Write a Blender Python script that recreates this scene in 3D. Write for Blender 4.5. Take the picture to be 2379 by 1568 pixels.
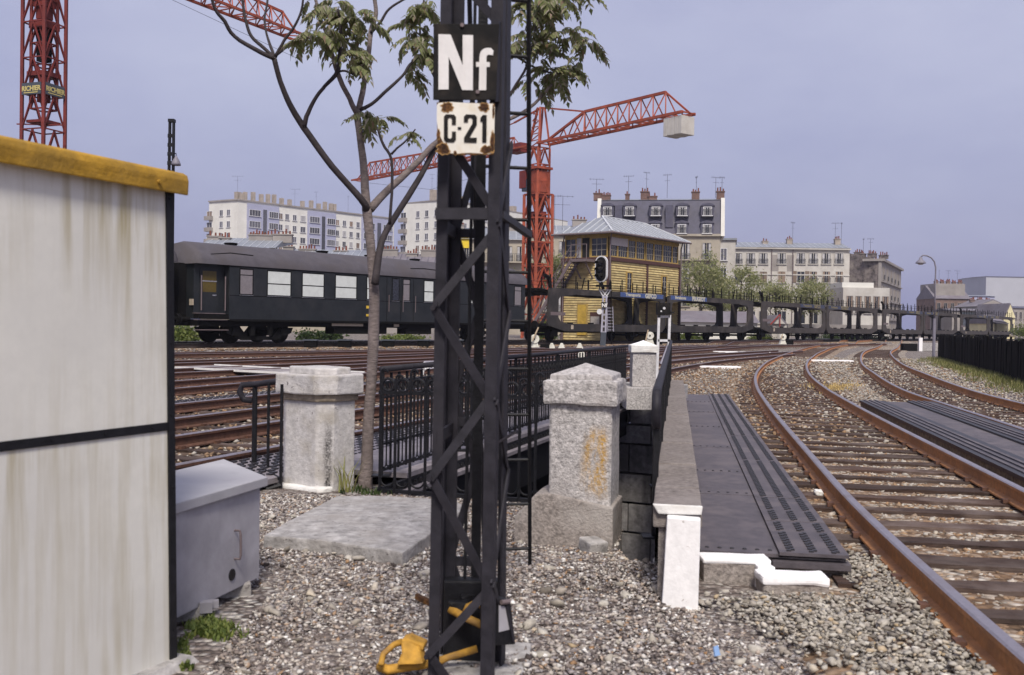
import bpy, bmesh, math, random
import numpy as np
from mathutils import Vector, Matrix, Euler, noise as mnoise
from mathutils.geometry import delaunay_2d_cdt
random.seed(7); rng = np.random.default_rng(7)
V = Vector; rad = math.radians
for o in list(bpy.data.objects): bpy.data.objects.remove(o)
S = bpy.context.scene; COL = S.collection

# ------------------------------------------------------------------ camera
EYE = 1.45; FPX = 2313.0
PITCH = math.atan(30 / FPX); ROLL = rad(0.9)
CAM = V((0, 0, EYE))
CR = (Matrix.Rotation(math.pi / 2 - PITCH, 3, 'X') @ Matrix.Rotation(ROLL, 3, 'Z'))
cam = bpy.data.objects.new('camera', bpy.data.cameras.new('camera')); COL.objects.link(cam)
cam.matrix_world = Matrix.Translation(CAM) @ CR.to_4x4()
cam.data.sensor_fit = 'HORIZONTAL'; cam.data.sensor_width = 36; cam.data.lens = 35
cam.data.clip_start = 0.05; cam.data.clip_end = 6000
cam.data.dof.use_dof = True; cam.data.dof.focus_distance = 34; cam.data.dof.aperture_fstop = 5.0
S.camera = cam

# ------------------------------------------------------------------ sky, sun, exposure
SUN_EL, SUN_AZ = rad(50), rad(174)          # azimuth clockwise from +Y (ahead): behind the camera
w = bpy.data.worlds.new('World'); S.world = w; w.use_nodes = True
nt = w.node_tree; nt.nodes.clear()
out = nt.nodes.new('ShaderNodeOutputWorld'); bg = nt.nodes.new('ShaderNodeBackground')
sky = nt.nodes.new('ShaderNodeTexSky'); sky.sky_type = 'NISHITA'; sky.sun_disc = False
sky.sun_elevation = SUN_EL; sky.sun_rotation = SUN_AZ; sky.dust_density = 4; sky.air_density = 1.2
tc = nt.nodes.new('ShaderNodeTexCoord')
ns = nt.nodes.new('ShaderNodeTexNoise'); ns.inputs['Scale'].default_value = 1.7; ns.inputs['Detail'].default_value = 7; ns.inputs['Roughness'].default_value = .55
mp = nt.nodes.new('ShaderNodeMapping'); mp.inputs['Scale'].default_value = (1, 1, 2.2)
nt.links.new(tc.outputs['Generated'], mp.inputs['Vector']); nt.links.new(mp.outputs['Vector'], ns.inputs['Vector'])
rmp = nt.nodes.new('ShaderNodeValToRGB')
rmp.color_ramp.elements[0].position = 0.0; rmp.color_ramp.elements[0].color = (1.86, 1.9, 3.2, 1)
rmp.color_ramp.elements[1].position = 0.62; rmp.color_ramp.elements[1].color = (3.3, 3.34, 4.4, 1)      # overcast: paler overhead than at the horizon
sep = nt.nodes.new('ShaderNodeSeparateXYZ'); nt.links.new(tc.outputs['Generated'], sep.inputs[0])
nadd = nt.nodes.new('ShaderNodeMath'); nadd.operation = 'MULTIPLY_ADD'; nadd.inputs[1].default_value = 1.35; nadd.inputs[2].default_value = -0.64; nt.links.new(ns.outputs['Fac'], nadd.inputs[0])
eadd = nt.nodes.new('ShaderNodeMath'); eadd.operation = 'ADD'; eadd.use_clamp = True; nt.links.new(sep.outputs['Z'], eadd.inputs[0]); nt.links.new(nadd.outputs[0], eadd.inputs[1])
nt.links.new(eadd.outputs[0], rmp.inputs['Fac'])
mx = nt.nodes.new('ShaderNodeMix'); mx.data_type = 'RGBA'; mx.inputs['Factor'].default_value = 0.86
nt.links.new(sky.outputs['Color'], mx.inputs['A']); nt.links.new(rmp.outputs['Color'], mx.inputs['B'])
nt.links.new(mx.outputs['Result'], bg.inputs['Color']); bg.inputs['Strength'].default_value = 0.10
nt.links.new(bg.outputs['Background'], out.inputs['Surface'])
sd = bpy.data.lights.new('sun', 'SUN'); sd.energy = 2.3; sd.angle = rad(14); sd.color = (1.0, 0.93, 0.82)
sun = bpy.data.objects.new('sun', sd); COL.objects.link(sun); sun.location = (-10, -20, 40)
sdir = V((math.sin(SUN_AZ) * math.cos(SUN_EL), math.cos(SUN_AZ) * math.cos(SUN_EL), math.sin(SUN_EL)))
sun.rotation_euler = sdir.to_track_quat('Z', 'Y').to_euler()
S.view_settings.view_transform = 'Standard'; S.view_settings.look = 'None'
S.view_settings.gamma = 1; S.view_settings.use_curve_mapping = False
S.view_settings.exposure = 0.74
S.render.engine = 'CYCLES'

# ------------------------------------------------------------------ helpers
def ray(px, py): return CR @ V((px - 1189.5, 784 - py, -FPX))
def at(px, py, Y): v = ray(px, py); return CAM + v * (Y / v.y)
def gr(px, py, z=0.0): v = ray(px, py); return CAM + v * ((z - EYE) / v.z)
RM = {}                                     # matrices of things, so that parts can be given in world coordinates
def tag(o, label, cat=None, group=None, kind=None):
    if label: o['label'] = label
    if cat: o['category'] = cat
    if group: o['group'] = group
    if kind: o['kind'] = kind
    return o
def root(name, loc, label, cat, rz=0.0, group=None):
    o = bpy.data.objects.new(name, None); COL.objects.link(o); o.empty_display_size = 0.2
    o.location = loc; o.rotation_euler = (0, 0, rz)
    RM[o.name] = Matrix.Translation(V(loc)) @ Matrix.Rotation(rz, 4, 'Z')
    return tag(o, label, cat, group)
def link(name, me, mats, parent=None):
    o = bpy.data.objects.new(name, me); COL.objects.link(o)
    for m in (mats if isinstance(mats, (list, tuple)) else [mats]):
        if len(me.materials) < (len(mats) if isinstance(mats, (list, tuple)) else 1): me.materials.append(m)
    if parent:
        o.parent = parent; RM[o.name] = RM[parent.name]
    return o
def copy_tree(src, loc=None, rz=None, label=None, group=None, parent=None):
    c = src.copy(); COL.objects.link(c); c.parent = parent
    if loc is not None: c.location = loc
    if rz is not None: c.rotation_euler = (0, 0, rz)
    RM[c.name] = Matrix.Translation(c.location) @ c.rotation_euler.to_matrix().to_4x4() if parent is None else RM[parent.name]
    if label: c['label'] = label
    if group: c['group'] = group
    for ch in [x for x in bpy.data.objects if x.parent == src]: copy_tree(ch, parent=c)
    return c
class MB:
    def __init__(s): s.v = []; s.f = []; s.m = []; s.mi = 0
    def add(s, vs, fs):
        n = len(s.v); s.v += [V(x) for x in vs]
        for f in fs: s.f.append([i + n for i in f]); s.m.append(s.mi)
        return s
    def box(s, c, d, R=None):
        c = V(c); x, y, z = [q / 2 for q in d]
        vs = [V((a * x, b * y, e * z)) for e in (-1, 1) for b in (-1, 1) for a in (-1, 1)]
        if R is not None: vs = [R @ q for q in vs]
        return s.add([c + q for q in vs], [(0, 2, 3, 1), (4, 5, 7, 6), (0, 1, 5, 4), (2, 6, 7, 3), (0, 4, 6, 2), (1, 3, 7, 5)])
    def b2(s, lo, hi): return s.box([(a + b) / 2 for a, b in zip(lo, hi)], [abs(b - a) for a, b in zip(lo, hi)])
    def beam(s, p0, p1, w, h, up=(0, 0, 1)):
        p0, p1, up = V(p0), V(p1), V(up); d = p1 - p0; L = d.length
        if L < 1e-6: return s
        x = d / L
        if abs(x.dot(up.normalized())) > .99: up = V((0, 1, 0)) if abs(x.y) < .9 else V((1, 0, 0))
        y = up.cross(x).normalized(); z = x.cross(y)
        return s.box((p0 + p1) / 2, (L, w, h), Matrix((x, y, z)).transposed())
    def tube(s, pts, r, n=8, cap=True):
        pts = [V(p) for p in pts]; k = len(pts); rs = r if isinstance(r, (list, tuple)) else [r] * k
        prev = None; vs = []; fs = []
        for i in range(k):
            t = (pts[min(i + 1, k - 1)] - pts[max(i - 1, 0)]).normalized()
            if prev is None:
                a = V((0, 0, 1)) if abs(t.z) < .9 else V((1, 0, 0)); u = t.cross(a).normalized()
            else: u = (prev - t * prev.dot(t)).normalized()
            prev = u; q = t.cross(u)
            for j in range(n):
                an = 2 * math.pi * j / n; vs.append(pts[i] + (u * math.cos(an) + q * math.sin(an)) * rs[i])
        for i in range(k - 1):
            for j in range(n):
                b = (j + 1) % n; fs.append((i * n + j, i * n + b, (i + 1) * n + b, (i + 1) * n + j))
        if cap: fs.append(tuple(range(n - 1, -1, -1))); fs.append(tuple((k - 1) * n + j for j in range(n)))
        return s.add(vs, fs)
    def prism(s, poly, off):
        poly = [V(p) for p in poly]; off = V(off); n = len(poly)
        fs = [tuple(range(n - 1, -1, -1)), tuple(range(n, 2 * n))] + [(i, (i + 1) % n, n + (i + 1) % n, n + i) for i in range(n)]
        return s.add(poly + [p + off for p in poly], fs)
    def lathe(s, prof, c, n=14):
        c = V(c); vs = []; fs = []
        for r, z in prof:
            for j in range(n): a = 2 * math.pi * j / n; vs.append(c + V((r * math.cos(a), r * math.sin(a), z)))
        for i in range(len(prof) - 1):
            for j in range(n): b = (j + 1) % n; fs.append((i * n + j, i * n + b, (i + 1) * n + b, (i + 1) * n + j))
        fs.append(tuple(range(n - 1, -1, -1))); fs.append(tuple((len(prof) - 1) * n + j for j in range(n)))
        return s.add(vs, fs)
    def wheel(s, c, r, wd, ax=(0, 1, 0), n=18):
        ax = V(ax).normalized(); return s.tube([V(c) - ax * wd / 2, V(c) + ax * wd / 2], r, n)
    def build(s, name, mats, parent=None, label=None, cat=None, group=None, kind=None, world=True, smooth=False, bevel=0, rough=None, fix=True):
        me = bpy.data.meshes.new(name); vs = s.v
        o = None
        if parent is not None and world:
            iv = RM[parent.name].inverted(); vs = [iv @ q for q in vs]
        org = V((0, 0, 0))
        if parent is None:
            a = np.array([tuple(q) for q in vs]); lo, hi = a.min(0), a.max(0)
            org = V(((lo[0] + hi[0]) / 2, (lo[1] + hi[1]) / 2, lo[2])); vs = [q - org for q in vs]
        me.from_pydata(vs, [], s.f)
        me.polygons.foreach_set('material_index', s.m)
        if fix or bevel or rough:
            bm = bmesh.new(); bm.from_mesh(me)
            if fix: bmesh.ops.recalc_face_normals(bm, faces=bm.faces)
            if bevel:
                bmesh.ops.remove_doubles(bm, verts=bm.verts, dist=1e-5)
                bmesh.ops.bevel(bm, geom=[e for e in bm.edges if len(e.link_faces) == 2 and e.calc_face_angle(0) > .3], offset=bevel, segments=2, profile=.6, affect='EDGES')
            if rough:
                amt, sc, cuts = rough
                if cuts: 
                    bmesh.ops.triangulate(bm, faces=[f for f in bm.faces if len(f.verts) > 4])
                    bmesh.ops.subdivide_edges(bm, edges=[e for e in bm.edges if e.calc_length() > .04], cuts=cuts, use_grid_fill=True)
                for q in bm.verts:
                    q.co += mnoise.noise_vector((q.co + org) * sc) * amt + mnoise.noise_vector((q.co + org) * sc * 4.1) * amt * .4
            bm.to_mesh(me); bm.free()
        if smooth: me.polygons.foreach_set('use_smooth', [True] * len(me.polygons))
        o = link(name, me, mats, parent); 
        if parent is None: o.location = org; RM[o.name] = Matrix.Translation(org)
        return tag(o, label, cat, group, kind)
def np_mesh(name, verts, faces):
    me = bpy.data.meshes.new(name); n, k = len(faces), faces.shape[1]
    me.vertices.add(len(verts)); me.vertices.foreach_set('co', np.ascontiguousarray(verts, np.float32).ravel())
    me.loops.add(n * k); me.loops.foreach_set('vertex_index', np.ascontiguousarray(faces, np.int32).ravel())
    me.polygons.add(n); me.polygons.foreach_set('loop_start', np.arange(0, n * k, k, dtype=np.int32))
    me.update(calc_edges=True); return me
_p = (1 + 5 ** .5) / 2
ICO = np.array([(-1, _p, 0), (1, _p, 0), (-1, -_p, 0), (1, -_p, 0), (0, -1, _p), (0, 1, _p), (0, -1, -_p), (0, 1, -_p), (_p, 0, -1), (_p, 0, 1), (-_p, 0, -1), (-_p, 0, 1)]) / 1.9
ICF = np.array([(0, 11, 5), (0, 5, 1), (0, 1, 7), (0, 7, 10), (0, 10, 11), (1, 5, 9), (5, 11, 4), (11, 10, 2), (10, 7, 6), (7, 1, 8), (3, 9, 4), (3, 4, 2), (3, 2, 6), (3, 6, 8), (3, 8, 9), (4, 9, 5), (2, 4, 11), (6, 2, 10), (8, 6, 7), (9, 8, 1)])
OCT = np.array([(1, 0, 0), (-1, 0, 0), (0, 1, 0), (0, -1, 0), (0, 0, 1), (0, 0, -1)], float); OCF = np.array([(0, 2, 4), (2, 1, 4), (1, 3, 4), (3, 0, 4), (2, 0, 5), (1, 2, 5), (3, 1, 5), (0, 3, 5)])
def stones(name, P, size, mat, parent=None, flat=.62, label=None, cat=None, small=False):
    """P (n,3) centres, size (n,) diameters: one mesh of angular stones"""
    n = len(P); q = rng.normal(size=(n, 4)); q /= np.linalg.norm(q, axis=1)[:, None]
    a, b, c, d = q.T
    R = np.stack([1 - 2 * (c * c + d * d), 2 * (b * c - a * d), 2 * (b * d + a * c), 2 * (b * c + a * d), 1 - 2 * (b * b + d * d), 2 * (c * d - a * b),
                  2 * (b * d - a * c), 2 * (c * d + a * b), 1 - 2 * (b * b + c * c)], 1).reshape(n, 3, 3)
    B_, F_ = (OCT * 1.12, OCF) if small else (ICO, ICF); nv = len(B_)
    base = B_[None] * (1 + rng.normal(0, .27, (n, nv, 1)).clip(-.5, .55)) + rng.normal(0, .12, (n, nv, 3)); sc = np.stack([np.ones(n), rng.uniform(.5, .95, n), rng.uniform(.35, .75, n)], 1)
    v = np.einsum('nij,nkj->nki', R, base * sc[:, None]) ; v[:, :, 2] *= flat
    v = v * (size / 2)[:, None, None] + P[:, None]
    f = (F_[None] + (np.arange(n) * nv)[:, None, None]).reshape(-1, 3)
    me = np_mesh(name, v.reshape(-1, 3), f); o = link(name, me, mat, parent); tag(o, label, None, None, 'stuff')
    return o

# ------------------------------------------------------------------ materials
MAT = {}
def mat(name, col, rough=.8, col2=None, patch=.5, pscale=1.5, var=.15, scale=12, bump=.0, bscale=40, metal=0, streak=None, st_amt=.5, st_scale=5, st_lo=.48, st_hi=.72, rnd=.0, spec=.3, hi=None, island=None, aniso=None, speck=None):
    """procedural: fine mottling (var), broad patches of col2, vertical run-off streaks (streak), brightness by object (rnd)"""
    if name in MAT: return MAT[name]
    m = bpy.data.materials.new(name); m.use_nodes = True; N = m.node_tree.nodes; Lk = m.node_tree.links; b = N['Principled BSDF']
    def nd(t, **k):
        x = N.new(t)
        for a, c in k.items(): x.inputs[a].default_value = c
        return x
    tcn = N.new('ShaderNodeTexCoord'); oi = N.new('ShaderNodeObjectInfo')
    wv = nd('ShaderNodeMath'); wv.operation = 'MULTIPLY'; wv.inputs[1].default_value = 37.0; Lk.new(oi.outputs['Random'], wv.inputs[0])
    def noi(sc, det=5, mapping=None, ro=.6):
        x = N.new('ShaderNodeTexNoise'); x.noise_dimensions = '4D'; x.inputs['Scale'].default_value = sc; x.inputs['Detail'].default_value = det; x.inputs['Roughness'].default_value = ro
        if mapping:
            mpn = N.new('ShaderNodeMapping'); mpn.inputs['Scale'].default_value = mapping; Lk.new(tcn.outputs['Object'], mpn.inputs['Vector']); Lk.new(mpn.outputs['Vector'], x.inputs['Vector'])
        else: Lk.new(tcn.outputs['Object'], x.inputs['Vector'])
        Lk.new(wv.outputs[0], x.inputs['W']); return x
    def ramp(src, lo, hi_):
        r = N.new('ShaderNodeMapRange'); r.inputs['From Min'].default_value = lo; r.inputs['From Max'].default_value = hi_; Lk.new(src, r.inputs['Value']); return r.outputs['Result']
    def mix(fac, A, B, mode='MIX'):
        x = N.new('ShaderNodeMix'); x.data_type = 'RGBA'; x.blend_type = mode
        for nme, val in (('Factor', fac), ('A', A), ('B', B)):
            s = [i for i in x.inputs if i.name == nme and (i.type == 'RGBA' if nme != 'Factor' else i.type == 'VALUE')][0]
            if hasattr(val, 'is_linked') or hasattr(val, 'links'): Lk.new(val, s)
            else: s.default_value = val if nme == 'Factor' else (*val[:3], 1)
        return [o for o in x.outputs if o.type == 'RGBA'][0]
    c = tuple(col)
    if island:                                  # colour chosen per stone / leaf
        g = N.new('ShaderNodeNewGeometry'); cr = N.new('ShaderNodeValToRGB'); el = cr.color_ramp.elements
        while len(el) < len(island): el.new(.5)
        for i, (p, cc) in enumerate(island): el[i].position = p; el[i].color = (*cc, 1)
        Lk.new(g.outputs['Random Per Island'], cr.inputs['Fac']); cur = cr.outputs['Color']
    else: cur = mix(0.0, c, c)
    n1 = noi(scale, 6, aniso)
    dark = mix(1.0, cur, (1 - var * 1.6,) * 3, 'MULTIPLY'); lite = mix(1.0, cur, (1 + var,) * 3, 'MULTIPLY')
    cur = mix(ramp(n1.outputs['Fac'], .3, .7), dark, lite)
    if col2:
        n2 = noi(pscale, 6); cur = mix(ramp(n2.outputs['Fac'], .62 - patch * .3, .78 - patch * .2), cur, col2)
    if streak:
        n3 = noi(st_scale, 4, (1, 1, .06)); n4 = noi(.9, 2)
        mul = N.new('ShaderNodeMath'); mul.operation = 'MULTIPLY'; Lk.new(ramp(n3.outputs['Fac'], st_lo, st_hi), mul.inputs[0]); Lk.new(ramp(n4.outputs['Fac'], .3, .65), mul.inputs[1])
        mu2 = N.new('ShaderNodeMath'); mu2.operation = 'MULTIPLY'; mu2.inputs[1].default_value = st_amt; Lk.new(mul.outputs[0], mu2.inputs[0])
        cur = mix(mu2.outputs[0], cur, streak)
    if speck:                                   # pits and spots: (colour, scale, coverage)
        n6 = noi(speck[1], 3, None, .7); cur = mix(ramp(n6.outputs['Fac'], .72 - speck[2] * .2, .76 - speck[2] * .2), cur, speck[0])
    if rnd:
        rr = N.new('ShaderNodeMapRange'); rr.inputs['To Min'].default_value = 1 - rnd; rr.inputs['To Max'].default_value = 1 + rnd; Lk.new(oi.outputs['Random'], rr.inputs['Value'])
        hs = N.new('ShaderNodeHueSaturation'); Lk.new(rr.outputs['Result'], hs.inputs['Value']); Lk.new(cur, hs.inputs['Color']); cur = hs.outputs['Color']
    Lk.new(cur, b.inputs['Base Color'])
    b.inputs['Metallic'].default_value = metal; b.inputs['Specular IOR Level'].default_value = spec
    rm_ = N.new('ShaderNodeMapRange'); rm_.inputs['To Min'].default_value = max(0, rough - .12); rm_.inputs['To Max'].default_value = min(1, rough + .12); Lk.new(n1.outputs['Fac'], rm_.inputs['Value']); Lk.new(rm_.outputs['Result'], b.inputs['Roughness'])
    if bump:
        n5 = noi(bscale, 5, aniso); bp = N.new('ShaderNodeBump'); bp.inputs['Strength'].default_value = bump; bp.inputs['Distance'].default_value = .02
        Lk.new(n5.outputs['Fac'], bp.inputs['Height']); Lk.new(bp.outputs['Normal'], b.inputs['Normal'])
    MAT[name] = m; return m
STONEMIX = [(0, (.07, .057, .055)), (.18, (.18, .15, .14)), (.36, (.32, .27, .24)), (.52, (.28, .26, .27)), (.66, (.45, .4, .35)), (.8, (.58, .55, .52)), (.9, (.3, .17, .08)), (.93, (.62, .6, .57)), (1, (.8, .78, .76))]
BALMIX = [(0, (.15, .13, .11)), (.25, (.32, .29, .25)), (.5, (.44, .41, .36)), (.7, (.3, .265, .23)), (.85, (.5, .47, .42)), (.95, (.4, .3, .18)), (1, (.6, .58, .54))]
RUSTMIX = [(0, (.1, .07, .05)), (.25, (.22, .145, .09)), (.5, (.33, .21, .12)), (.72, (.28, .21, .155)), (.9, (.38, .32, .26)), (1, (.52, .47, .41))]
mat('pebbles', (.3, .3, .3), .9, island=STONEMIX, var=.25, scale=60, spec=.15)
mat('ballast', (.3, .3, .3), .85, island=BALMIX, var=.2, scale=40)
mat('rusty_ballast', (.3, .3, .3), .9, island=RUSTMIX, var=.25, scale=40)
def gravel(name, ramp_, scale, bump=1.0, patch=None):
    m = bpy.data.materials.new(name); m.use_nodes = True; N = m.node_tree.nodes; L = m.node_tree.links; b = N['Principled BSDF']
    tcn = N.new('ShaderNodeTexCoord'); vo = N.new('ShaderNodeTexVoronoi'); vo.inputs['Scale'].default_value = scale; vo.inputs['Randomness'].default_value = 1
    L.new(tcn.outputs['Object'], vo.inputs['Vector']); sep = N.new('ShaderNodeSeparateColor'); L.new(vo.outputs['Color'], sep.inputs[0])
    cr = N.new('ShaderNodeValToRGB'); el = cr.color_ramp.elements
    while len(el) < len(ramp_): el.new(.5)
    for i, (p, cc) in enumerate(ramp_): el[i].position = p; el[i].color = (*cc, 1)
    L.new(sep.outputs[0], cr.inputs['Fac']); cur = cr.outputs['Color']
    ds = N.new('ShaderNodeMapRange'); ds.inputs['From Min'].default_value = .35; ds.inputs['From Max'].default_value = .75; ds.inputs['To Min'].default_value = 1; ds.inputs['To Max'].default_value = .35; L.new(vo.outputs['Distance'], ds.inputs['Value'])
    mx_ = N.new('ShaderNodeMix'); mx_.data_type = 'RGBA'; mx_.blend_type = 'MULTIPLY'; mx_.inputs['Factor'].default_value = .8; L.new(cur, mx_.inputs['A']); L.new(ds.outputs['Result'], mx_.inputs['B']); cur = mx_.outputs['Result']
    if patch:
        nz = N.new('ShaderNodeTexNoise'); nz.inputs['Scale'].default_value = .9; nz.inputs['Detail'].default_value = 6; L.new(tcn.outputs['Object'], nz.inputs['Vector'])
        mr_ = N.new('ShaderNodeMapRange'); mr_.inputs['From Min'].default_value = .42; mr_.inputs['From Max'].default_value = .65; mr_.inputs['To Max'].default_value = .7; L.new(nz.outputs['Fac'], mr_.inputs['Value'])
        mp2 = N.new('ShaderNodeMix'); mp2.data_type = 'RGBA'; L.new(mr_.outputs['Result'], mp2.inputs['Factor']); L.new(cur, mp2.inputs['A']); mp2.inputs['B'].default_value = (*patch, 1); cur = mp2.outputs['Result']
    L.new(cur, b.inputs['Base Color']); b.inputs['Roughness'].default_value = .95; b.inputs['Specular IOR Level'].default_value = .1
    bp = N.new('ShaderNodeBump'); bp.invert = True; bp.inputs['Strength'].default_value = bump; bp.inputs['Distance'].default_value = .03; L.new(vo.outputs['Distance'], bp.inputs['Height']); L.new(bp.outputs['Normal'], b.inputs['Normal'])
    MAT[name] = m
gravel('earth', [(0, (.07, .055, .052)), (.3, (.17, .14, .132)), (.6, (.29, .255, .24)), (.85, (.42, .39, .37)), (1, (.6, .58, .54))], 26, 1, (.2, .165, .145))
gravel('bed', [(0, (.1, .07, .05)), (.3, (.24, .17, .12)), (.55, (.36, .28, .21)), (.8, (.46, .41, .35)), (1, (.65, .6, .54))], 17, 1, (.2, .12, .07))
gravel('bed_dark', [(0, (.05, .038, .032)), (.3, (.12, .088, .07)), (.6, (.2, .155, .125)), (.85, (.3, .26, .23)), (1, (.5, .46, .42))], 17, 1, (.11, .07, .05))
gravel('bed_grey', [(0, (.1, .08, .065)), (.3, (.24, .2, .17)), (.55, (.38, .34, .3)), (.8, (.48, .45, .4)), (1, (.65, .62, .57))], 17, 1, (.24, .16, .1))
mat('rust', (.42, .19, .07), .68, col2=(.27, .125, .055), patch=.55, pscale=3, var=.25, scale=25, bump=.25, bscale=60, spec=.4)
mat('old_rust', (.12, .06, .042), .7, col2=(.09, .05, .035), patch=.5, pscale=3, var=.3, scale=20)
mat('rail_head', (.36, .32, .34), .33, col2=(.27, .2, .17), patch=.45, pscale=4, var=.15, scale=40, metal=.75, spec=.5)
mat('rail_steel', (.4, .39, .4), .25, metal=.9, var=.1)
mat('dark_rail', (.035, .026, .024), .6, var=.2)
mat('sleeper', (.07, .043, .034), .9, col2=(.15, .115, .1), patch=.5, pscale=2, var=.45, scale=9, bump=.6, bscale=25, rnd=.3, aniso=(.35, 5, 5))
mat('black_paint', (.025, .0235, .031), .6, var=.3, scale=14, bump=.12, bscale=90, col2=(.033, .03, .036), patch=.4, pscale=5, spec=.22)
mat('black_iron', (.011, .011, .014), .5, var=.3, scale=30, bump=.2, bscale=120, spec=.25)
mat('shed_white', (.70, .69, .645), .5, speck=((.3, .27, .22), 7, -.02), var=.03, scale=25, streak=(.34, .285, .15), st_amt=.9, st_scale=17, col2=(.6, .59, .56), patch=.5, pscale=.7, st_lo=.46, st_hi=.68)
mat('shed_yellow', (.46, .265, .04), .85, var=.25, scale=9, col2=(.19, .125, .04), patch=.75, spec=.1, pscale=3.2, bump=.25)
mat('grey_box', (.36, .35, .385), .65, var=.12, scale=7, col2=(.25, .24, .27), patch=.4, pscale=2.5, streak=(.17, .165, .18), st_amt=.35, bump=.08, bscale=80)
mat('pale_stone', (.53, .51, .505), .88, speck=((.16, .14, .14), 22, .42), var=.16, scale=18, col2=(.38, .35, .31), patch=.45, pscale=4, bump=.4, bscale=45, streak=(.09, .08, .075), st_amt=.55, st_scale=6)
mat('grey_stone', (.50, .475, .47), .92, speck=((.2, .18, .18), 34, .42), var=.4, scale=42, col2=(.40, .37, .36), patch=.45, pscale=3.5, bump=.7, bscale=70, streak=(.14, .12, .11), st_amt=.3, st_scale=5)
mat('brown_stone', (.30, .265, .245), .92, var=.35, scale=38, col2=(.38, .35, .33), patch=.4, pscale=2.5, bump=.6, bscale=60)
mat('ochre_lichen', (.50, .30, .035), .9, var=.35, scale=40)
mat('coping', (.205, .178, .165), .9, speck=((.3, .28, .26), 90, .4), var=.3, scale=26, col2=(.27, .24, .225), patch=.4, pscale=1.8, bump=.5, bscale=50)
mat('concrete', (.38, .365, .36), .9, speck=((.17, .155, .15), 30, .5), var=.34, scale=14, col2=(.3, .28, .265), patch=.55, pscale=3, bump=.6, bscale=35)
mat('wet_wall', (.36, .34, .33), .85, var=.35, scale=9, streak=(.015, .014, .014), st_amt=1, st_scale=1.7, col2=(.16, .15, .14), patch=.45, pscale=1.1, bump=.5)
mat('shade_black', (.02, .019, .019), .9)  # near black: shade of the deep pit and the doorway put into the colour
mat('white_paint', (.84, .83, .84), .7, speck=((.5, .47, .45), 26, .3), var=.06, scale=30, bump=.15)
mat('worn_white', (.74, .73, .71), .75, var=.12, scale=12, col2=(.5, .47, .43), patch=.35, pscale=6, bump=.3)
mat('plate', (.088, .076, .086), .62, var=.22, scale=10, col2=(.13, .11, .115), patch=.5, pscale=2.5, bump=.15, bscale=80, spec=.45)
mat('plate_dark', (.026, .024, .029), .5, var=.2, scale=14, spec=.45)
mat('enamel_black', (.011, .0105, .011), .6, spec=.12, var=.2, col2=(.03, .025, .022), patch=.4, pscale=9)
mat('enamel_white', (.72, .69, .62), .4, var=.05, col2=(.62, .55, .42), patch=.25, pscale=14)
mat('letter_white', (.68, .665, .66), .45, var=.05, scale=30, streak=(.4, .3, .17), st_amt=.35, st_scale=20)
mat('rust_patch', (.065, .03, .015), .9, var=.5, scale=60, col2=(.2, .09, .025), patch=.45, pscale=40, bump=.5, bscale=120)
mat('cast_yellow', (.47, .255, .04), .7, var=.3, scale=18, col2=(.24, .14, .05), patch=.55, pscale=12, bump=.3, bscale=50)
mat('coach_paint', (.0145, .0175, .021), .5, var=.2, scale=3, col2=(.025, .026, .029), patch=.5, pscale=1.2, spec=.35)
mat('coach_roof', (.082, .075, .088), .75, var=.14, scale=2.5, col2=(.075, .065, .068), patch=.5, pscale=.8)
mat('underframe', (.008, .0077, .008), .9, var=.3, spec=.1)
mat('blind', (.6, .63, .62), .5, var=.06, scale=5)
mat('dull_pane', (.2, .18, .19), .2, var=.1, spec=.6)
mat('yellow_pane', (.10, .072, .018), .35, var=.1)
mat('chrome', (.55, .55, .55), .3, metal=.9)
mat('plate_cream', (.45, .38, .3), .7)
mat('wagon', (.034, .031, .031), .72, var=.22, scale=3, col2=(.075, .064, .06), patch=.5, pscale=.9, streak=(.035, .028, .026), st_amt=.5, st_scale=2)
mat('wagon_brown', (.056, .048, .046), .75, var=.22, scale=3, col2=(.07, .06, .057), patch=.5, pscale=.9)
mat('wagon_blue', (.06, .095, .24), .6, var=.15, scale=5)
mat('letter_cream', (.5, .48, .4), .6, var=.1)
mat('letter_dim', (.2, .165, .09), .6, var=.2)
mat('wagon_dim_blue', (.05, .06, .105), .65, var=.2, scale=4)
mat('letter_gold', (.52, .44, .17), .6, var=.1)
mat('sign_slate', (.065, .075, .095), .6, var=.15, scale=2)
mat('crane_red', (.32, .07, .036), .65, var=.25, scale=1.5, col2=(.22, .055, .036), patch=.4, pscale=.8)
mat('crane_dark_red', (.17, .03, .026), .65, var=.2, scale=1.5)
mat('ballast_block', (.5, .48, .45), .85, var=.1, scale=1.5, streak=(.35, .3, .25), st_amt=.4, st_scale=2)
mat('boards', (.57, .455, .215), .8, var=.2, scale=2.5, col2=(.49, .375, .175), patch=.45, pscale=.6, streak=(.22, .11, .05), st_amt=.8, st_scale=1.6, rnd=.16)
mat('brown_paint', (.085, .04, .035), .7, var=.2)
mat('ochre_frame', (.42, .29, .09), .7, var=.2, scale=4)
mat('steel_grey', (.16, .125, .13), .6, var=.15)
mat('zinc', (.27, .29, .325), .5, var=.12, scale=1.2, col2=(.21, .225, .26), patch=.5, pscale=.5, metal=.2)
mat('slate', (.082, .08, .118), .6, var=.2, scale=1.6, col2=(.105, .098, .125), patch=.5, pscale=.35)
mat('roof_slate', (.19, .175, .2), .7, var=.2, scale=1.6, col2=(.15, .13, .15), patch=.5, pscale=.4)
mat('white_render', (.68, .67, .63), .85, var=.05, scale=.6, streak=(.5, .48, .45), st_amt=.4, st_scale=.5)
mat('lilac_panel', (.36, .37, .5), .8, var=.05, scale=.6)
mat('cream_stone', (.39, .35, .29), .88, var=.12, scale=.8, streak=(.25, .21, .17), st_amt=.6, st_scale=.5)
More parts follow.
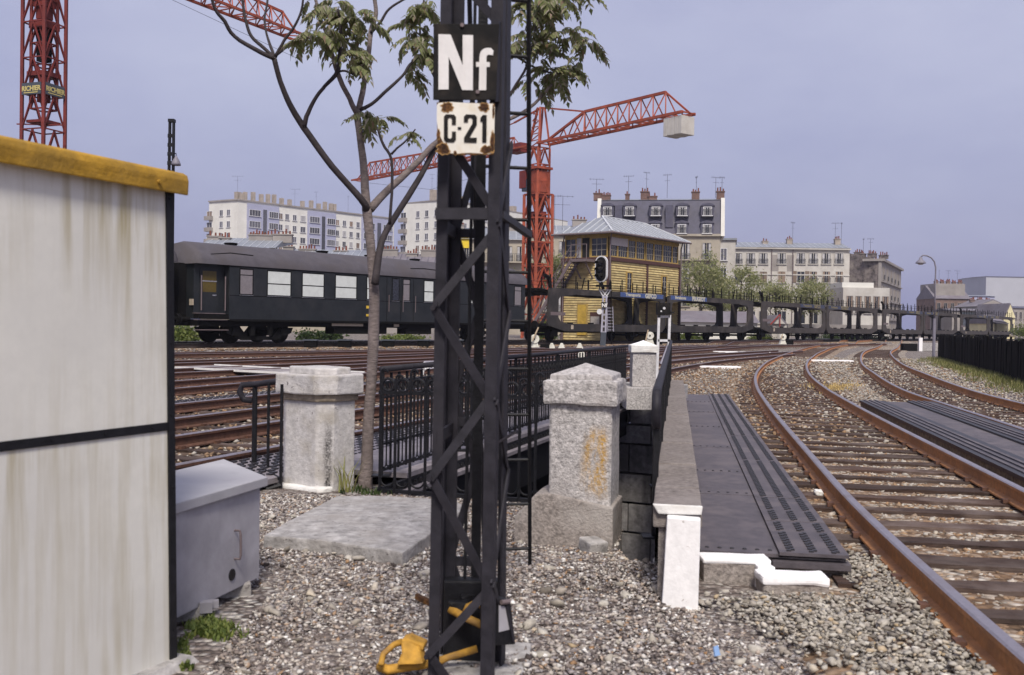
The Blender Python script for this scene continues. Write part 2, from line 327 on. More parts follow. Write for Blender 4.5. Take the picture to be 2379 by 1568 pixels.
mat('old_render', (.5, .48, .45), .88, var=.12, scale=.7, streak=(.28, .25, .22), st_amt=.6, st_scale=.5, col2=(.42, .385, .34), patch=.4, pscale=.25)
mat('hazed_white', (.40, .41, .46), .9, var=.04, scale=.3, streak=(.36, .36, .4), st_amt=.4, st_scale=.3)  # white dulled towards the sky: distance haze put into the colour
mat('rubble', (.165, .14, .135), .95, var=.55, scale=1.8, col2=(.27, .235, .21), patch=.4, pscale=.8, bump=1, bscale=2)
mat('grey_render', (.30, .275, .26), .9, var=.15, scale=.6, streak=(.18, .16, .15), st_amt=.5, st_scale=.5)
mat('brick_brown', (.19, .13, .11), .9, var=.2, scale=1.2)
mat('yellow_render', (.66, .60, .38), .88, var=.1, scale=.6)
mat('glass', (.02, .022, .03), .12, var=.2, spec=.6)
mat('curtain', (.42, .41, .42), .7, var=.2, scale=3)
mat('brown_shutter', (.23, .17, .13), .7, rnd=.25)
mat('pane_grey', (.09, .09, .11), .25, rnd=.5, spec=.5)
mat('pot', (.19, .065, .045), .85, rnd=.2)
mat('chimney', (.36, .31, .265), .9, var=.15, scale=1.2)
mat('aerial', (.08, .08, .09), .6)
mat('bark', (.20, .165, .158), .9, var=.3, scale=16, col2=(.13, .105, .1), patch=.5, pscale=5, bump=.7, bscale=40, aniso=(1, 1, 2.5))
mat('young_bark', (.042, .034, .037), .8, var=.25, scale=20, bump=.3)
mat('brown_brick', (.16, .1, .085), .9, var=.25, scale=1.5)
mat('tree_bark', (.07, .055, .045), .9, var=.3, scale=5)
LEAFMIX = [(0, (.12, .145, .05)), (.3, (.18, .205, .08)), (.52, (.25, .26, .12)), (.7, (.32, .31, .21)), (.84, (.24, .15, .095)), (1, (.42, .4, .34))]
def leafmat(name, mixc, tr=.35):
    m = mat(name, (.1, .1, .1), .55, island=mixc, var=.12, scale=30, spec=.35); N = m.node_tree.nodes; L = m.node_tree.links; b = N['Principled BSDF']
    t = N.new('ShaderNodeBsdfTranslucent'); src = b.inputs['Base Color'].links[0].from_socket; L.new(src, t.inputs['Color'])
    ms = N.new('ShaderNodeMixShader'); ms.inputs[0].default_value = tr; o = N['Material Output']
    L.new(b.outputs[0], ms.inputs[1]); L.new(t.outputs[0], ms.inputs[2]); L.new(ms.outputs[0], o.inputs['Surface'])
leafmat('leaf', LEAFMIX, .45)
leafmat('spring_leaf', [(0, (.19, .22, .08)), (.4, (.28, .30, .12)), (.75, (.37, .37, .18)), (1, (.44, .41, .24))], .5)
leafmat('bush_leaf', [(0, (.08, .12, .028)), (.5, (.14, .19, .045)), (1, (.24, .26, .07))], .4)
leafmat('dark_bush', [(0, (.02, .04, .012)), (.5, (.04, .07, .018)), (1, (.08, .11, .025))], .3)
leafmat('grass', [(0, (.1, .12, .03)), (.4, (.18, .19, .055)), (.75, (.26, .26, .09)), (1, (.36, .31, .15))], .3)
mat('straw', (.5, .36, .13), .8, island=[(0, (.4, .28, .09)), (1, (.6, .45, .2))])
mat('lamp_grey', (.2, .19, .23), .5, var=.1)
mat('signal_grey', (.36, .35, .42), .55, var=.1, scale=4)
mat('signal_white', (.62, .62, .64), .5)
mat('fence_black', (.008, .0075, .0085), .9, spec=.1, var=.4, scale=6, rnd=.45, aniso=(1, 1, .15), bump=.4, bscale=12)
mat('marker_white', (.70, .69, .62), .7, var=.12, scale=9, col2=(.5, .46, .38), patch=.3, pscale=5)
mat('blue_scrap', (.2, .32, .55), .6)
M = MAT
# ------------------------------------------------------------------ terrain
TU = V((.63, .7766, 0)); TN = V((.7766, -.63, 0)); TP = V((-12.3, 40, 0))      # train line: direction, normal towards the camera, a point on its near side
def clamp(x): return max(0.0, min(1.0, x))
def sst(x): x = clamp(x); return x * x * (3 - 2 * x)
def tdist(x, y): return (x + 12.3) * TN.x + (y - 40) * TN.y
def zg(x, y):
    d = tdist(x, y)
    fg = sst((9.6 - y) / 1.2) * sst((1.25 + .163 * (y - 6) - x) / .5) * sst((x + 2.9) / .5)
    h = -.06 + .06 * fg + .10 * sst((9 - d) / 7.5) + .24 * sst((1.75 - d) / .6)
    if y < 9 and abs(x) < 4: h += .018 * mnoise.noise((x * 1.3, y * 1.3, 0)) * fg
    return h
PIT = [(-1.08, 8.45), (.22, 8.08), (.26, 7.05), (.80, 7.02), (.71, 6.5), (.74, 6.16), (.90, 6.12), (2.85, 18.1), (2.2, 18.6)]
def inpoly(x, y, P):
    c = False; n = len(P)
    for i in range(n):
        (x1, y1), (x2, y2) = P[i], P[i - 1]
        if (y1 > y) != (y2 > y) and x < (x2 - x1) * (y - y1) / (y2 - y1) + x1: c = not c
    return c
pts = []
for i, (a, b) in enumerate(PIT): pts.append(V((a, b)))
ne = len(pts)
def gridpts(x0, x1, y0, y1, s, skip=None):
    y = y0
    while y <= y1 + 1e-6:
        x = x0
        while x <= x1 + 1e-6:
            if not (skip and skip[0] < x < skip[1] and skip[2] < y < skip[3]) and not inpoly(x, y, PIT):
                if all(((x - a) ** 2 + (y - b) ** 2) > .02 for a, b in PIT): pts.append(V((x + random.uniform(-.1, .1) * s, y + random.uniform(-.1, .1) * s)))
            x += s
        y += s
gridpts(-6, 8, -2, 14, .5); gridpts(-40, 60, -4, 96, 2.0, (-6.2, 8.2, -2.2, 14.2)); gridpts(-300, 300, -20, 500, 40, (-41, 61, -5, 97))
for a in range(24): pts.append(V((4000 * math.cos(a / 24 * 6.2832), 4000 * math.sin(a / 24 * 6.2832))))
d_ = 0.35
for k in range(-60, 220):                       # extra rows along the foot of the train's embankment
    for dd in (.9, 1.2, 1.5, 1.8, 2.2):
        p = TP + TU * (k * 1.0) + TN * dd
        if p.y > 15: pts.append(V((p.x, p.y)))
res = delaunay_2d_cdt(pts, [(i, (i + 1) % ne) for i in range(ne)], [], 0, 1e-4)
gv = [(v.x, v.y, zg(v.x, v.y)) for v in res[0]]
gf = [f for f in res[2] if not inpoly(sum(gv[i][0] for i in f) / 3, sum(gv[i][1] for i in f) / 3, PIT)]
me = bpy.data.meshes.new('ground'); me.from_pydata(gv, [], gf)
g = link('ground', me, M['earth']); tag(g, None, kind='structure'); RM['ground'] = Matrix()
bm = bmesh.new(); bm.from_mesh(me); bmesh.ops.recalc_face_normals(bm, faces=bm.faces)
if sum(f.normal.z for f in bm.faces) < 0: bmesh.ops.reverse_faces(bm, faces=bm.faces)
bm.to_mesh(me); bm.free(); me.polygons.foreach_set('use_smooth', [True] * len(me.polygons))

# ------------------------------------------------------------------ tracks
def spline(P, step=.5):
    P = [V((*p, 0)) for p in P]; P = [P[0] * 2 - P[1]] + P + [P[-1] * 2 - P[-2]]; o = []
    for i in range(1, len(P) - 2):
        a, b, c, d = P[i - 1:i + 3]
        for k in range(24):
            t = k / 24; o.append(.5 * ((2 * b) + (c - a) * t + (2 * a - 5 * b + 4 * c - d) * t * t + (3 * b - a - 3 * c + d) * t ** 3))
    o.append(P[-2]); 
    for _ in range(6): o = [o[0]] + [(o[i - 1] + o[i] * 2 + o[i + 1]) / 4 for i in range(1, len(o) - 1)] + [o[-1]]
    L = [0]
    for i in range(1, len(o)): L.append(L[-1] + (o[i] - o[i - 1]).length)
    n = int(L[-1] / step); r = []; j = 0
    for k in range(n + 1):
        s = k * step
        while j < len(L) - 2 and L[j + 1] < s: j += 1
        t = (s - L[j]) / max(1e-9, L[j + 1] - L[j]); r.append(o[j].lerp(o[j + 1], t))
    return r
PROF = [(-.07, 0), (.07, 0), (.07, .014), (.013, .032), (.012, .105), (.035, .117), (.036, .142), (.026, .151), (-.026, .151), (-.036, .142), (-.035, .117), (-.012, .105), (-.013, .032), (-.07, .014)]
def frames(C):
    T = []
    for i in range(len(C)): t = (C[min(i + 1, len(C) - 1)] - C[max(i - 1, 0)]).normalized(); T.append(t)
    return T
sl_me = None
def sleeper_mesh(k):
    mb = MB(); mb.box((0, 0, -.07), (2.36, .185 + .03 * (k % 3), .14)); me = bpy.data.meshes.new('sleeper'); me.from_pydata(mb.v, [], mb.f)
    b = bmesh.new(); b.from_mesh(me); bmesh.ops.subdivide_edges(b, edges=[e for e in b.edges if e.calc_length() > 1], cuts=7)
    bmesh.ops.bevel(b, geom=list(b.edges), offset=.012, segments=1, affect='EDGES') if False else None
    for v in b.verts:
        if v.co.z > -.1: v.co += V((random.uniform(-.02, .02), random.uniform(-.014, .014), random.uniform(-.01, .006)))
    b.to_mesh(me); b.free(); me.materials.append(M['sleeper']); return me
SLM = [sleeper_mesh(k) for k in range(5)]
TRACKS = []; SLP = []
def track(label, P, dz=0.0, zfun=None, far=26, bed='bed_dark', sl=True, head='rail_head', rmat='old_rust', wbed=2.9, smin=-99, clip=None):
    C = spline(P, .5); T = frames(C); TRACKS.append((C, T)); SLP.append([])
    zf = zfun or (lambda x, y: zg(x, y) + .06)
    rt = root('railway_track', (C[0].x, C[0].y, zf(C[0].x, C[0].y)), label, 'track', group='railway tracks')
    for sgn in (-1, 1):
        mb = MB(); n = len(PROF); vs = []
        for c, t in zip(C, T):
            nrm = V((t.y, -t.x, 0)); z = zf(c.x, c.y) + dz
            for (a, h) in PROF: vs.append(c + nrm * (sgn * .7525 + a) + V((0, 0, z + h)))
        fs = []; mi = []
        for i in range(len(C) - 1):
            for j in range(n):
                b = (j + 1) % n; fs.append((i * n + j, i * n + b, (i + 1) * n + b, (i + 1) * n + j)); mi.append(1 if j in (6, 7, 8) else 0)
        fs += [tuple(range(n)), tuple((len(C) - 1) * n + j for j in range(n))]; mi += [0, 0]
        mb.add(vs, fs); mb.m = mi; mb.build('rail', [M[rmat], M[head]], rt)
    # bed of ballast under the sleepers
    mb = MB(); vs = []; fs = []
    for i, (c, t) in enumerate(zip(C, T)):
        nrm = V((t.y, -t.x, 0)); z = zf(c.x, c.y) + dz
        for a, h in ((-wbed / 2 - .25, -.10), (-wbed / 2, -.022), (-.9, -.032), (-.5, -.026), (0, -.034), (.5, -.026), (.9, -.032), (wbed / 2, -.022), (wbed / 2 + .25, -.10)): vs.append(c + nrm * a + V((0, 0, z + h)))
    for i in range(len(C) - 1):
        for j in range(8): fs.append((i * 9 + j, i * 9 + j + 1, (i + 1) * 9 + j + 1, (i + 1) * 9 + j))
    mb.add(vs, fs).build('ballast_bed', M[bed], rt, kind='stuff', smooth=True)
    if sl:
        far_mb = MB(); fast = MB(); cnt = 0
        s = .3; k = 0
        iv = RM[rt.name].inverted()
        while True:
            i = int(s / .5)
            if i >= len(C) - 1: break
            c = C[i].lerp(C[i + 1], s / .5 - i); t = T[i]; z = zf(c.x, c.y) + dz; s += .6 + random.uniform(-.015, .015)
            if c.y < 2.0 or c.y < smin: continue
            SLP[-1].append((c, t))
            ang = math.atan2(t.y, t.x) - math.pi / 2 + random.uniform(-.015, .015)
            if c.y < far and cnt < 290:
                o = link('sleeper', SLM[k % 5], M['sleeper'], rt); o.location = iv @ (c + V((0, 0, z))); o.rotation_euler = (0, 0, ang + (math.pi if k % 2 else 0)); cnt += 1
            elif c.y < 75:
                far_mb.box(c + V((0, 0, z - .07)), (2.36, .24, .14), Matrix.Rotation(ang, 3, 'Z'))
            if c.y < far:
                Rm = Matrix.Rotation(ang, 3, 'Z')
                for sg in (-1, 1):
                    for e in (-1, 1): fast.box(c + Rm @ V((sg * .7525 + e * .085, random.uniform(-.02, .02), .016)) + V((0, 0, z)), (.05, .075, .035), Rm)
            k += 1
        if far_mb.v: far_mb.build('sleepers', M['sleeper'], rt, kind='stuff')
        if fast.v: fast.build('rail_clips', M['old_rust'], rt, kind='stuff')
    return rt
PA = [(2.36, 0), (2.72, 3), (3.03, 5.3), (3.37, 7.5), (3.83, 10), (4.6, 14.1), (5.37, 18), (6.3, 22.4), (7.65, 28), (9.3, 34), (11.1, 40), (13.4, 47), (17.9, 60), (25.6, 80), (41, 112)]
PB = [(4.7, -2), (5.9, 5), (7.75, 13.7), (8.5, 17.5), (9.5, 22.2), (11.75, 30), (15.2, 41), (22.4, 61), (30.2, 80), (42.3, 110)]
P1 = [(-8.0, -3), (-5.4, 4.7), (-3.36, 10.05), (-1.45, 15), (.75, 21), (3.1, 28), (5.6, 35), (8.6, 42), (12.3, 49), (14.4, 53)]
P2 = [(-9.4, 1), (-7.1, 8), (-4.77, 14.25), (-2.4, 20.5), (.1, 27), (2.9, 33.5), (6.3, 41), (10.4, 49), (14.4, 56), (17.0, 60.5)]
P3 = [(-12.5, 5), (-9.7, 12), (-6.7, 20.05), (-4.4, 26), (-2.5, 30.5), (.8, 37), (4.4, 45), (9.6, 56), (17.9, 73), (28, 92)]
P4 = [(-15.6, 11), (-12, 18), (-8.5, 25.3), (-3.7, 34.5), (.2, 42), (5.2, 52), (13.2, 68), (23.6, 88)]
P5 = [(-18.5, 18), (-14.5, 24), (-10.2, 30.6), (-6.2, 37), (-2.4, 43.5), (2.3, 51.5), (8.4, 61.5)]
tl = lambda s, d: tuple((TP + TU * s + TN * d)[:2])
P6 = [tl(s, 2.9) for s in (-14, 0, 20, 40, 70)]
PT = [tl(s, -1.45) for s in (-30, -10, 10, 30, 60, 100, 150, 200)]
PT2 = [tl(s, -5.9) for s in (-30, 0, 40, 90, 150)]
track('rusty curved track between the ribbed black footplates and the rusty track along the black fence', PA, far=40, bed='bed', rmat='rust')
track('rusty curved track running past the black plank fence and street lamp', PB, .004, far=36, bed='bed_grey', rmat='rust')
track('rusty track crossing the bridge right behind the stone pillars and iron railing', P1, .002, far=26)
track('rusty track second behind the stone pillars, beside the studded iron footplates', P2, .006, far=26)
track('rusty track between the studded footplates and the grey board crossing', P3, .003, far=24)
track('rusty track beyond the grey board crossing, next to the white cone markers', P4, .007, far=20)
track('rusty track third from the train, merging into its neighbour by the signal', P5, .001, far=20)
track('rusty track directly in front of the train and its ballast bank', P6, .005, far=20)
ZT = .33
track('dark main track under the green coaches and the car carrier wagons', PT, .0, zfun=lambda x, y: ZT, far=0, bed='bed', head='rail_steel', rmat='dark_rail', wbed=3.0)
track('dark track on the far side of the train, below the yellow signal cabin', PT2, .0, zfun=lambda x, y: ZT - .02, far=0, bed='bed', head='rail_steel', rmat='dark_rail', wbed=2.8)

# ------------------------------------------------------------------ pit of the street below the bridge
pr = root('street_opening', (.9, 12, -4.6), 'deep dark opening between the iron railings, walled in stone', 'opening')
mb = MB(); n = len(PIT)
mb.add([(x, y, -4.6) for x, y in PIT], [tuple(range(n))]); mb.build('floor', M['shade_black'], pr)
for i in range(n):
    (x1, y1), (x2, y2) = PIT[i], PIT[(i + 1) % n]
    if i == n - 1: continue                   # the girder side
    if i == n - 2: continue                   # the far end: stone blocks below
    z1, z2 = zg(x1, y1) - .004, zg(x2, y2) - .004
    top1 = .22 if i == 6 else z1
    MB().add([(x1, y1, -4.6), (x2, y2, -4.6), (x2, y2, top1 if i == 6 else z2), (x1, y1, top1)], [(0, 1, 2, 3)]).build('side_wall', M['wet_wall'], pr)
# near-black sheet set back under the deck, painting the dark below the bridge
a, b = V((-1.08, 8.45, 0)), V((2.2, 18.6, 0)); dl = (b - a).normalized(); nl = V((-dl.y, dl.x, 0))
MB().add([a + nl * .9 + V((0, 0, -4.6)), b + nl * .9 + V((0, 0, -4.6)), b + nl * .9, a + nl * .9], [(0, 1, 2, 3)]).build('side_wall', M['shade_black'], pr)
# far end: courses of stone
c, d = V((3.1, 18.0, 0)), V((1.3, 18.85, 0)); de = (d - c).normalized(); ne_ = V((de.y, -de.x, 0)); ne_ = ne_ if ne_.y < 0 else -ne_
for k, (z0, z1, out_) in enumerate([(.13, .41, .10), (-.34, .10, .0), (-.70, -.37, .06), (-1.25, -.73, .0), (-1.8, -1.28, .0), (-2.35, -1.83, .0), (-2.9, -2.38, .0), (-3.6, -2.93, .0)]):
    L = (d - c).length; xs = [0, L * .5, L] if k % 2 else [0, L * .28, L * .75, L]
    for q in range(len(xs) - 1):
        p0, p1 = c + de * (xs[q] + .01), c + de * (xs[q + 1] - .01)
        mb = MB(); mb.prism([p0 + V((0, 0, z0)), p1 + V((0, 0, z0)), p1 + V((0, 0, z1 - .01)), p0 + V((0, 0, z1 - .01))], -ne_ * .5)
        for v in mb.v: v += ne_ * out_
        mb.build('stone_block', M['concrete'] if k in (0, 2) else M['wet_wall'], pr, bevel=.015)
# deck of the bridge beside the pit, on a riveted girder
gd = root('bridge_girder', tuple(a), 'riveted black bridge girder with lilac grey deck plates along the pit', 'girder')
Lg = (b - a).length
for k in range(9):
    s0, s1 = Lg * k / 9 + .004 + (.5 if k == 0 else 0), Lg * (k + 1) / 9 - .004
    mb = MB(); p = [a + dl * s0 + nl * .0, a + dl * s1, a + dl * s1 + nl * .98, a + dl * s0 + nl * .98]
    mb.prism([q + V((0, 0, .055)) for q in p], (0, 0, .045)); mb.build('deck_plate', M['grey_box'] if False else M['deck'] if 'deck' in M else mat('deck', (.2, .18, .2), .6, var=.2, scale=12, col2=(.26, .235, .25), patch=.5, pscale=3), gd)
mb = MB(); mb.prism([a - nl * .01 + V((0, 0, .05)), a + nl * .03 + V((0, 0, .05)), a + nl * .03 + V((0, 0, -.55)), a - nl * .01 + V((0, 0, -.55))], dl * Lg); mb.build('web_plate', M['black_iron'], gd)
mb = MB(); mb.prism([a - nl * .09 + V((0, 0, -.03)), a + nl * -.005 + V((0, 0, -.03)), a + nl * -.005 + V((0, 0, -.07)), a - nl * .09 + V((0, 0, -.07))], dl * Lg); mb.build('flange', M['deck'], gd)
mb = MB()
for k in range(int(Lg / .12)):
    mb.box(a + dl * (.06 + .12 * k) - nl * .015 + V((0, 0, .01)), (.03, .03, .03))
mb.build('rivets', M['black_iron'], gd, kind='stuff')

# ------------------------------------------------------------------ iron railings
def arc(c, ex, ez, r, a0, a1, n=9, sx=1): return [V(c) + V(ex) * (r * sx * math.cos(a0 + (a1 - a0) * i / n)) + V(ez) * (r * math.sin(a0 + (a1 - a0) * i / n)) for i in range(n + 1)]
def baluster_mesh(sp, H):
    ex, ez = V((1, 0, 0)), V((0, 0, 1)); mb = MB()
    mb.tube([(0, 0, .03), (0, 0, H - .10)], .012, 5); mb.tube([(sp / 2, 0, .26), (sp / 2, 0, H - .10)], .011, 5)
    mb.tube(arc((sp * .25, 0, .11), ex, ez, sp * .25, math.pi, 2 * math.pi, 7), .007, 5); mb.tube([(sp / 2, 0, .11), (sp / 2, 0, .27)], .007, 4)
    mb.tube(arc((sp * .75, 0, .11), ex, ez, sp * .25, math.pi, 2 * math.pi, 7), .007, 5)
    mb.tube(arc((sp * .5, 0, H - .155), ex, ez, .042, 0, 2 * math.pi, 10), .007, 5)
    mb.box((0, 0, H - .06), (.02, .02, .09))
    me = bpy.data.meshes.new('baluster'); me.from_pydata(mb.v, [], mb.f); me.materials.append(M['black_iron']); return me
BAL = baluster_mesh(.17, .92)
def railing(label, p0, p1, z0, z1, sp=.17, ends=(0, 0), toprail=.028):
    p0, p1 = V((*p0, z0)), V((*p1, z1)); d = p1 - p0; L = d.length; u = d / L; an = math.atan2(d.y, d.x)
    r = root('iron_railing', tuple(p0), label, 'railing', group='iron railings round the pit')
    n = int(L / sp); iv = RM[r.name].inverted()
    top = [p0 + V((0, 0, .94)), p1 + V((0, 0, .94))]
    if ends[0]: top = [p0 + u * .06 + V((0, 0, .70)), p0 - u * .03 + V((0, 0, .74)), p0 - u * .07 + V((0, 0, .82)), p0 - u * .03 + V((0, 0, .91))] + top[0:0] + [p0 + u * .06 + V((0, 0, .94)), top[1]]
    MB().tube(top, toprail, 10).build('top_rail', M['black_paint'], r, smooth=True)
    for h, w_ in ((.82, .022), (.69, .02), (.28, .02), (.05, .024)): MB().beam(p0 + V((0, 0, h)), p1 + V((0, 0, h)), .012, w_).build('cross_rail', M['black_iron'], r)
    for k in range(n):
        o = link('baluster', BAL, M['black_iron'], r); o.location = iv @ (p0 + u * (k * sp + .04)); o.rotation_euler = (0, -math.asin(u.z), an)
    k = 0
    while k * 1.9 <= L:
        q = p0 + u * min(L - .02, k * 1.9 + .02); MB().box(q + V((0, 0, .47)), (.035, .035, .96)).box(q + V((0, 0, .006)), (.16, .12, .012)).build('post', M['black_iron'], r); k += 1
    return r
railing('long black iron railing on the bridge deck running to the white topped pillar', (-1.14, 8.72), (2.2, 18.85), .10, .14)
railing('black iron railing along the brown coping seen almost end on', (.93, 6.35), (2.86, 17.9), .10, .25, ends=(1, 0), toprail=.03)
# nearer, lower railing of rings between the left pillar and the right pillar
p0, p1 = V((-1.12, 8.42, .03)), V((.24, 8.02, .03)); u = (p1 - p0).normalized(); L = (p1 - p0).length
r = root('ring_railing', tuple(p0), 'low black iron railing with a row of rings behind the concrete slab', 'railing')
MB().beam(p0, p1, .02, .03).build('bottom_rail', M['black_iron'], r); MB().beam(p0 + V((0, 0, .83)), p1 + V((0, 0, .83)), .014, .028).build('cross_rail', M['black_iron'], r)
for k in range(int(L / .136) + 1):
    q = p0 + u * (.02 + k * .136); mb = MB()
    hh = 1.0 if k % 2 == 0 else .95
    mb.tube([q, q + V((0, 0, hh))], .014, 6)
    mb.tube(arc(q + V((0, 0, hh)) + u * .03, u, V((0, 0, 1)), .03, math.pi, 0, 6), .011, 5)
    mb.tube(arc(q + V((0, 0, .895)) + u * .068, u, V((0, 0, 1)), .055, 0, 2 * math.pi, 12), .011, 5)
    mb.tube(arc(q + V((0, 0, .10)) + u * .068, u, V((0, 0, 1)), .062, math.pi * 1.02, 1.9 * math.pi, 9), .009, 5)
    mb.build('picket', M['black_iron'], r)
# handrail with a curled end left of the left pillar
r = root('curled_handrail', tuple(gr(590, 1095)), 'black iron handrail with a curled end behind the grey box', 'handrail')
q1, q2, q3 = gr(590, 1098), gr(622, 1108), gr(652, 1135)
t1, t2, t3 = at(592, 893, q1.y), at(640, 886, q2.y), at(700, 884, q3.y)
MB().tube([at(585, 931, q1.y), at(566, 928, q1.y), at(557, 910, q1.y), at(563, 894, q1.y), t1, t2, t3], .03, 10).build('top_rail', M['black_paint'], r, smooth=True)
for q, t_, w_ in ((q1, t1, .05), (q2, t1.lerp(t2, .6), .028), (q3, t2.lerp(t3, .3), .028)): MB().tube([q, V((q.x, q.y, t_.z))], w_ / 2, 8).build('post', M['black_iron'], r)
MB().tube([q3 + V((0, 0, .03)), q3 + V((-.1, -.05, -.0)), q3 + V((-.2, -.02, .05))], .02, 6).build('foot_scroll', M['black_iron'], r)
MB().beam(q1 + V((0, 0, .08)), q3 + V((0, 0, .08)), .012, .03).build('bottom_rail', M['black_iron'], r)

# ------------------------------------------------------------------ stone pillars
def pillar_poly(C, ul, wl, ur, wr, ch, g=0):
    """corner C nearest the camera, faces along ul and ur, chamfered; g = growth outwards"""
    ul, ur = V((*ul, 0)).normalized(), V((*ur, 0)).normalized(); C = V((*C, 0)) - ul * g - ur * g; wl += 2 * g; wr += 2 * g
    q = [C, C + ul * wl, C + ul * wl + ur * wr, C + ur * wr]; o = []
    for i in range(4):
        a_, b_ = (q[i - 1] - q[i]).normalized(), (q[(i + 1) % 4] - q[i]).normalized()
        if ch: o += [q[i] + a_ * ch, q[i] + b_ * ch]
        else: o.append(q[i])
    return o
def lift(P, z): return [p + V((0, 0, z)) for p in P]
A1 = ((-1.575, 8.44), (-.82, .572), .62, (.572, .82), .47)
r = root('stone_pillar', (-1.6, 8.8, 0), 'whitish octagonal stone pillar with a broad cap and a black stain, beside the tree', 'pillar')
MB().prism(lift(pillar_poly(*A1, .11), -.03), (0, 0, .80)).build('shaft', M['pale_stone'], r, bevel=.012, rough=(.006, 6, 3)); shaft1 = bpy.data.objects[-1] if False else [o for o in bpy.data.objects if o.parent == r and o.name.startswith('shaft')][0]
MB().prism(lift(pillar_poly(*A1, .12, .025), .765), (0, 0, .07)).build('moulding', mat('stained_stone', (.33, .275, .21), .9, var=.3, scale=20, bump=.4), r, bevel=.015, rough=(.004, 9, 2))
MB().prism(lift(pillar_poly(*A1, .14, .065), .825), (0, 0, .17)).build('cap', M['pale_stone'], r, bevel=.014, rough=(.006, 6, 3))
MB().prism(lift(pillar_poly(*A1, .13, -.02), .985), (0, 0, .065)).build('cap_top', M['pale_stone'], r, bevel=.014, rough=(.005, 6, 2))
MB().prism(lift(pillar_poly((-1.595, 8.38), (-.82, .572), .72, (.572, .82), .2, .06), -.05), (0, 0, .085)).build('foot', M['worn_white'], r, bevel=.02, rough=(.015, 5, 3))
aa = rad(13.5); UR = (math.cos(aa), -math.sin(aa)); UB = (math.sin(aa), math.cos(aa))
A2 = ((.660, 6.5), (-UR[0], -UR[1]), .415, UB, .44)
r2 = root('stone_pillar', (.5, 6.75, -.1), 'rough grey stone pillar with a pointed cap and ochre lichen streaks', 'pillar')
MB().prism(lift(pillar_poly(*A2, .012), .18), (0, 0, .80)).build('shaft', M['grey_stone'], r2, bevel=.012, rough=(.007, 5, 4))
P = pillar_poly(*A2, 0, .04); top = pillar_poly(*A2, 0, .0); cen = sum((p for p in top), V((0, 0, 0))) / 4
MB().prism(lift(P, .93), (0, 0, .16)).build('cap', M['grey_stone'], r2, bevel=.02, rough=(.014, 6, 4))
mb = MB(); n = len(top); mb.add(lift(top, 1.07) + lift(top, 1.125) + [cen + V((0, 0, 1.20))], [(i, (i + 1) % n, n + (i + 1) % n, n + i) for i in range(n)] + [(n + i, n + (i + 1) % n, 2 * n) for i in range(n)] + [tuple(range(n))]); mb.build('cap_top', M['grey_stone'], r2, bevel=.01, rough=(.006, 7, 4))
B2 = pillar_poly((.675, 6.47), (-UR[0], -UR[1]), .47, UB, .5, 0)
ul = V((-UR[0], -UR[1], 0)); ub = V((*UB, 0))
C0 = V((.675, 6.46, 0)); mb = MB()
mb.prism([C0 + V((0, 0, -.6)), C0 + V((0, 0, .27)), C0 + ul * .46 + V((0, 0, .34)), C0 + ul * .52 + V((0, 0, .33)), C0 + ul * .66 + V((0, 0, .17)), C0 + ul * .67 + V((0, 0, -.6))], ub * .5); mb.build('plinth', M['brown_stone'], r2, bevel=.012, rough=(.008, 5, 3))
MB().box(C0 + ul * .12 - ub * .07 + V((0, 0, .0)), (.14, .14, .14), Matrix.Rotation(.5, 3, 'Z') @ Matrix.Rotation(.15, 3, 'X')).build('fallen_stone', M['concrete'], label='small grey concrete block leaning at the lichened pillar foot', cat='stone', bevel=.01, rough=(.006, 8, 2))
# lichen on the shaft and the front of the plinth
def lichen(m_src, name, xr=(-.06, .10), zr=(.38, .92), col=(.48, .26, .018), nlo=.40, nhi=.64, soft=(.1, .07, .12, .14)):
    m = m_src.copy(); m.name = name; N = m.node_tree.nodes; L = m.node_tree.links; b = N['Principled BSDF']; src = b.inputs['Base Color'].links[0].from_socket
    tcn = N.new('ShaderNodeTexCoord'); sx = N.new('ShaderNodeSeparateXYZ'); L.new(tcn.outputs['Object'], sx.inputs[0])
    def rng_(o, a0, a1):
        r_ = N.new('ShaderNodeMapRange'); r_.interpolation_type = 'SMOOTHSTEP'; L.new(o, r_.inputs['Value']); r_.inputs['From Min'].default_value = a0; r_.inputs['From Max'].default_value = a1; return r_.outputs['Result']
    def mul(a_, b_):
        x = N.new('ShaderNodeMath'); x.operation = 'MULTIPLY'; L.new(a_, x.inputs[0]); L.new(b_, x.inputs[1]); return x.outputs[0]
    nz = N.new('ShaderNodeTexNoise'); nz.inputs['Scale'].default_value = 7; nz.inputs['Detail'].default_value = 6; nz.inputs['Roughness'].default_value = .7
    mpn = N.new('ShaderNodeMapping'); mpn.inputs['Scale'].default_value = (1.5, 1.5, .38); mpn.inputs['Location'].default_value = (.35, .1, .2); L.new(tcn.outputs['Object'], mpn.inputs['Vector']); L.new(mpn.outputs['Vector'], nz.inputs['Vector'])
    x0, x1 = xr
    f = mul(mul(rng_(sx.outputs['X'], x0, x0 + soft[0]), rng_(sx.outputs['X'], x1 + soft[1], x1)), mul(rng_(sx.outputs['Z'], zr[0], zr[0] + soft[2]), rng_(sx.outputs['Z'], zr[1], zr[1] - soft[3])))
    f = mul(f, rng_(nz.outputs['Fac'], nlo, nhi)); gn = N.new('ShaderNodeTexNoise'); gn.inputs['Scale'].default_value = 60; gn.inputs['Detail'].default_value = 4; L.new(tcn.outputs['Object'], gn.inputs['Vector']); f = mul(f, rng_(gn.outputs['Fac'], .2, .62))
    mx_ = N.new('ShaderNodeMix'); mx_.data_type = 'RGBA'; L.new(f, mx_.inputs['Factor']); L.new(src, mx_.inputs['A']); mx_.inputs['B'].default_value = (*col, 1)
    L.new(mx_.outputs['Result'], b.inputs['Base Color']); return m
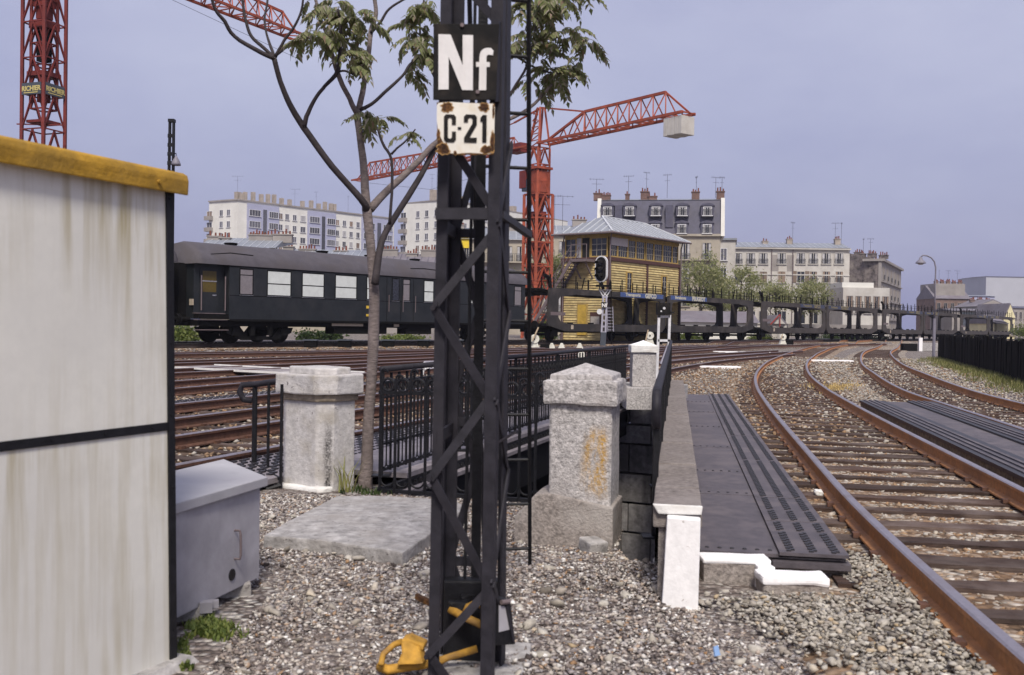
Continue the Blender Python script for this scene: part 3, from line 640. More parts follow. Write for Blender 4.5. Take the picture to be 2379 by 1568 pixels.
sh = [o for o in bpy.data.objects if o.parent == r2 and o.name.startswith('shaft')][0]; sh.data.materials[0] = lichen(M['grey_stone'], 'lichened_stone'); shaft1.data.materials[0] = lichen(M['pale_stone'], 'stained_pale_stone', (-.02, .05), (-.1, .74), (.025, .022, .022), .30, .62, (.05, .05, .1, .4))
C3 = gr(1497, 905, .41); s3 = .41
r3 = root('stone_pillar', (2.35, 17.6, .4), 'small square stone pillar with a white painted top at the railing end', 'pillar')
cx, cy = at(1497, 850, 17.3).x, 17.3
MB().b2((cx - s3 / 2, cy, .40), (cx + s3 / 2, cy + s3, 1.03)).build('shaft', M['grey_stone'], r3, bevel=.012, rough=(.005, 6, 3))
MB().b2((cx - s3 / 2 - .035, cy - .035, 1.0), (cx + s3 / 2 + .035, cy + s3 + .035, 1.13)).build('cap', M['worn_white'], r3, bevel=.015, rough=(.012, 7, 3))
mb = MB(); h = s3 / 2 + .02; my = cy + s3 / 2; mb.add([(cx - h, my - h, 1.12), (cx + h, my - h, 1.12), (cx + h, my + h, 1.12), (cx - h, my + h, 1.12), (cx, my, 1.21)], [(0, 1, 4), (1, 2, 4), (2, 3, 4), (3, 0, 4), (0, 1, 2, 3)]); mb.build('cap_top', M['white_paint'], r3, rough=(.008, 6, 2))
MB().b2((cx - .33, cy - .25, .02), (cx + .36, cy + .62, .40)).build('base_block', M['grey_stone'], r3, bevel=.012, rough=(.006, 6, 2))

# ------------------------------------------------------------------ parapet coping with the white painted end
r = root('stone_parapet', (.9, 5.4, 0), 'low parapet of brown coping stones with a white painted end post', 'parapet')
c0, c1 = V((.775, 5.36, 0)), V((2.88, 18.2, 0)); du = (c1 - c0).normalized(); dr = V((du.y, -du.x, 0)); L = (c1 - c0).length; s = 0; k = 0
wd = .262
lens = [.62, 1.0, 1.25, 1.5, 1.3, 1.7, 1.4, 1.9, 2.2, 2.4]
while s < L - .2:
    l = min(lens[k % len(lens)], L - s); p = c0 + du * (s + .006); e = c0 + du * (s + l - .006)
    mb = MB(); mb.prism([p + V((0, 0, .37)), e + V((0, 0, .37)), e + dr * wd + V((0, 0, .37)), p + dr * wd + V((0, 0, .37))], (0, 0, .125 + random.uniform(-.006, .006)))
    mb.build('coping_stone', M['coping'], r, bevel=.012, rough=(.005, 5, 2)); s += l; k += 1
MB().prism([c0 + du * .04 + dr * .03 + V((0, 0, -.5)), c1 + dr * .03 + V((0, 0, -.5)), c1 + dr * (wd - .03) + V((0, 0, -.5)), c0 + du * .04 + dr * (wd - .03) + V((0, 0, -.5))], (0, 0, .868)).build('wall', M['brown_stone'], r, rough=(.01, 4, 0))
e = c0 - du * .005
MB().prism([e + dr * .03 + V((0, 0, .445)), e + dr * (wd - .004) + V((0, 0, .45)), e + dr * (wd + .002) + V((0, 0, .498)), e + dr * -.003 + V((0, 0, .499))], -du * .02).build('painted_nosing', M['worn_white'], r, bevel=.008)
w0 = gr(1536, 1396); w1 = gr(1622, 1400); ph = .445
mb = MB(); mb.prism([V((w0.x, w0.y, -.1)), V((w1.x, w1.y, -.1)), V((w1.x + .005, w1.y, ph - .01)), V((w0.x + .025, w0.y, ph))], V((.02, .13, 0))); mb.build('painted_post', M['white_paint'], r, bevel=.006, rough=(.003, 9, 3))

# ------------------------------------------------------------------ footplates beside the track
def studs(mb, O, u, rr, s0, s1, r0, z, step=.075):
    s = s0
    while s < s1:
        for e in (-.012, .012): mb.box(O + u * (s + (.03 if e > 0 else 0)) + rr * (r0 + e) + V((0, 0, z)), (.024, .034, .012), Matrix((rr, u, V((0, 0, 1)))).transposed())
        s += step
O = V((1.165, 6.02, 0)); u = V((.1645, .9864, 0)); rr = V((.9864, -.1645, 0)); ZP = .10
r = root('footplate_walkway', tuple(O), 'dark iron footplates with studded rows between the parapet and the rusty rail', 'walkway')
brk = [0, 2.1, 3.35, 5.3, 7.6, 10.0, 12.2, 14.3]
for k in range(len(brk) - 1):
    a, b = O + u * (brk[k] + .003), O + u * (brk[k + 1] - .003)
    MB().prism([q + V((0, 0, ZP - .02 + .002 * (k % 2))) for q in (a, b, b + rr * .458, a + rr * .458)], (0, 0, .02)).build('smooth_plate', M['plate'], r)
    mb = MB()
    for q in range(6): mb.lathe([(.014, 0), (.012, .006), (.004, .009)], a + u * .09 + rr * (.04 + q * .075) + V((0, 0, ZP)), 8)
    mb.build('rivet_row', M['plate_dark'], r, kind='stuff')
brk = [-.02, .62, .98, 1.4, 1.95, 4.2, 6.5, 9.0, 11.6, 14.3]
for k in range(len(brk) - 1):
    a, b = O + u * (brk[k] + .004), O + u * (brk[k + 1] - .004); zz = ZP + .012 - .0015 * (k % 2)
    w_ = .40
    pl = MB().prism([q + V((0, 0, zz - .015)) for q in (a + rr * .462, b + rr * .462, b + rr * (.462 + w_), a + rr * (.462 + w_))], (0, 0, .02)).build('ribbed_plate', M['plate'], r)
    mb = MB()
    for c in (.07, .2, .33): studs(mb, O + rr * .462, u, rr, brk[k] + .05, brk[k + 1] - .04, c, zz + .008, .072 if brk[k] < 6 else .1)
    mb.build('stud_rows', M['plate_dark'], pl, kind='stuff')
for k in range(1):
    MB().prism([q + V((0, 0, -.2)) for q in (O + u * .05 + rr * .02, O + u * 14.3 + rr * .02, O + u * 14.3 + rr * .86, O + u * .05 + rr * .86)], (0, 0, .275)).build('plate_bed', M['brown_stone'], r)
MB().prism([q + V((0, 0, .03)) for q in (O - u * .045 + rr * .42, O + u * .1 + rr * .42, O + u * .1 + rr * .87, O - u * .045 + rr * .87)], (0, 0, .035)).build('end_plate', M['plate'], r)
# painted kerb stones at its end
k1 = MB().b2((1.14, 5.80, -.08), (1.53, 5.97, .085)).build('kerb_stone', M['brown_stone'], label='kerb stone with a white painted top beside the white parapet post', cat='kerb', bevel=.015, rough=(.008, 6, 2))
MB().b2((1.137, 5.795, .07), (1.535, 5.975, .098)).build('painted_top', M['white_paint'], k1, bevel=.01, rough=(.008, 8, 3))
k2 = MB().b2((1.43, 5.56, -.1), (1.80, 5.74, .045)).build('kerb_stone', M['brown_stone'], label='kerb stone with a white painted top at the end of the ribbed footplate', cat='kerb', bevel=.02, rough=(.01, 6, 2))
MB().b2((1.424, 5.553, .012), (1.808, 5.748, .058)).build('painted_top', M['white_paint'], k2, bevel=.015, rough=(.012, 8, 3))
MB().b2((1.44, 5.72, -.1), (1.54, 5.82, .075)).build('painted_link', M['white_paint'], k2, bevel=.01, rough=(.006, 8, 2))
# second walkway on its concrete plinth, right of the near track
O = V((4.47, 8.0, 0)); u = V((.19, .9818, 0)); rr = V((.9818, -.19, 0)); zt = .135
r = root('footplate_walkway', tuple(O), 'raised walkway of black ribbed strips on a concrete plinth between two rusty tracks', 'walkway')
MB().prism([q + V((0, 0, -.12)) for q in (O - u * 2 + rr * .03, O + u * 10.9 + rr * .03, O + u * 10.9 + rr * 1.27, O - u * 2 + rr * 1.27)], (0, 0, .215)).build('plinth', mat('plinth_stone', (.2, .165, .12), .95, var=.4, scale=20, bump=.7), r)
for k in range(7):
    s0, s1 = -2 + k * 1.84, -2 + (k + 1) * 1.84 - .008
    for nme, w0_, w1_, zz, mt in (('ribbed_plate', 0, .44, zt, 'plate_dark'), ('smooth_plate', .445, .84, zt - .012, 'plate'), ('ribbed_plate', .845, 1.3, zt + .012, 'plate_dark')):
        a, b = O + u * s0, O + u * s1
        pl = MB().prism([q + V((0, 0, zz - .04)) for q in (a + rr * w0_, b + rr * w0_, b + rr * w1_, a + rr * w1_)], (0, 0, .04)).build(nme, M[mt], r)
        if nme[0] == 'r':
            mb = MB()
            for c in (.1, .2, .3): mb.beam(a + rr * (w0_ + c) + V((0, 0, zz + .006)), b + rr * (w0_ + c) + V((0, 0, zz + .006)), .045, .014)
            mb.build('ribs', M['plate'], pl)
# studded plates and board crossings between the left hand tracks
def strip(name, label, cat, cA, cB, w_, z, pieces, mt, gap=.006, th=.05, st=False, group=None):
    a, b = V((*cA, 0)), V((*cB, 0)); d = (b - a); L = d.length; u = d / L; n = V((u.y, -u.x, 0))
    r = root(name, (cA[0], cA[1], z - th), label, cat, group=group)
    for k in range(pieces):
        s0, s1 = L * k / pieces + gap / 2, L * (k + 1) / pieces - gap / 2
        o = MB().prism([q + V((0, 0, z - th)) for q in (a + u * s0, a + u * s1, a + u * s1 + n * w_, a + u * s0 + n * w_)], (0, 0, th + random.uniform(-.004, .004))).build('plate' if st else 'board', M[mt], r)
        if st:
            mb = MB(); s = s0 + .05
            while s < s1:
                for c in range(int(w_ / .12)): mb.box(a + u * s + n * (.07 + c * .12 + (.03 if int(s / .1) % 2 else 0)) + V((0, 0, z + .006)), (.05, .05, .012), Matrix((u, n, V((0, 0, 1)))).transposed())
                s += .1
            mb.build('studs', M['plate_dark'], o, kind='stuff')
    return r
deckm = M['deck']
strip('footplate_walkway', 'lilac grey studded iron plates between two rusty tracks left of the tree', 'walkway', (-8.3, 10.4), (-.4, 31.2), 1.05, .06, 12, 'deck', st=True, group='studded plates among the tracks')
strip('footplate_walkway', 'lilac grey studded iron plates in the bridge deck behind the left pillar', 'walkway', (-4.2, 5.6), (1.3, 20.2), .95, .09, 9, 'deck', st=True, group='studded plates on the bridge deck')
bx = MB(); r = root('board_crossing', tuple(gr(415, 858, .1)), 'grey plank crossing laid over the rails behind the left pillar', 'crossing')
a, b = gr(380, 853, .12), gr(735, 872, .12); L = (b - a).length; u = (b - a).normalized(); n = V((-u.y, u.x, 0))
mat('crossing_board', (.26, .235, .24), .8, var=.25, scale=4, rnd=.2)
for k in range(7): MB().prism([q + n * (k * .27) + V((0, 0, -.04)) for q in (a, b, b + n * .26, a + n * .26)], (0, 0, .05)).build('board', M['crossing_board'], r)
for k in (0, 6): MB().beam(a + n * (k * .31 - .04) + V((0, 0, .015)), b + n * (k * .31 - .04) + V((0, 0, .015)), .05, .05).build('edge_board', M['worn_white'], r)

# ------------------------------------------------------------------ concrete slab
zs = .085
P = [gr(x, y, zs) for x, y in ((612, 1242), (770, 1256), (936, 1284), (1002, 1238), (1086, 1176), (1060, 1163), (900, 1152), (782, 1150))]
MB().prism([p + V((0, 0, -.16)) for p in P], (0, 0, .16)).build('concrete_slab', M['concrete'], label='weathered grey concrete slab lying on the gravel below the iron railing', cat='slab', bevel=.012, rough=(.01, 4, 3))
SLAB = [(p.x, p.y) for p in P]

# ------------------------------------------------------------------ loose stones
def scatter(n, x0, x1, y0, y1, ok, smin, smax, zoff=0.0, pw=1.0):
    P = []; Z = []
    X = rng.uniform(x0, x1, n * 1); Y = rng.uniform(y0, y1, n * 1)
    for x, y in zip(X, Y):
        if ok(x, y): P.append((x, y, zg(x, y) + zoff))
    P = np.array(P); sz = smin + (smax - smin) * rng.random(len(P)) ** 2.2 * pw
    P[:, 2] += sz * rng.uniform(-.05, .28, len(P)); return P, sz
def okfg(x, y):
    if inpoly(x, y, PIT) or inpoly(x, y, SLAB): return False
    if abs(x) > .62 * y + .2: return False
    if x > .90 + .163 * (y - 5.9) + .0: return y < 5.95 - (x - .9) * .1 and x < 1.2 + .25 * (5.95 - y) + rng.normal(0, .16)
    return x > -2.2 and not (x < -1.25 and y < 5.4) and not (y > 8.3 and x < -1.1)
P, sz = scatter(112000, -2.2, 2.3, 3.2, 8.6, okfg, .010, .042)
stones('gravel', P, sz, M['pebbles'], small=True, label='fine brown and white gravel of the foreground')
P, sz = scatter(420, -2.0, 2.0, 3.3, 8.2, okfg, .05, .1)
stones('gravel', P, sz, M['ballast'], label='larger loose stones in the foreground gravel')
Ca = TRACKS[0][0]
def ax(y):
    for i in range(len(Ca) - 1):
        if Ca[i].y <= y <= Ca[i + 1].y: return Ca[i].x + (Ca[i + 1].x - Ca[i].x) * (y - Ca[i].y) / (Ca[i + 1].y - Ca[i].y)
    return 99
def okbal(x, y):
    if abs(x) > .62 * y + .2: return False
    if y > 5.9: return 1.165 + .1645 * (y - 6) / .9864 + .9 < x < 4.47 + .19 * (y - 8) and abs(abs(x - ax(y)) - .76) > .07
    return x > 1.1 + .25 * (5.95 - y) + rng.normal(0, .12) and abs(abs(x - ax(y)) - .76) > .07 and not (x < 1.95 and y > 5.45)
P, sz = scatter(30000, .9, 6.5, 3.0, 13, okbal, .032, .085, .036)
t = np.array([abs(x - ax(y)) for x, y, z in P]); near = (t < 1.25) & (rng.random(len(t)) < np.where(P[:, 1] > 6.5, .6, .75) ) | ((t > .5) & (t < 1.2) & (rng.random(len(t)) < .7))
# keep many sleepers showing between the rails
spc = lambda y: (y / .6) % 1
sl_ = np.array([(c.x, c.y, t_.x, t_.y) for c, t_ in SLP[0] if c.y < 14])
dm = np.min(np.abs((P[:, None, 0] - sl_[None, :, 0]) * sl_[None, :, 2] + (P[:, None, 1] - sl_[None, :, 1]) * sl_[None, :, 3]), axis=1)
keep = (t > 1.2) | (dm > .075 + rng.normal(0, .035, len(t))) | (rng.random(len(t)) < .24)
P[:, 2] -= np.where(t < 1.2, np.clip(sz * .35, .008, .03), 0)
P, sz, t, near = P[keep], sz[keep], t[keep], near[keep]
def okheap(x, y): return x > 1.05 + .3 * (5.9 - y) + rng.normal(0, .12) and x < ax(y) - .82 and not (x < 1.98 and y > 5.42) and y < 6.4 and x < .62 * y + .2
Ph, sh_ = scatter(27000, .9, 3.4, 3.0, 6.4, okheap, .022, .055, .04); Ph[:, 2] += rng.random(len(Ph)) ** 2 * .04
stones('ballast_stones', Ph, sh_, M['ballast'], label='heap of pale angular ballast below the painted kerb stones')
stones('ballast_stones', P[~near], sz[~near], M['ballast'], label='pale angular ballast stones beside the near track')
stones('ballast_stones', P[near], sz[near] * .95, M['rusty_ballast'], label='rust stained ballast stones between the near rails')
def okmid(x, y):
    if abs(x) > .6 * y + .3 or inpoly(x, y, PIT): return False
    if x < 1.165 + .1645 * (y - 6) + .9 and y < 20.5 and x > -1.5 + .33 * (y - 8.5): return False
    if 4.4 + .19 * (y - 8) < x < 5.85 + .19 * (y - 8) and y < 19: return False
    if y < 13 and 0 < x < 4.5 + .19 * (y - 8): return False
    return not (x < 0 and y < 8.8)
P, sz = scatter(60000, -13, 17, 8.5, 30, okmid, .04, .10, .045)
Pf, sf = scatter(42000, -13, 27, 30, 52, lambda x, y: okmid(x, y) and tdist(x, y) > 2.2, .06, .14, .045); P = np.concatenate([P, Pf]); sz = np.concatenate([sz, sf])
P[:, 2] -= .006
kp = np.ones(len(P), bool)
for q in range(5):
    sl_ = np.array([(c.x, c.y, t_.x, t_.y) for c, t_ in SLP[q] if 7 < c.y < 31]); dx = P[:, None, 0] - sl_[None, :, 0]; dy_ = P[:, None, 1] - sl_[None, :, 1]
    kp &= ~((np.abs(dx * sl_[None, :, 2] + dy_ * sl_[None, :, 3]) < .11) & (np.abs(dx * sl_[None, :, 3] - dy_ * sl_[None, :, 2]) < 1.15)).any(1) | (rng.random(len(P)) < .08)
P, sz = P[kp], sz[kp]
red = rng.random(len(P)) < np.where(P[:, 0] < 2 + .2 * P[:, 1], .8, .3)
stones('ballast_stones', P[~red], sz[~red], M['ballast'], label='grey ballast stones spread between the farther tracks')
stones('ballast_stones', P[red], sz[red], M['rusty_ballast'], label='brown ballast stones spread between the farther tracks')
P = []
for k in range(9000):
    s_, d__ = random.uniform(-12, 75), random.uniform(1.0, 2.0); p = TP + TU * s_ + TN * d__
    if p.y > 28: P.append((p.x, p.y, zg(p.x, p.y) + .02))
P = np.array(P); stones('ballast_stones', P, rng.uniform(.06, .14, len(P)), M['rusty_ballast'], label='brown stones on the bank below the train')
# ------------------------------------------------------------------ white shed with the yellow eaves
A = V((-1.395, 4.16, 0)); fd = V((-.398, -.917, 0)).normalized(); fn = V((.917, -.398, 0)).normalized()     # face runs from A along fd, looks along fn
LT = 2.6
r = root('white_shed', (-2.2, 2.6, 0), 'white panelled shed with yellow eaves, black edging and brown stains', 'shed')
tilt = V((-.035, 0, 0))
def sp(s, z, out=0): return A + fd * s + fn * out + V((-.02 * z, 0, z))
def panel(z0, z1, name):
    mb = MB(); mb.prism([sp(.028, z0), sp(LT, z0), sp(LT, z1), sp(.028, z1)], -fn * .06); return mb.build(name, M['shed_white'], r)
panel(.02, .99, 'lower_panel'); panel(1.02, 1.99, 'upper_panel')
MB().prism([sp(.03, .988, .006), sp(LT, .988, .006), sp(LT, 1.022, .006), sp(.03, 1.022, .006)], -fn * .05).build('middle_strip', M['black_iron'], r)
MB().prism([sp(.03, 0, .008), sp(.03, 1.985, .008), sp(-.008, 1.985, .008), sp(-.008, 0, .008)], -fn * .06).build('corner_post', M['black_iron'], r)
q0, q1 = sp(.0, 0, -.085), sp(LT, 0, -.085); back = -fn * 1.7
MB().prism([q0 + V((0, 0, .02)), q1 + V((0, 0, .02)), q1 + V((0, 0, 1.96)), q0 + V((0, 0, 1.96))], back).build('body', M['shed_white'], r)
# eaves: rounded top edge
prof = [(.045, 1.97), (.05, 2.03), (.042, 2.055), (.02, 2.068), (-.04, 2.072), (-1.8, 2.09), (-1.8, 2.0), (-.02, 1.985)]
mb = MB(); mb.prism([sp(-.06, z_, o_) for o_, z_ in prof], fd * (LT + .1)); mb.build('eaves', M['shed_yellow'], r, bevel=.006, rough=(.006, 3, 2))
MB().lathe([(.008, 0), (.007, .006), (.002, .009)], (0, 0, 0), 8)
mb = MB(); mb.tube([sp(.12, 2.005, .045), sp(.12, 2.005, .062)], .009, 8); mb.build('screw', M['shed_yellow'], r)
for s_, z_ in [(.011, .15 + .3 * k) for k in range(7)] + [(.12 + .25 * k, 1.005) for k in range(9)]:
    MB().tube([sp(s_, z_, .004), sp(s_, z_, .011)], .005, 6).build('screw', M['black_iron'], r)
mb = MB(); mb.prism([sp(-.08, -.02, .08), sp(LT, -.02, .08), sp(LT, .03, .05), sp(-.05, .03, .05)], -fn * .5); mb.build('concrete_base', M['concrete'], r, rough=(.008, 5, 1))

# ------------------------------------------------------------------ grey cabinet behind it
zt, zb = .60, .06
fr, bk = gr(622, 1110, zt), gr(520, 1068, zt); fl = fr + (gr(415, 1170, zt) - fr).normalized() * 1.02; bl = bk + (fl - fr)
r = root('grey_cabinet', (-1.6, 5.2, 0), 'low grey metal cabinet with a sloping lid and handle beside the white shed', 'cabinet')
ins = lambda p, k=.04: p + ((fr + bl) / 2 - p).normalized() * k
B = [ins(p) for p in (fr, fl, bl, bk)]
MB().prism([V((p.x, p.y, zb)) for p in B], (0, 0, zt - zb - .02)).build('body', M['grey_box'], r, bevel=.006)
MB().prism([V((p.x, p.y, zt - .045)) for p in (fr, fl, bl, bk)], (0, 0, .05)).build('lid', mat('lit_grey_lid', (.42, .415, .44), .6, var=.1, scale=6, col2=(.33, .32, .35), patch=.45, pscale=3), r, bevel=.005)  # lid paler than the body: brighter light on the top put into its colour
fx = (B[1] - B[0]).normalized(); fno = V((-fx.y, fx.x, 0)); fno = fno if fno.x > 0 else -fno
def fp(px, py, out=0):                                  # a point on the cabinet front seen at that pixel
    o_, n_ = B[0], fno; v = ray(px, py); t = (o_ - CAM).dot(n_) / v.dot(n_); return CAM + v * t + n_ * out
mb = MB(); a_, b_ = fp(545, 1232), fp(545, 1298); mb.tube([a_, a_ + fno * .03, a_ + fno * .035 + V((0, 0, -.02)) , b_ + fno * .035 + V((0, 0, .02)), b_ + fno * .03, b_], .006, 6); mb.build('handle', M['steel_grey'], r)
mb = MB(); c_ = fp(538, 1335); mb.tube([c_ - fno * .01, c_ + fno * .006], .03, 14); mb.build('lock_hole', M['black_iron'], r)
mb = MB(); c_ = fp(470, 1408); mb.box(c_ + fno * .02, (.06, .06, .05), Matrix.Rotation(.3, 3, 'Z')); mb.box(c_ + fno * .03 - fx * .05, (.05, .04, .035), Matrix.Rotation(.3, 3, 'Z')); mb.build('latch', M['grey_box'], r)
for px, py in ((560, 1385), (450, 1440)):
    q = gr(px, py, 0); MB().box(V((q.x - .05, q.y + .05, .03)), (.16, .16, .08), Matrix.Rotation(.35, 3, 'Z')).build('support_block', M['concrete'], r, bevel=.01, rough=(.006, 8, 1))

# ------------------------------------------------------------------ lattice mast
YM = 3.95
r = root('lattice_mast', (-.2, 4.1, 0), 'tall black riveted lattice mast carrying two enamel plates', 'mast')
ZT_ = 4.6
def mp_(px, py, Y): return at(px, py, Y)
# the four legs as straight lines in space, through their foot and head as seen
def leg(px0, px1, Y):        # pixel x at y=1568 and y=0
    a_, b_ = at(px0, 1568, Y), at(px1, 0, Y); d = (b_ - a_) / (b_.z - a_.z)
    return lambda z: a_ + d * (z - a_.z)
FL, FR = leg(1006, 1036, YM), leg(1129, 1155, YM - .06)
BL, BR_ = leg(1042, 1066, YM + .36), leg(1165, 1179, YM + .26)
ex = (FR(1) - FL(1)).normalized(); ey = V((-ex.y, ex.x, 0)); ey = ey if ey.y > 0 else -ey
def angle_leg(Lf, w1, w2, sx, sy, nm='leg', t=.009, z0=-.15):
    a_, b_ = Lf(z0), Lf(ZT_); mb = MB()
    mb.prism([a_, a_ + ex * (w1 * sx), a_ + ex * (w1 * sx) + ey * (t * sy), a_ + ey * (t * sy)], b_ - a_)
    mb.prism([a_ + ey * (t * sy * 1.02), a_ + ex * (t * sx) + ey * (t * sy * 1.02), a_ + ex * (t * sx) + ey * (w2 * sy), a_ + ey * (w2 * sy)], b_ - a_)
    mb.build(nm, M['black_paint'], r)
angle_leg(lambda z: FL(z) - ex * .0225, .045, .04, 1, 1); angle_leg(lambda z: FR(z) + ex * .024, .048, .04, -1, 1)
angle_leg(lambda z: BL(z) - ex * .027, .054, .04, 1, -1); angle_leg(lambda z: BR_(z) + ex * .017, .036, .06, -1, -1)
mid = leg(1102, 1123, YM + .36)
MB().beam(mid(-.1), mid(ZT_), .041, .03, up=(0, 1, 0)).build('inner_channel', M['black_iron'], r)
rod = leg(1076, 1104, YM + .3); MB().tube([rod(.35), rod(ZT_)], .008, 6).build('inner_rod', M['black_iron'], r)
def flat(p, q, w_, n_, nm='lacing_bar', t=.008):
    d = (q - p).normalized(); s_ = d.cross(n_).normalized(); mb = MB()
    mb.prism([p + s_ * w_ / 2, q + s_ * w_ / 2, q - s_ * w_ / 2, p - s_ * w_ / 2], -n_ * t); return mb.build(nm, M['black_paint'], r)
fy = -ey
def onF(px, py): return at(px, py, YM - .03) + fy * .006
nodes = [((1060, 352), (1160, 508)), ((1160, 528), (1016, 706)), ((1010, 716), (1142, 930)), ((1140, 925), (1002, 1112)), ((1002, 1105), (1136, 1360)), ((1138, 1368), (996, 1522)), ((1165, -20), (1050, -160)), ((1165, 60), (1075, -40)), ((1004, 1528), (1130, 1700))]
for i, (p, q) in enumerate(nodes): 
    a_, b_ = onF(*p), onF(*q); off = fy * (.002 + .009 * (i % 2)); flat(a_ + off, b_ + off, .034, fy)
def yat(y0): return None
MB().beam(onF(1014, 497) + fy * .004, onF(1166, 497) + fy * .004, .02, .045).build('cross_bar', M['black_paint'], r)
Zs = [onF(1000, y).z for y in (300, 520, 720, 930, 1110, 1350, 1530)]
for i in range(len(Zs) - 1):
    z0, z1 = Zs[i], Zs[i + 1]
    p, q = (BL, mid) if i % 2 else (mid, BL)
    flat(p(z0) + ey * .004, q(z1) + ey * .004, .032, ey)
    p, q = (FR, BR_) if i % 2 else (BR_, FR)
    flat(p(z0) + ex * .03, q(z1) + ex * .022, .026, ex)
for z in (Zs[1], Zs[3] - .12, .42): MB().beam(BL(z), mid(z), .02, .04).build('cross_bar', M['black_paint'], r)
for z in (Zs[1], Zs[3] - .15): MB().beam(FL(z) , BL(z), .012, .05).build('cross_bar', M['black_paint'], r)
MB().beam(at(1162, 498, YM + .05), at(1229, 545, YM + 1.0), .03, .03).build('ladder_bracket', M['black_paint'], r)
MB().prism([at(1158, 1030, YM + .05), at(1196, 1006, YM + .12), at(1196, 1000, YM + .12), at(1158, 1024, YM + .05)], ey * .06).build('side_bracket', M['black_paint'], r)
mb = MB(); c_ = FR(0) + ey * .15
mb.prism([V((FL(0).x - .08, YM - .12, -.12)), V((FR(0).x + .12, YM - .14, -.12)), V((FR(0).x + .2, YM + .5, -.12)), V((FL(0).x - .02, YM + .5, -.12))], (0, 0, .14)); mb.build('footing', M['concrete'], r, bevel=.02, rough=(.015, 5, 2))
for k in range(10):
    z = .25 + k * .42
    for L_, s_ in ((FL, .02), (FR, .0)): MB().lathe([(.009, 0), (.007, .006), (.002, .008)], (0, 0, 0), 8) if False else None
rv = MB()
for (p, q) in nodes[:6]:
    for e in (p, q):
        c_ = onF(*e) + fy * .016; rv.tube([c_, c_ + fy * .006], .011, 8)
rv.build('rivets', M['black_paint'], r, kind='stuff')

# enamel plates
def plate_pts(rect, Y): 
    (x0, y0, x1, y1) = rect; return [at(x0, y1, Y), at(x1, y1, Y), at(x1, y0, Y), at(x0, y0, Y)]
YS = YM - .10
sg = root('signal_plate', tuple(at(1083, 236, YS)), 'black enamel plate with white letters Nf on the lattice mast', 'sign')
P = [at(1006, 232, YS + .01), at(1152, 232, YS - .02), at(1160, 55, YS - .02), at(1007, 55, YS + .01)]
nrm = (P[1] - P[0]).cross(P[3] - P[0]).normalized(); nrm = nrm if nrm.y < 0 else -nrm
MB().prism(P, -nrm * .006).build('plate', M['enamel_black'], sg, bevel=.002)
MB().prism([at(1150, 236, YS - .015), at(1164, 236, YS + .05), at(1166, 50, YS + .05), at(1158, 50, YS - .015)], -nrm * .004).build('side_flange', M['black_paint'], sg)
def onp(px, py, P0, n_, out=.0015): v = ray(px, py); t = (P0 - CAM).dot(n_) / v.dot(n_); return CAM + v * t + n_ * out
def z6(u, v): return ((1450 + u / 2.24) * .643, (v / 2.24) * .643)
def glyph(polys, P0, n_, mt, par, nm='letter', th=.002):
    for poly in polys:
        mb = MB(); mb.prism([onp(*z6(*p), P0, n_) for p in poly], n_ * th); mb.build(nm, M[mt], par)
Ng = [[(302, 725), (302, 278), (400, 281), (498, 530), (498, 284), (582, 286), (580, 731), (494, 729), (384, 460), (384, 725)]]
def arcp(cx, cy, rx, ry, a0, a1, n=10): return [(cx + rx * math.cos(rad(a0 + (a1 - a0) * i / n)), cy + ry * math.sin(rad(a0 + (a1 - a0) * i / n))) for i in range(n + 1)]
fg_ = [[(628, 731), (632, 542), (606, 542), (606, 503), (632, 503), (634, 460)] + arcp(704, 450, 68, 62, 180, 262, 8) + [(728, 390), (747, 412), (742, 448), (712, 444)] + arcp(712, 465, 22, 22, 268, 180, 5) + [(690, 503), (717, 505), (717, 543), (690, 543), (688, 731)]]
glyph(Ng + fg_, P[0], nrm, 'letter_white', sg)
for (u, v) in ((495, 205), (620, 745)): 
    c_ = onp(*z6(u, v), P[0], nrm); MB().tube([c_, c_ + nrm * .006], .008, 8).build('bolt', M['steel_grey'], sg)
sg = root('number_plate', tuple(at(1083, 357, YS)), 'rusty chipped white enamel plate numbered C-21 on the lattice mast', 'sign')
E_ = [(288, 850), (300, 832), (400, 824), (520, 832), (640, 836), (744, 838), (757, 870), (754, 1000), (752, 1120), (740, 1195), (736, 1240), (700, 1248), (560, 1246), (400, 1240), (385, 1230), (350, 1170), (318, 1110), (296, 1050), (286, 960)]
P2 = [onp(*z6(u, v), P[0], nrm, -.002) for u, v in E_]
full = [onp(*z6(u, v), P[0], nrm, -.006) for u, v in ((286, 826), (756, 834), (748, 1252), (292, 1246))]
MB().prism(full, nrm * .004).build('rusty_base', M['rust_patch'], sg)
MB().prism(P2, nrm * .0015).build('enamel', M['enamel_white'], sg)
def blob(cx, cy, rx, ry, n=18): return [(cx + rx * math.cos(i / n * 6.283) * (1 + .6 * mnoise.noise((cx + i * .9, cy + .3, 0))), cy + ry * math.sin(i / n * 6.283) * (1 + .6 * mnoise.noise((cx, cy + i * .9, 3)))) for i in range(n)]
mat('rust_halo', (.36, .21, .08), .8, var=.4, scale=90)
for j, (cx, cy, rx, ry) in enumerate(((370, 868, 42, 36), (672, 868, 36, 34), (688, 1212, 36, 32), (340, 1205, 46, 44), (738, 1150, 14, 84), (436, 1238, 12, 16), (745, 900, 8, 50), (560, 1246, 90, 7), (300, 1090, 12, 40))):
    for nm, k, mt, o_ in (('rust_rim', 1.22, 'rust_halo', .0002), ('rust_spot', 1, 'rust_patch', .0007)):
        mb = MB(); mb.prism([onp(*z6(*p), P[0], nrm, .0005 + o_ + j * 1e-5) for p in blob(cx, cy, rx * k, ry * k)], nrm * .0004); mb.build(nm, M[mt], sg)
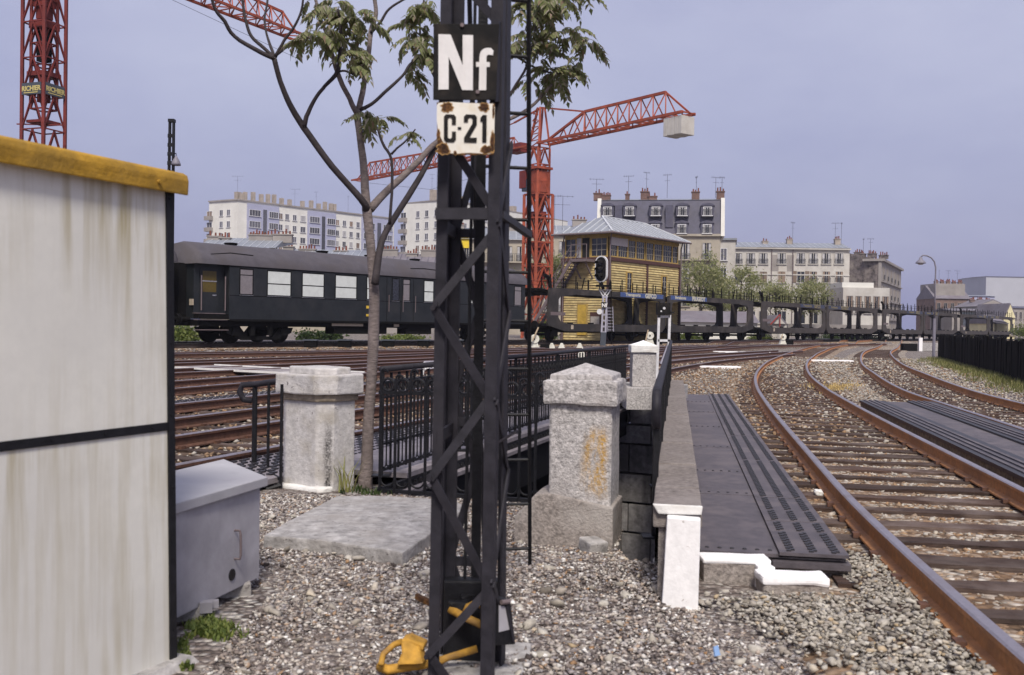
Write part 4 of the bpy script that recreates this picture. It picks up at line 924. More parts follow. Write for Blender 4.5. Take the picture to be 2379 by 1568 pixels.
Cg = [[(443, 1010), (410, 1010), (410, 962), (400, 952), (388, 952), (378, 962), (378, 1112), (388, 1122), (400, 1122), (410, 1112), (410, 1065), (443, 1065), (443, 1130), (425, 1152), (362, 1150), (345, 1130), (345, 945), (362, 925), (425, 927), (443, 945)]]
Dg = [[(457, 1028), (486, 1028), (486, 1048), (457, 1048)]]
Tg = [[(507, 990), (507, 945), (525, 926), (595, 928), (612, 945), (612, 1010), (552, 1115), (612, 1115), (610, 1155), (508, 1152), (508, 1115), (576, 1000), (576, 962), (566, 953), (552, 953), (541, 962), (541, 990)]]
Og = [[(640, 985), (640, 955), (662, 930), (692, 932), (690, 1155), (655, 1153), (657, 985)]]
glyph(Cg + Dg + Tg + Og, P[0] + nrm * .0002, nrm, 'enamel_black', sg, th=.001)

# ------------------------------------------------------------------ ladder leaning on the mast
f0 = gr(1231, 1316, 0); tp = at(1228, -60, 4.55)
r = root('iron_ladder', tuple(f0), 'thin black iron ladder leaning beside the lattice mast', 'ladder')
lo = V((-.27, -.06, 0))
for o_ in (V((0, 0, 0)), lo): MB().tube([f0 + o_, tp + o_], .0115, 7).build('stile', M['black_iron'], r)
dd = tp - f0; zr = [(1273), 1171, 1069, 963, 856, 745, 632, 512, 390, 264, 133, 3]
for y in zr:
    best = min((k / 400 for k in range(401)), key=lambda t: abs((lambda q: 784 + FPX * q.y / q.z)(CR.transposed() @ (f0 + dd * t - CAM)) - y))
    p = f0 + dd * best; MB().tube([p, p + lo], .0095, 6).build('rung', M['black_iron'], r)

# ------------------------------------------------------------------ box hung on the mast foot, yellow castings
r = root('telephone_box', tuple(at(1178, 1500, YM + .12)), 'small black metal box with a pale label hung at the mast foot', 'box')
q = [at(1150, 1500, YM + .02), at(1198, 1497, YM + .1), at(1186, 1392, YM + .1), at(1150, 1390, YM + .02)]; nb = (q[1] - q[0]).cross(q[3] - q[0]).normalized(); nb = nb if nb.y < 0 else -nb
MB().prism(q, -nb * .09).build('case', M['black_iron'], r, bevel=.004)
MB().prism([onp(1158, 1468, q[0], nb, .001), onp(1182, 1462, q[0], nb, .001), onp(1172, 1408, q[0], nb, .001), onp(1158, 1406, q[0], nb, .001)], nb * .003).build('label_panel', M['grey_box'], r)
MB().beam(onp(1173, 1400, q[0], nb, .006), onp(1190, 1490, q[0], nb, .006), .012, .01).build('strap', M['black_paint'], r)
MB().tube([onp(1160, 1398, q[0], nb, .012), onp(1178, 1396, q[0], nb, .012)], .01, 8).build('hinge', M['steel_grey'], r)
def casting(label, pts, arm, base_r):
    r = root('yellow_casting', tuple(pts[0]), label, 'casting')
    MB().tube(pts, [base_r * (1 if i < len(pts) - 2 else .8) for i in range(len(pts))], 8).build('shoe', M['cast_yellow'], r, smooth=True, rough=(.003, 9, 0))
    for a_ in arm: MB().tube(a_[0], a_[1], 8).build('arm', M['cast_yellow'], r, smooth=True)
    return r
Yc = 3.98
zc = .04
c0_ = [gr(882, 1548, zc), gr(900, 1556, zc), gr(1010, 1540, zc), gr(1040, 1528, zc + .02), at(1108, 1508, 4.12)]
r = casting('yellow cast iron shoe with an upright lug lying left of the mast foot', c0_, [([at(885, 1545, 4.0), at(890, 1520, 4.05), at(915, 1498, 4.08), at(935, 1490, 4.1)], [.012, .013, .013, .014])], .02)
mb = MB(); mb.prism([at(920, 1548, 4.0), at(985, 1540, 4.0), at(975, 1505, 4.03), at(945, 1485, 4.05), at(930, 1490, 4.05), at(932, 1520, 4.02)], (0.01, .07, 0)); mb.build('lug', M['cast_yellow'], r, bevel=.008, rough=(.006, 9, 2))
mb = MB(); mb.prism([at(932, 1487, 4.05), at(948, 1484, 4.05), at(985, 1500, 4.04), at(983, 1512, 4.04), at(935, 1498, 4.05)], (0.01, .08, 0)); mb.build('lug_top', M['cast_yellow'], r, bevel=.006)
r = casting('yellow and black cast iron clamp hanging inside the mast foot', [at(1046, 1414, 4.15), at(1075, 1432, 4.12), at(1120, 1452, 4.1), at(1148, 1466, 4.12), at(1158, 1448, 4.15), at(1155, 1425, 4.18)], [([at(1080, 1425, 4.12), at(1088, 1410, 4.12), at(1105, 1400, 4.14), at(1125, 1412, 4.15)], [.014, .016, .014, .012])], .017)
mb = MB(); mb.box(at(1068, 1408, 4.16), (.09, .05, .045)); mb.box(at(1085, 1395, 4.2), (.06, .05, .05)); mb.build('greasy_hinge', M['black_iron'], r, bevel=.01, rough=(.01, 20, 2))
mb = MB(); mb.b2((BL(.1).x - .02, YM + .26, -.02), (BR_(.1).x + .01, YM + .34, .36)); mb.build('counterweight', M['black_iron'], label='black iron counterweight block inside the lattice mast foot', cat='weight', bevel=.01)
mb = MB(); p = at(966, 1384, 4.3); mb.beam(p, at(1010, 1408, 4.25), .02, .02); mb.build('rusty_bar', M['rust_patch'], label='short rusty bar sticking out left of the mast foot', cat='bar', rough=(.004, 9, 2))
mb = MB(); mb.lathe([(.11, 0), (.12, .012), (.09, .02), (.02, .022)], gr(2050, 1327, -.03), 18); mb.build('iron_disc', M['rust'], label='round rusty iron disc lying beside the near rail', cat='disc')
mb = MB(); p = gr(1666, 1512, .02); mb.box(p, (.03, .008, .04), Matrix.Rotation(.4, 3, 'Z') @ Matrix.Rotation(-.5, 3, 'X')); mb.build('blue_scrap', M['blue_scrap'], label='small scrap of blue packaging on the ballast', cat='litter', rough=(.006, 20, 2))
for (px, py, sx, lab) in ((1903, 1144, .09, 'white stone lying against the near rail'), ):
    mb = MB(); mb.box(gr(px, py, .02), (sx, sx * .8, sx * .5)); mb.build('white_stone', M['worn_white'], label=lab, cat='stone', bevel=.02, rough=(.02, 9, 2))

# ------------------------------------------------------------------ the young tree of heaven
tb = gr(858, 1130, 0); YT = tb.y
r = root('young_tree', tuple(tb), 'slender young tree with bare forked limbs and drooping feathered leaves', 'tree')
def br(name, pix, rs, m_, dy=0.0, dy1=0.0):
    n = len(pix); P = [at(x, y, YT + dy + (dy1 - dy) * i / (n - 1)) for i, (x, y) in enumerate(pix)]
    # smooth subdivision
    Q = []; Rr = []
    E0 = [P[0] * 2 - P[1]] + P + [P[-1] * 2 - P[-2]]
    for i in range(1, len(E0) - 2):
        a, b, c, d = E0[i - 1:i + 3]
        for k in range(4):
            t = k / 4; Q.append(.5 * ((2 * b) + (c - a) * t + (2 * a - 5 * b + 4 * c - d) * t * t + (3 * b - a - 3 * c + d) * t ** 3) + V(mnoise.noise_vector(b * 3 + V((t, 0, 0)))) * .005); Rr.append(rs[i - 1] + (rs[i] - rs[i - 1]) * t)
    Q.append(P[-1]); Rr.append(rs[-1]); s_ = .82 * YT / FPX
    MB().tube(Q, [q * s_ for q in Rr], 10).build(name, M[m_], r, smooth=True); return P
br('trunk', [(846, 1150), (850, 1110), (853, 1060), (856, 980), (863, 880), (868, 780), (869, 690), (864, 610), (858, 540), (852, 485)], [25, 20, 17, 16, 15, 16, 15, 13, 13, 14], 'bark')
br('limb', [(852, 490), (845, 470), (810, 430), (770, 385), (705, 295), (672, 240), (652, 190), (636, 132)], [11, 10, 9, 9, 9, 8, 7, 7], 'young_bark', 0, -.5)
br('limb', [(638, 136), (600, 118), (545, 85), (522, 50), (500, 22), (485, -30)], [6, 6, 5, 5, 4, 3.5], 'young_bark', -.5, -.8)
br('limb', [(638, 134), (612, 110), (585, 85), (572, 50), (565, 10), (560, -30)], [5, 5, 4.5, 4, 3.5, 3], 'young_bark', -.5, -.5)
br('limb', [(638, 132), (630, 110), (620, 80), (615, 45), (622, 0), (622, -30)], [4, 4, 3, 3, 3, 3], 'young_bark', -.5, -.3)
br('limb', [(640, 132), (660, 95), (685, 60), (700, 25), (706, -20)], [5, 4, 3.5, 3, 3], 'young_bark', -.5, -.6)
br('limb', [(642, 128), (660, 113), (688, 97), (705, 100), (716, 82)], [4, 4, 3, 3, 2], 'young_bark', -.5, -.55)
br('limb', [(706, 293), (715, 262), (735, 225), (755, 200), (783, 168), (788, 130), (791, 60), (785, 20)], [7, 6, 5, 5, 6, 5, 4, 3], 'young_bark', -.3, -.5)
br('limb', [(852, 490), (848, 440), (845, 390), (838, 330), (829, 265)], [13, 12, 11, 10, 10], 'bark')
br('limb', [(830, 268), (842, 215), (850, 165), (858, 110), (862, 70), (874, 30), (868, -20)], [9, 8, 7, 7, 7, 6, 6], 'bark', 0, .2)
br('limb', [(862, 75), (885, 50), (905, 20), (945, -5)], [5, 4, 3.5, 3], 'young_bark', .1, .1)
br('limb', [(828, 262), (812, 230), (790, 185), (775, 140), (762, 90), (745, 45), (730, -10)], [8, 7, 7, 6, 5, 5, 4], 'bark', 0, -.2)
br('limb', [(834, 256), (865, 240), (900, 208), (935, 175), (950, 152), (975, 128)], [6, 5, 5, 4, 4, 3], 'young_bark', 0, .2)
br('limb', [(860, 486), (890, 452), (930, 415), (975, 372), (1015, 330), (1080, 300), (1160, 285), (1228, 252), (1282, 196)], [12, 11, 10, 9, 8, 7, 6, 5, 4], 'bark', 0, .9)
br('limb', [(870, 660), (880, 590), (893, 545), (920, 500), (955, 445), (985, 395), (1012, 340), (1060, 240), (1130, 170), (1190, 130), (1240, 100)], [11, 10, 9, 9, 9, 8, 8, 7, 6, 5, 4], 'young_bark', -.1, .9)
br('limb', [(1195, 128), (1250, 160), (1300, 170), (1340, 150)], [4, 3, 3, 2], 'young_bark', .8, .9)
br('limb', [(1150, 285), (1190, 210), (1225, 150), (1245, 60), (1255, 0)], [5, 4, 4, 3, 3], 'young_bark', .6, .7)
br('limb', [(905, 522), (910, 450), (910, 370), (890, 335), (878, 300)], [4.5, 4, 4, 4, 3], 'young_bark', -.1, -.2)
br('limb', [(910, 358), (922, 345), (945, 325), (965, 300)], [3.5, 3, 2.5, 2], 'young_bark', -.15, -.2)
br('limb', [(783, 168), (800, 165), (825, 172), (842, 155)], [3, 3, 2.5, 2], 'young_bark', -.4, -.4)
br('limb', [(1010, 180), (985, 120), (975, 60), (985, 0)], [4, 4, 3, 3], 'young_bark', .6, .5)
def leaf_mesh(seed):
    rnd = random.Random(seed); vs = []; fs = []; L = rnd.uniform(.17, .27); nl_ = rnd.randint(6, 8); mb = MB()
    path = []
    for i in range(9):
        t = i / 8; path.append(V((L * t, .03 * math.sin(t * 3 + seed), .05 * t * L * 8 * (1 - t) - .30 * L * t ** 2.4 * 1.5)))
    mb.tube(path, [.003 - .0018 * i / 8 for i in range(9)], 4, False)
    for i in range(nl_ + 1):
        t = .22 + .78 * i / nl_; k = min(7, int(t * 8)); c = path[k].lerp(path[k + 1], t * 8 - k) if k < 8 else path[8]
        for sd in ((-1, 1) if i < nl_ else (0,)):
            l = L * .40 * (1.05 - .55 * abs(t - .5)) * rnd.uniform(.8, 1.15); w_ = l * .30
            d = V((.55, sd * .75, -.35 - rnd.uniform(.1, .75))).normalized() if sd else V((.6, 0, -.8)).normalized()
            s_ = d.cross(V((0, 0, 1))); s_ = s_.normalized() if s_.length > .1 else V((0, 1, 0)); n_ = s_.cross(d)
            a = c; m1 = c + d * l * .35 + s_ * w_ + n_ * l * .06; m2 = c + d * l * .35 - s_ * w_ + n_ * l * .06; mc = c + d * l * .4; tip = c + d * l + V((0, 0, -l * .12))
            mb.add([a, m1, tip, mc], [(0, 1, 2, 3)]); mb.add([a, mc, tip, m2], [(0, 1, 2, 3)])
    me = bpy.data.meshes.new('leaf'); me.from_pydata(mb.v, [], mb.f); me.materials.append(M['leaf']); return me
LM = [leaf_mesh(k) for k in range(9)]
iv = RM[r.name].inverted()
def cluster(px, py, n, rx, ry, dy, sc=1.0):
    for k in range(n):
        o = link('leaf', LM[random.randrange(9)], M['leaf'], r)
        x, y = px + random.gauss(0, rx * .5), py + random.gauss(0, ry * .5)
        o.location = iv @ at(x, y, YT + dy + random.uniform(-.25, .25)); az = random.uniform(0, 6.283)
        o.rotation_euler = (random.uniform(-.3, .3), random.uniform(-.25, .6), az); s_ = sc * random.uniform(.75, 1.15); o.scale = (s_, s_, s_)
for c in ((790, 26, 14, 40, 28, -.4, .85), (838, 40, 14, 34, 34, -.3, .85), (785, 72, 9, 36, 20, -.3, .85), (755, 12, 10, 36, 18, -.3), (822, 92, 9, 38, 18, -.3), (840, 138, 12, 30, 16, -.4, .9), (815, 125, 5, 14, 12, -.4, .8), (712, 84, 6, 22, 10, -.55, .85), (738, 66, 5, 20, 14, -.5, .85),
          (965, 60, 16, 26, 42, .3, .85), (988, 110, 12, 20, 34, .3), (985, 12, 12, 30, 20, .3), (958, 168, 4, 18, 8, .3, .8), (845, 266, 7, 20, 11, -.1, .85), (880, 276, 7, 20, 13, -.15, .85), (945, 308, 7, 20, 12, -.2, .8),
          (1235, 50, 19, 30, 50, .7, .85), (1278, 28, 17, 36, 40, .7, .85), (1320, 76, 14, 30, 24, .8, .85), (1262, 110, 13, 30, 22, .8, .85), (1330, 155, 12, 30, 16, .9), (1285, 172, 12, 28, 16, .9), (1218, 105, 10, 16, 36, .7), (1226, 188, 5, 16, 10, .85), (1300, -8, 14, 50, 16, .7), (1362, 100, 7, 14, 14, .8), (1240, 0, 10, 36, 18, .7)): cluster(*c)

# ------------------------------------------------------------------ weeds at the foot of things
def tufts(name, label, pts, n, h, sp_, mt='grass', cat='grass'):
    P = []; Fc = []
    for (x, y, z) in pts:
        for k in range(n):
            a = random.uniform(0, 6.283); rr_ = sp_ * random.random() ** .6; b = V((x + math.cos(a) * rr_, y + math.sin(a) * rr_, z)); hh = h * random.uniform(.4, 1.1); a2 = random.uniform(0, 6.283); ln = V((math.cos(a2), math.sin(a2), 0)); w_ = .006 * (1 + h)
            sd = V((-ln.y, ln.x, 0)) * w_; i = len(P); m_ = b + ln * hh * .18 + V((0, 0, hh * .6)); t_ = b + ln * hh * .55 + V((0, 0, hh))
            P += [b - sd, b + sd, m_ + sd * .8, m_ - sd * .8, t_]; Fc += [(i, i + 1, i + 2, i + 3), (i + 3, i + 2, i + 4)]
    me = bpy.data.meshes.new(name); me.from_pydata(P, [], Fc); o = link(name, me, M[mt]); return tag(o, label, cat, None, 'stuff')
pt = lambda px, py: tuple(gr(px, py, 0))
tufts('moss_patch', 'bright moss and weeds growing under the grey cabinet', [pt(485 + random.gauss(0, 28), 1465 + random.gauss(0, 11)) for _ in range(46)], 30, .035, .05, 'bush_leaf')
tufts('moss_patch', 'green moss along the foot of the white shed', [pt(426 + random.gauss(0, 6), 1525 + random.gauss(0, 20)) for _ in range(14)], 22, .03, .03, 'bush_leaf')
tufts('weeds', 'small green weeds round the tree foot', [pt(845 + random.gauss(0, 26), 1143 + random.gauss(0, 4)) for _ in range(16)], 9, .05, .05, 'dark_bush')
tufts('weeds', 'thin dry stalks beside the octagonal pillar', [pt(800 + random.gauss(0, 10), 1143) for _ in range(5)], 3, .30, .05)
tufts('straw_patch', 'yellow straw strewn between the two curved tracks', [tuple(gr(1945 + random.gauss(0, 28), 900 + random.gauss(0, 5), .0)) for _ in range(55)], 12, .08, .3, 'straw', 'straw')
# ------------------------------------------------------------------ lettering
def text_mesh(s, size, th=.004, off=0.0, sx=1.0, name='lettering'):
    cu = bpy.data.curves.new(name, 'FONT'); cu.body = s; cu.size = size; cu.extrude = th; cu.offset = off; cu.align_x = 'LEFT'
    ob = bpy.data.objects.new(name, cu); COL.objects.link(ob); dg = bpy.context.evaluated_depsgraph_get(); dg.update()
    me = bpy.data.meshes.new_from_object(ob.evaluated_get(dg)); bpy.data.objects.remove(ob); bpy.data.curves.remove(cu)
    me.transform(Matrix.Diagonal((sx, 1, 1, 1))); me.materials.clear(); return me
def put_text(s, size, P, exv, ezv, mt, parent, off=0.0, sx=1.0, world=True):
    me = text_mesh(s, size, .004, off, sx); exv, ezv = V(exv).normalized(), V(ezv).normalized(); n = exv.cross(ezv)
    mtx = Matrix.Translation(V(P)) @ Matrix((exv, ezv, n)).transposed().to_4x4()
    if world: mtx = RM[parent.name].inverted() @ mtx
    me.transform(mtx); return link('lettering', me, M[mt], parent)
# ------------------------------------------------------------------ train
RZ = math.atan2(TU.y, TU.x); ZR = ZT + .15
def tside(px, py):                       # pixel -> (distance along the train's near side, height above its rail)
    v = ray(px, py); t = (TP - CAM).dot(TN) / v.dot(TN); p = CAM + v * t; return (p - TP).dot(TU), p.z - ZR
T0 = -.72
croot = root('railway_coach', tuple(TP + TU * T0 - TN * 1.45 + V((0, 0, ZR))), 'dark green railway coach with a rounded grey roof and white blinds', 'coach', RZ)
LC = 21.9
def loc(mb, name, mt, par, **k): return mb.build(name, mt, par, world=False, **k)
def ex_x(mb, poly, x0, x1): return mb.prism([V((x0, y, z)) for y, z in poly], (x1 - x0, 0, 0))
side = [(-1.45, 1.0), (-1.45, 3.25), (1.45, 3.25), (1.45, 1.0)]
loc(ex_x(MB(), side, 1.8, LC - .55), 'body', M['coach_paint'], croot)
loc(ex_x(MB(), [(-1.12, 1.0), (-1.12, 3.3), (1.12, 3.3), (1.12, 1.0)], .35, 1.8), 'vestibule', M['coach_paint'], croot)
loc(ex_x(MB(), [(-1.12, 1.0), (-1.12, 3.3), (1.12, 3.3), (1.12, 1.0)], LC - .55, LC - .3), 'end_wall', M['coach_paint'], croot)
arcr = [(-1.50, 3.22), (-1.47, 3.38), (-1.36, 3.58), (-1.14, 3.80), (-.8, 4.01), (-.4, 4.14), (0, 4.18), (.4, 4.14), (.8, 4.01), (1.14, 3.80), (1.36, 3.58), (1.47, 3.38), (1.50, 3.22)]
mb = MB(); vs = []; xs = [.25, .6, 1.2] + [2 + 2.2 * k for k in range(9)] + [LC - .5, LC - .25]
for x in xs:
    e = .97 if x in (.25, LC - .25) else 1
    vs += [V((x, y, 3.22 + (z - 3.22) * (e - (.08 if e < 1 else 0)))) for y, z in arcr]
n = len(arcr); fs = [(i * n + j, i * n + j + 1, (i + 1) * n + j + 1, (i + 1) * n + j) for i in range(len(xs) - 1) for j in range(n - 1)] + [tuple(range(n)), tuple((len(xs) - 1) * n + j for j in range(n))]
mb.add(vs, fs); loc(mb, 'roof', M['coach_roof'], croot, smooth=True)
for k in (1.2, 6.2, 9.2, 12.3, 15.4, 18.4): loc(MB().lathe([(.22, 0), (.25, .05), (.3, .10), (.26, .13), (.05, .15)], (k + 1.6, -.1, 4.13), 10), 'roof_ventilator', M['underframe'], croot)
loc(MB().tube([(1.0, -1.30, 3.62), (2.0, -1.2, 3.74), (3.1, -1.24, 3.70)], .03, 6), 'rain_strip', M['underframe'], croot)
loc(MB().tube([(12.4, -1.30, 3.66), (13.4, -1.26, 3.71), (14.6, -1.30, 3.66)], .02, 6), 'rain_strip', M['underframe'], croot)
def win(px0, px1, py0, py1, kind):
    a, z1 = tside(px0, py0); b, z0 = tside(px1, py1); z0 = 2.07; z1 = 3.08
    a -= T0; b -= T0
    fr = MB()
    for lo, hi in (((a - .04, -1.465, z0 - .05), (b + .04, -1.452, z0)), ((a - .04, -1.465, z1), (b + .04, -1.452, z1 + .05)), ((a - .04, -1.465, z0), (a, -1.452, z1)), ((b, -1.465, z0), (b + .04, -1.452, z1))): fr.b2(lo, hi)
    f = loc(fr, 'window', M['underframe'], croot)
    loc(MB().b2((a, -1.457, z0), (b, -1.453, z1)), 'pane', M[kind], f)
    if kind == 'blind': loc(MB().b2((a, -1.463, z0 + .46), (b, -1.4585, z0 + .50)), 'glazing_bar', M['underframe'], f)
    if kind == 'dull_pane': loc(MB().b2((a, -1.463, z1 - .24), (b, -1.4585, z1 - .21)), 'glazing_bar', M['underframe'], f)
    loc(MB().b2((a - .04, -1.472, z0 - .06), (b + .04, -1.4585 , z0 - .045)), 'sill', M['chrome'], f)
for w_ in ((558, 586, 'dull_pane'), (622, 674, 'blind'), (703, 751, 'blind'), (780, 827, 'blind'), (853, 868, 'blind'), (912, 926, 'glass'), (937, 951, 'dull_pane'), (986, 1006, 'blind'), (1030, 1046, 'blind'), (1090, 1103, 'blind'), (1140, 1152, 'blind'), (1196, 1210, 'dull_pane')): win(w_[0], w_[1], 660, 690, w_[2])
# recessed door at the left end
d = loc(MB().b2((.62, -1.15, 1.25), (1.5, -1.121, 3.05)), 'door', M['coach_paint'], croot)
loc(MB().b2((.74, -1.156, 2.1), (1.38, -1.151, 2.95)), 'pane', M['yellow_pane'], d); loc(MB().b2((.72, -1.165, 2.52), (1.40, -1.157, 2.56)), 'glazing_bar', M['chrome'], d)
loc(MB().b2((1.2, -1.18, 1.95), (1.38, -1.152, 2.0)), 'handle', M['chrome'], d)
for x in (.5, 1.62): loc(MB().tube([(x, -1.44, 1.35), (x, -1.44, 2.75)], .025, 6), 'grab_rail', M['steel_grey'], croot)
for z, y in ((1.22, -1.3), (.95, -1.42), (.55, -1.5)): loc(MB().b2((.35, y, z), (1.75, y + .28, z + .03)), 'step', M['steel_grey'], croot)
loc(MB().b2((.35, -1.45, 1.0), (1.79, -1.13, 1.2)), 'step_well', M['underframe'], croot)
loc(MB().b2((1.82, -1.47, .93), (LC - .56, -1.452, 1.02)), 'sill_strip', M['underframe'], croot)
loc(MB().b2((.4, -1.3, .72), (LC - .4, 1.3, .99)), 'underframe', M['underframe'], croot)
for a, b in ((7.6, 10.9), (12.2, 14.0)): loc(MB().b2((a, -1.25, .42), (b, -.6, .78)), 'battery_box', M['underframe'], croot, bevel=.03)
for x, w_ in ((7.4, 1.9), (11.3, .35), (14.6, 1.3)): loc(MB().b2((x, -1.32, .78), (x + w_, -1.305, .9)), 'data_plate', M['plate_cream'], croot)
for px in (880,):
    t_, _ = tside(851, 700); t_ -= T0; loc(MB().b2((t_, -1.458, 1.62), (t_ + .3, -1.453, 1.75)), 'class_mark', mat('mark_yellow', (.62, .42, .05), .6), croot); loc(MB().b2((t_, -1.458, 1.25), (t_ + .3, -1.453, 1.36)), 'class_mark', M['mark_yellow'], croot)
def bogie(par, xc, wb=2.5, big=.5):
    mb = MB(); mb.prism([V((xc - wb / 2 - .5, -1.12, .68)), V((xc - wb / 2 + .25, -1.12, .68)), V((xc - wb / 2 + .6, -1.12, .3)), V((xc + wb / 2 - .6, -1.12, .3)), V((xc + wb / 2 - .25, -1.12, .68)), V((xc + wb / 2 + .5, -1.12, .68)), V((xc + wb / 2 + .4, -1.12, .45)), V((xc + wb / 2 - .35, -1.12, .14)), V((xc - wb / 2 + .35, -1.12, .14)), V((xc - wb / 2 - .4, -1.12, .45))], (0, .12, 0))
    bg_ = loc(mb, 'bogie', M['underframe'], par)
    loc(MB().prism([v + V((0, 2.12, 0)) for v in mb.v[:10]], (0, .12, 0)), 'side_frame', M['underframe'], bg_)
    for s_ in (-1, 1):
        for y in (-.76, .76): loc(MB().wheel((xc + s_ * wb / 2, y, big), big, .13), 'wheel', M['underframe'], bg_)
        loc(MB().wheel((xc + s_ * wb / 2, 0, big), .09, 1.6), 'axle', M['underframe'], bg_)
        loc(MB().b2((xc + s_ * wb / 2 - .16, -1.2, .33), (xc + s_ * wb / 2 + .16, -1.05, .66)), 'axle_box', M['underframe'], bg_)
    for s_ in (-.45, .45): loc(MB().lathe([(.12, 0), (.12, .38)], (xc + s_, -1.18, .34), 10), 'spring', M['underframe'], bg_)
bogie(croot, 3.6); bogie(croot, LC - 3.4)
for z in (1.98, 3.17): loc(MB().b2((1.82, -1.458, z), (LC - .56, -1.4515, z + .025)), 'waist_strip', M['underframe'], croot)
for px in (898, 931, 960):
    t_ = tside(px, 700)[0] - T0; loc(MB().b2((t_, -1.457, 1.05), (t_ + .02, -1.4515, 3.15)), 'door_seam', M['underframe'], croot)
    loc(MB().tube([(t_ + .12, -1.5, 1.5), (t_ + .12, -1.5, 2.3)], .018, 6), 'grab_rail', M['steel_grey'], croot)
for x0, x1 in ((-.02, .35), (LC - .3, LC + .06)):
    loc(MB().b2((x0, -.62, 1.0), (x1, .62, 3.25)), 'gangway', M['underframe'], croot)
    for y in (-.87, .87): loc(MB().wheel(((x0 - .25) if x0 < 5 else (x1 + .12), y, .98), .24, .06, (1, 0, 0)).wheel(((x0 + .1) if x0 < 5 else (x1 - .1), y, .98), .1, .5, (1, 0, 0)), 'buffer', M['underframe'], croot)
loc(MB().b2((.3, -1.14, 1.55), (.345, -.9, 1.8)), 'tail_disc', M['plate_cream'], croot)
c2 = copy_tree(croot, loc=tuple(TP + TU * (T0 - LC - .35) - TN * 1.45 + V((0, 0, ZR))), rz=RZ, label='end of a second dark coach coupled behind, partly hidden by the shed')
# car carrier wagons -------------------------------------------------
def ray_poly(c, ang, P):
    d = V((math.cos(ang), math.sin(ang))); best = None
    for i in range(len(P)):
        a, b = V(P[i]) - V(c), V(P[(i + 1) % len(P)]) - V(c); e = b - a; den = d.x * e.y - d.y * e.x
        if abs(den) < 1e-12: continue
        t = (a.x * e.y - a.y * e.x) / den; s_ = (a.x * d.y - a.y * d.x) / den
        if t > 0 and -1e-6 <= s_ <= 1 + 1e-6 and (best is None or t < best): best = t
    return V(c) + d * best
def ring(mb, outer, inner, y, th):
    c = V((sum(p[0] for p in inner) / len(inner), sum(p[1] for p in inner) / len(inner)))
    an = sorted({round(math.atan2(p[1] - c.y, p[0] - c.x), 5) for p in list(outer) + list(inner)}); O_ = [ray_poly(c, a, outer) for a in an]; I_ = [ray_poly(c, a, inner) for a in an]; n = len(an)
    vs = [V((p.x, y, p.y)) for p in O_] + [V((p.x, y, p.y)) for p in I_] + [V((p.x, y + th, p.y)) for p in O_] + [V((p.x, y + th, p.y)) for p in I_]; fs = []
    for i in range(n):
        j = (i + 1) % n; fs += [(i, j, n + j, n + i), (2 * n + i, 3 * n + i, 3 * n + j, 2 * n + j), (i, 2 * n + i, 2 * n + j, j), (n + i, n + j, 3 * n + j, 3 * n + i)]
    return mb.add(vs, fs)
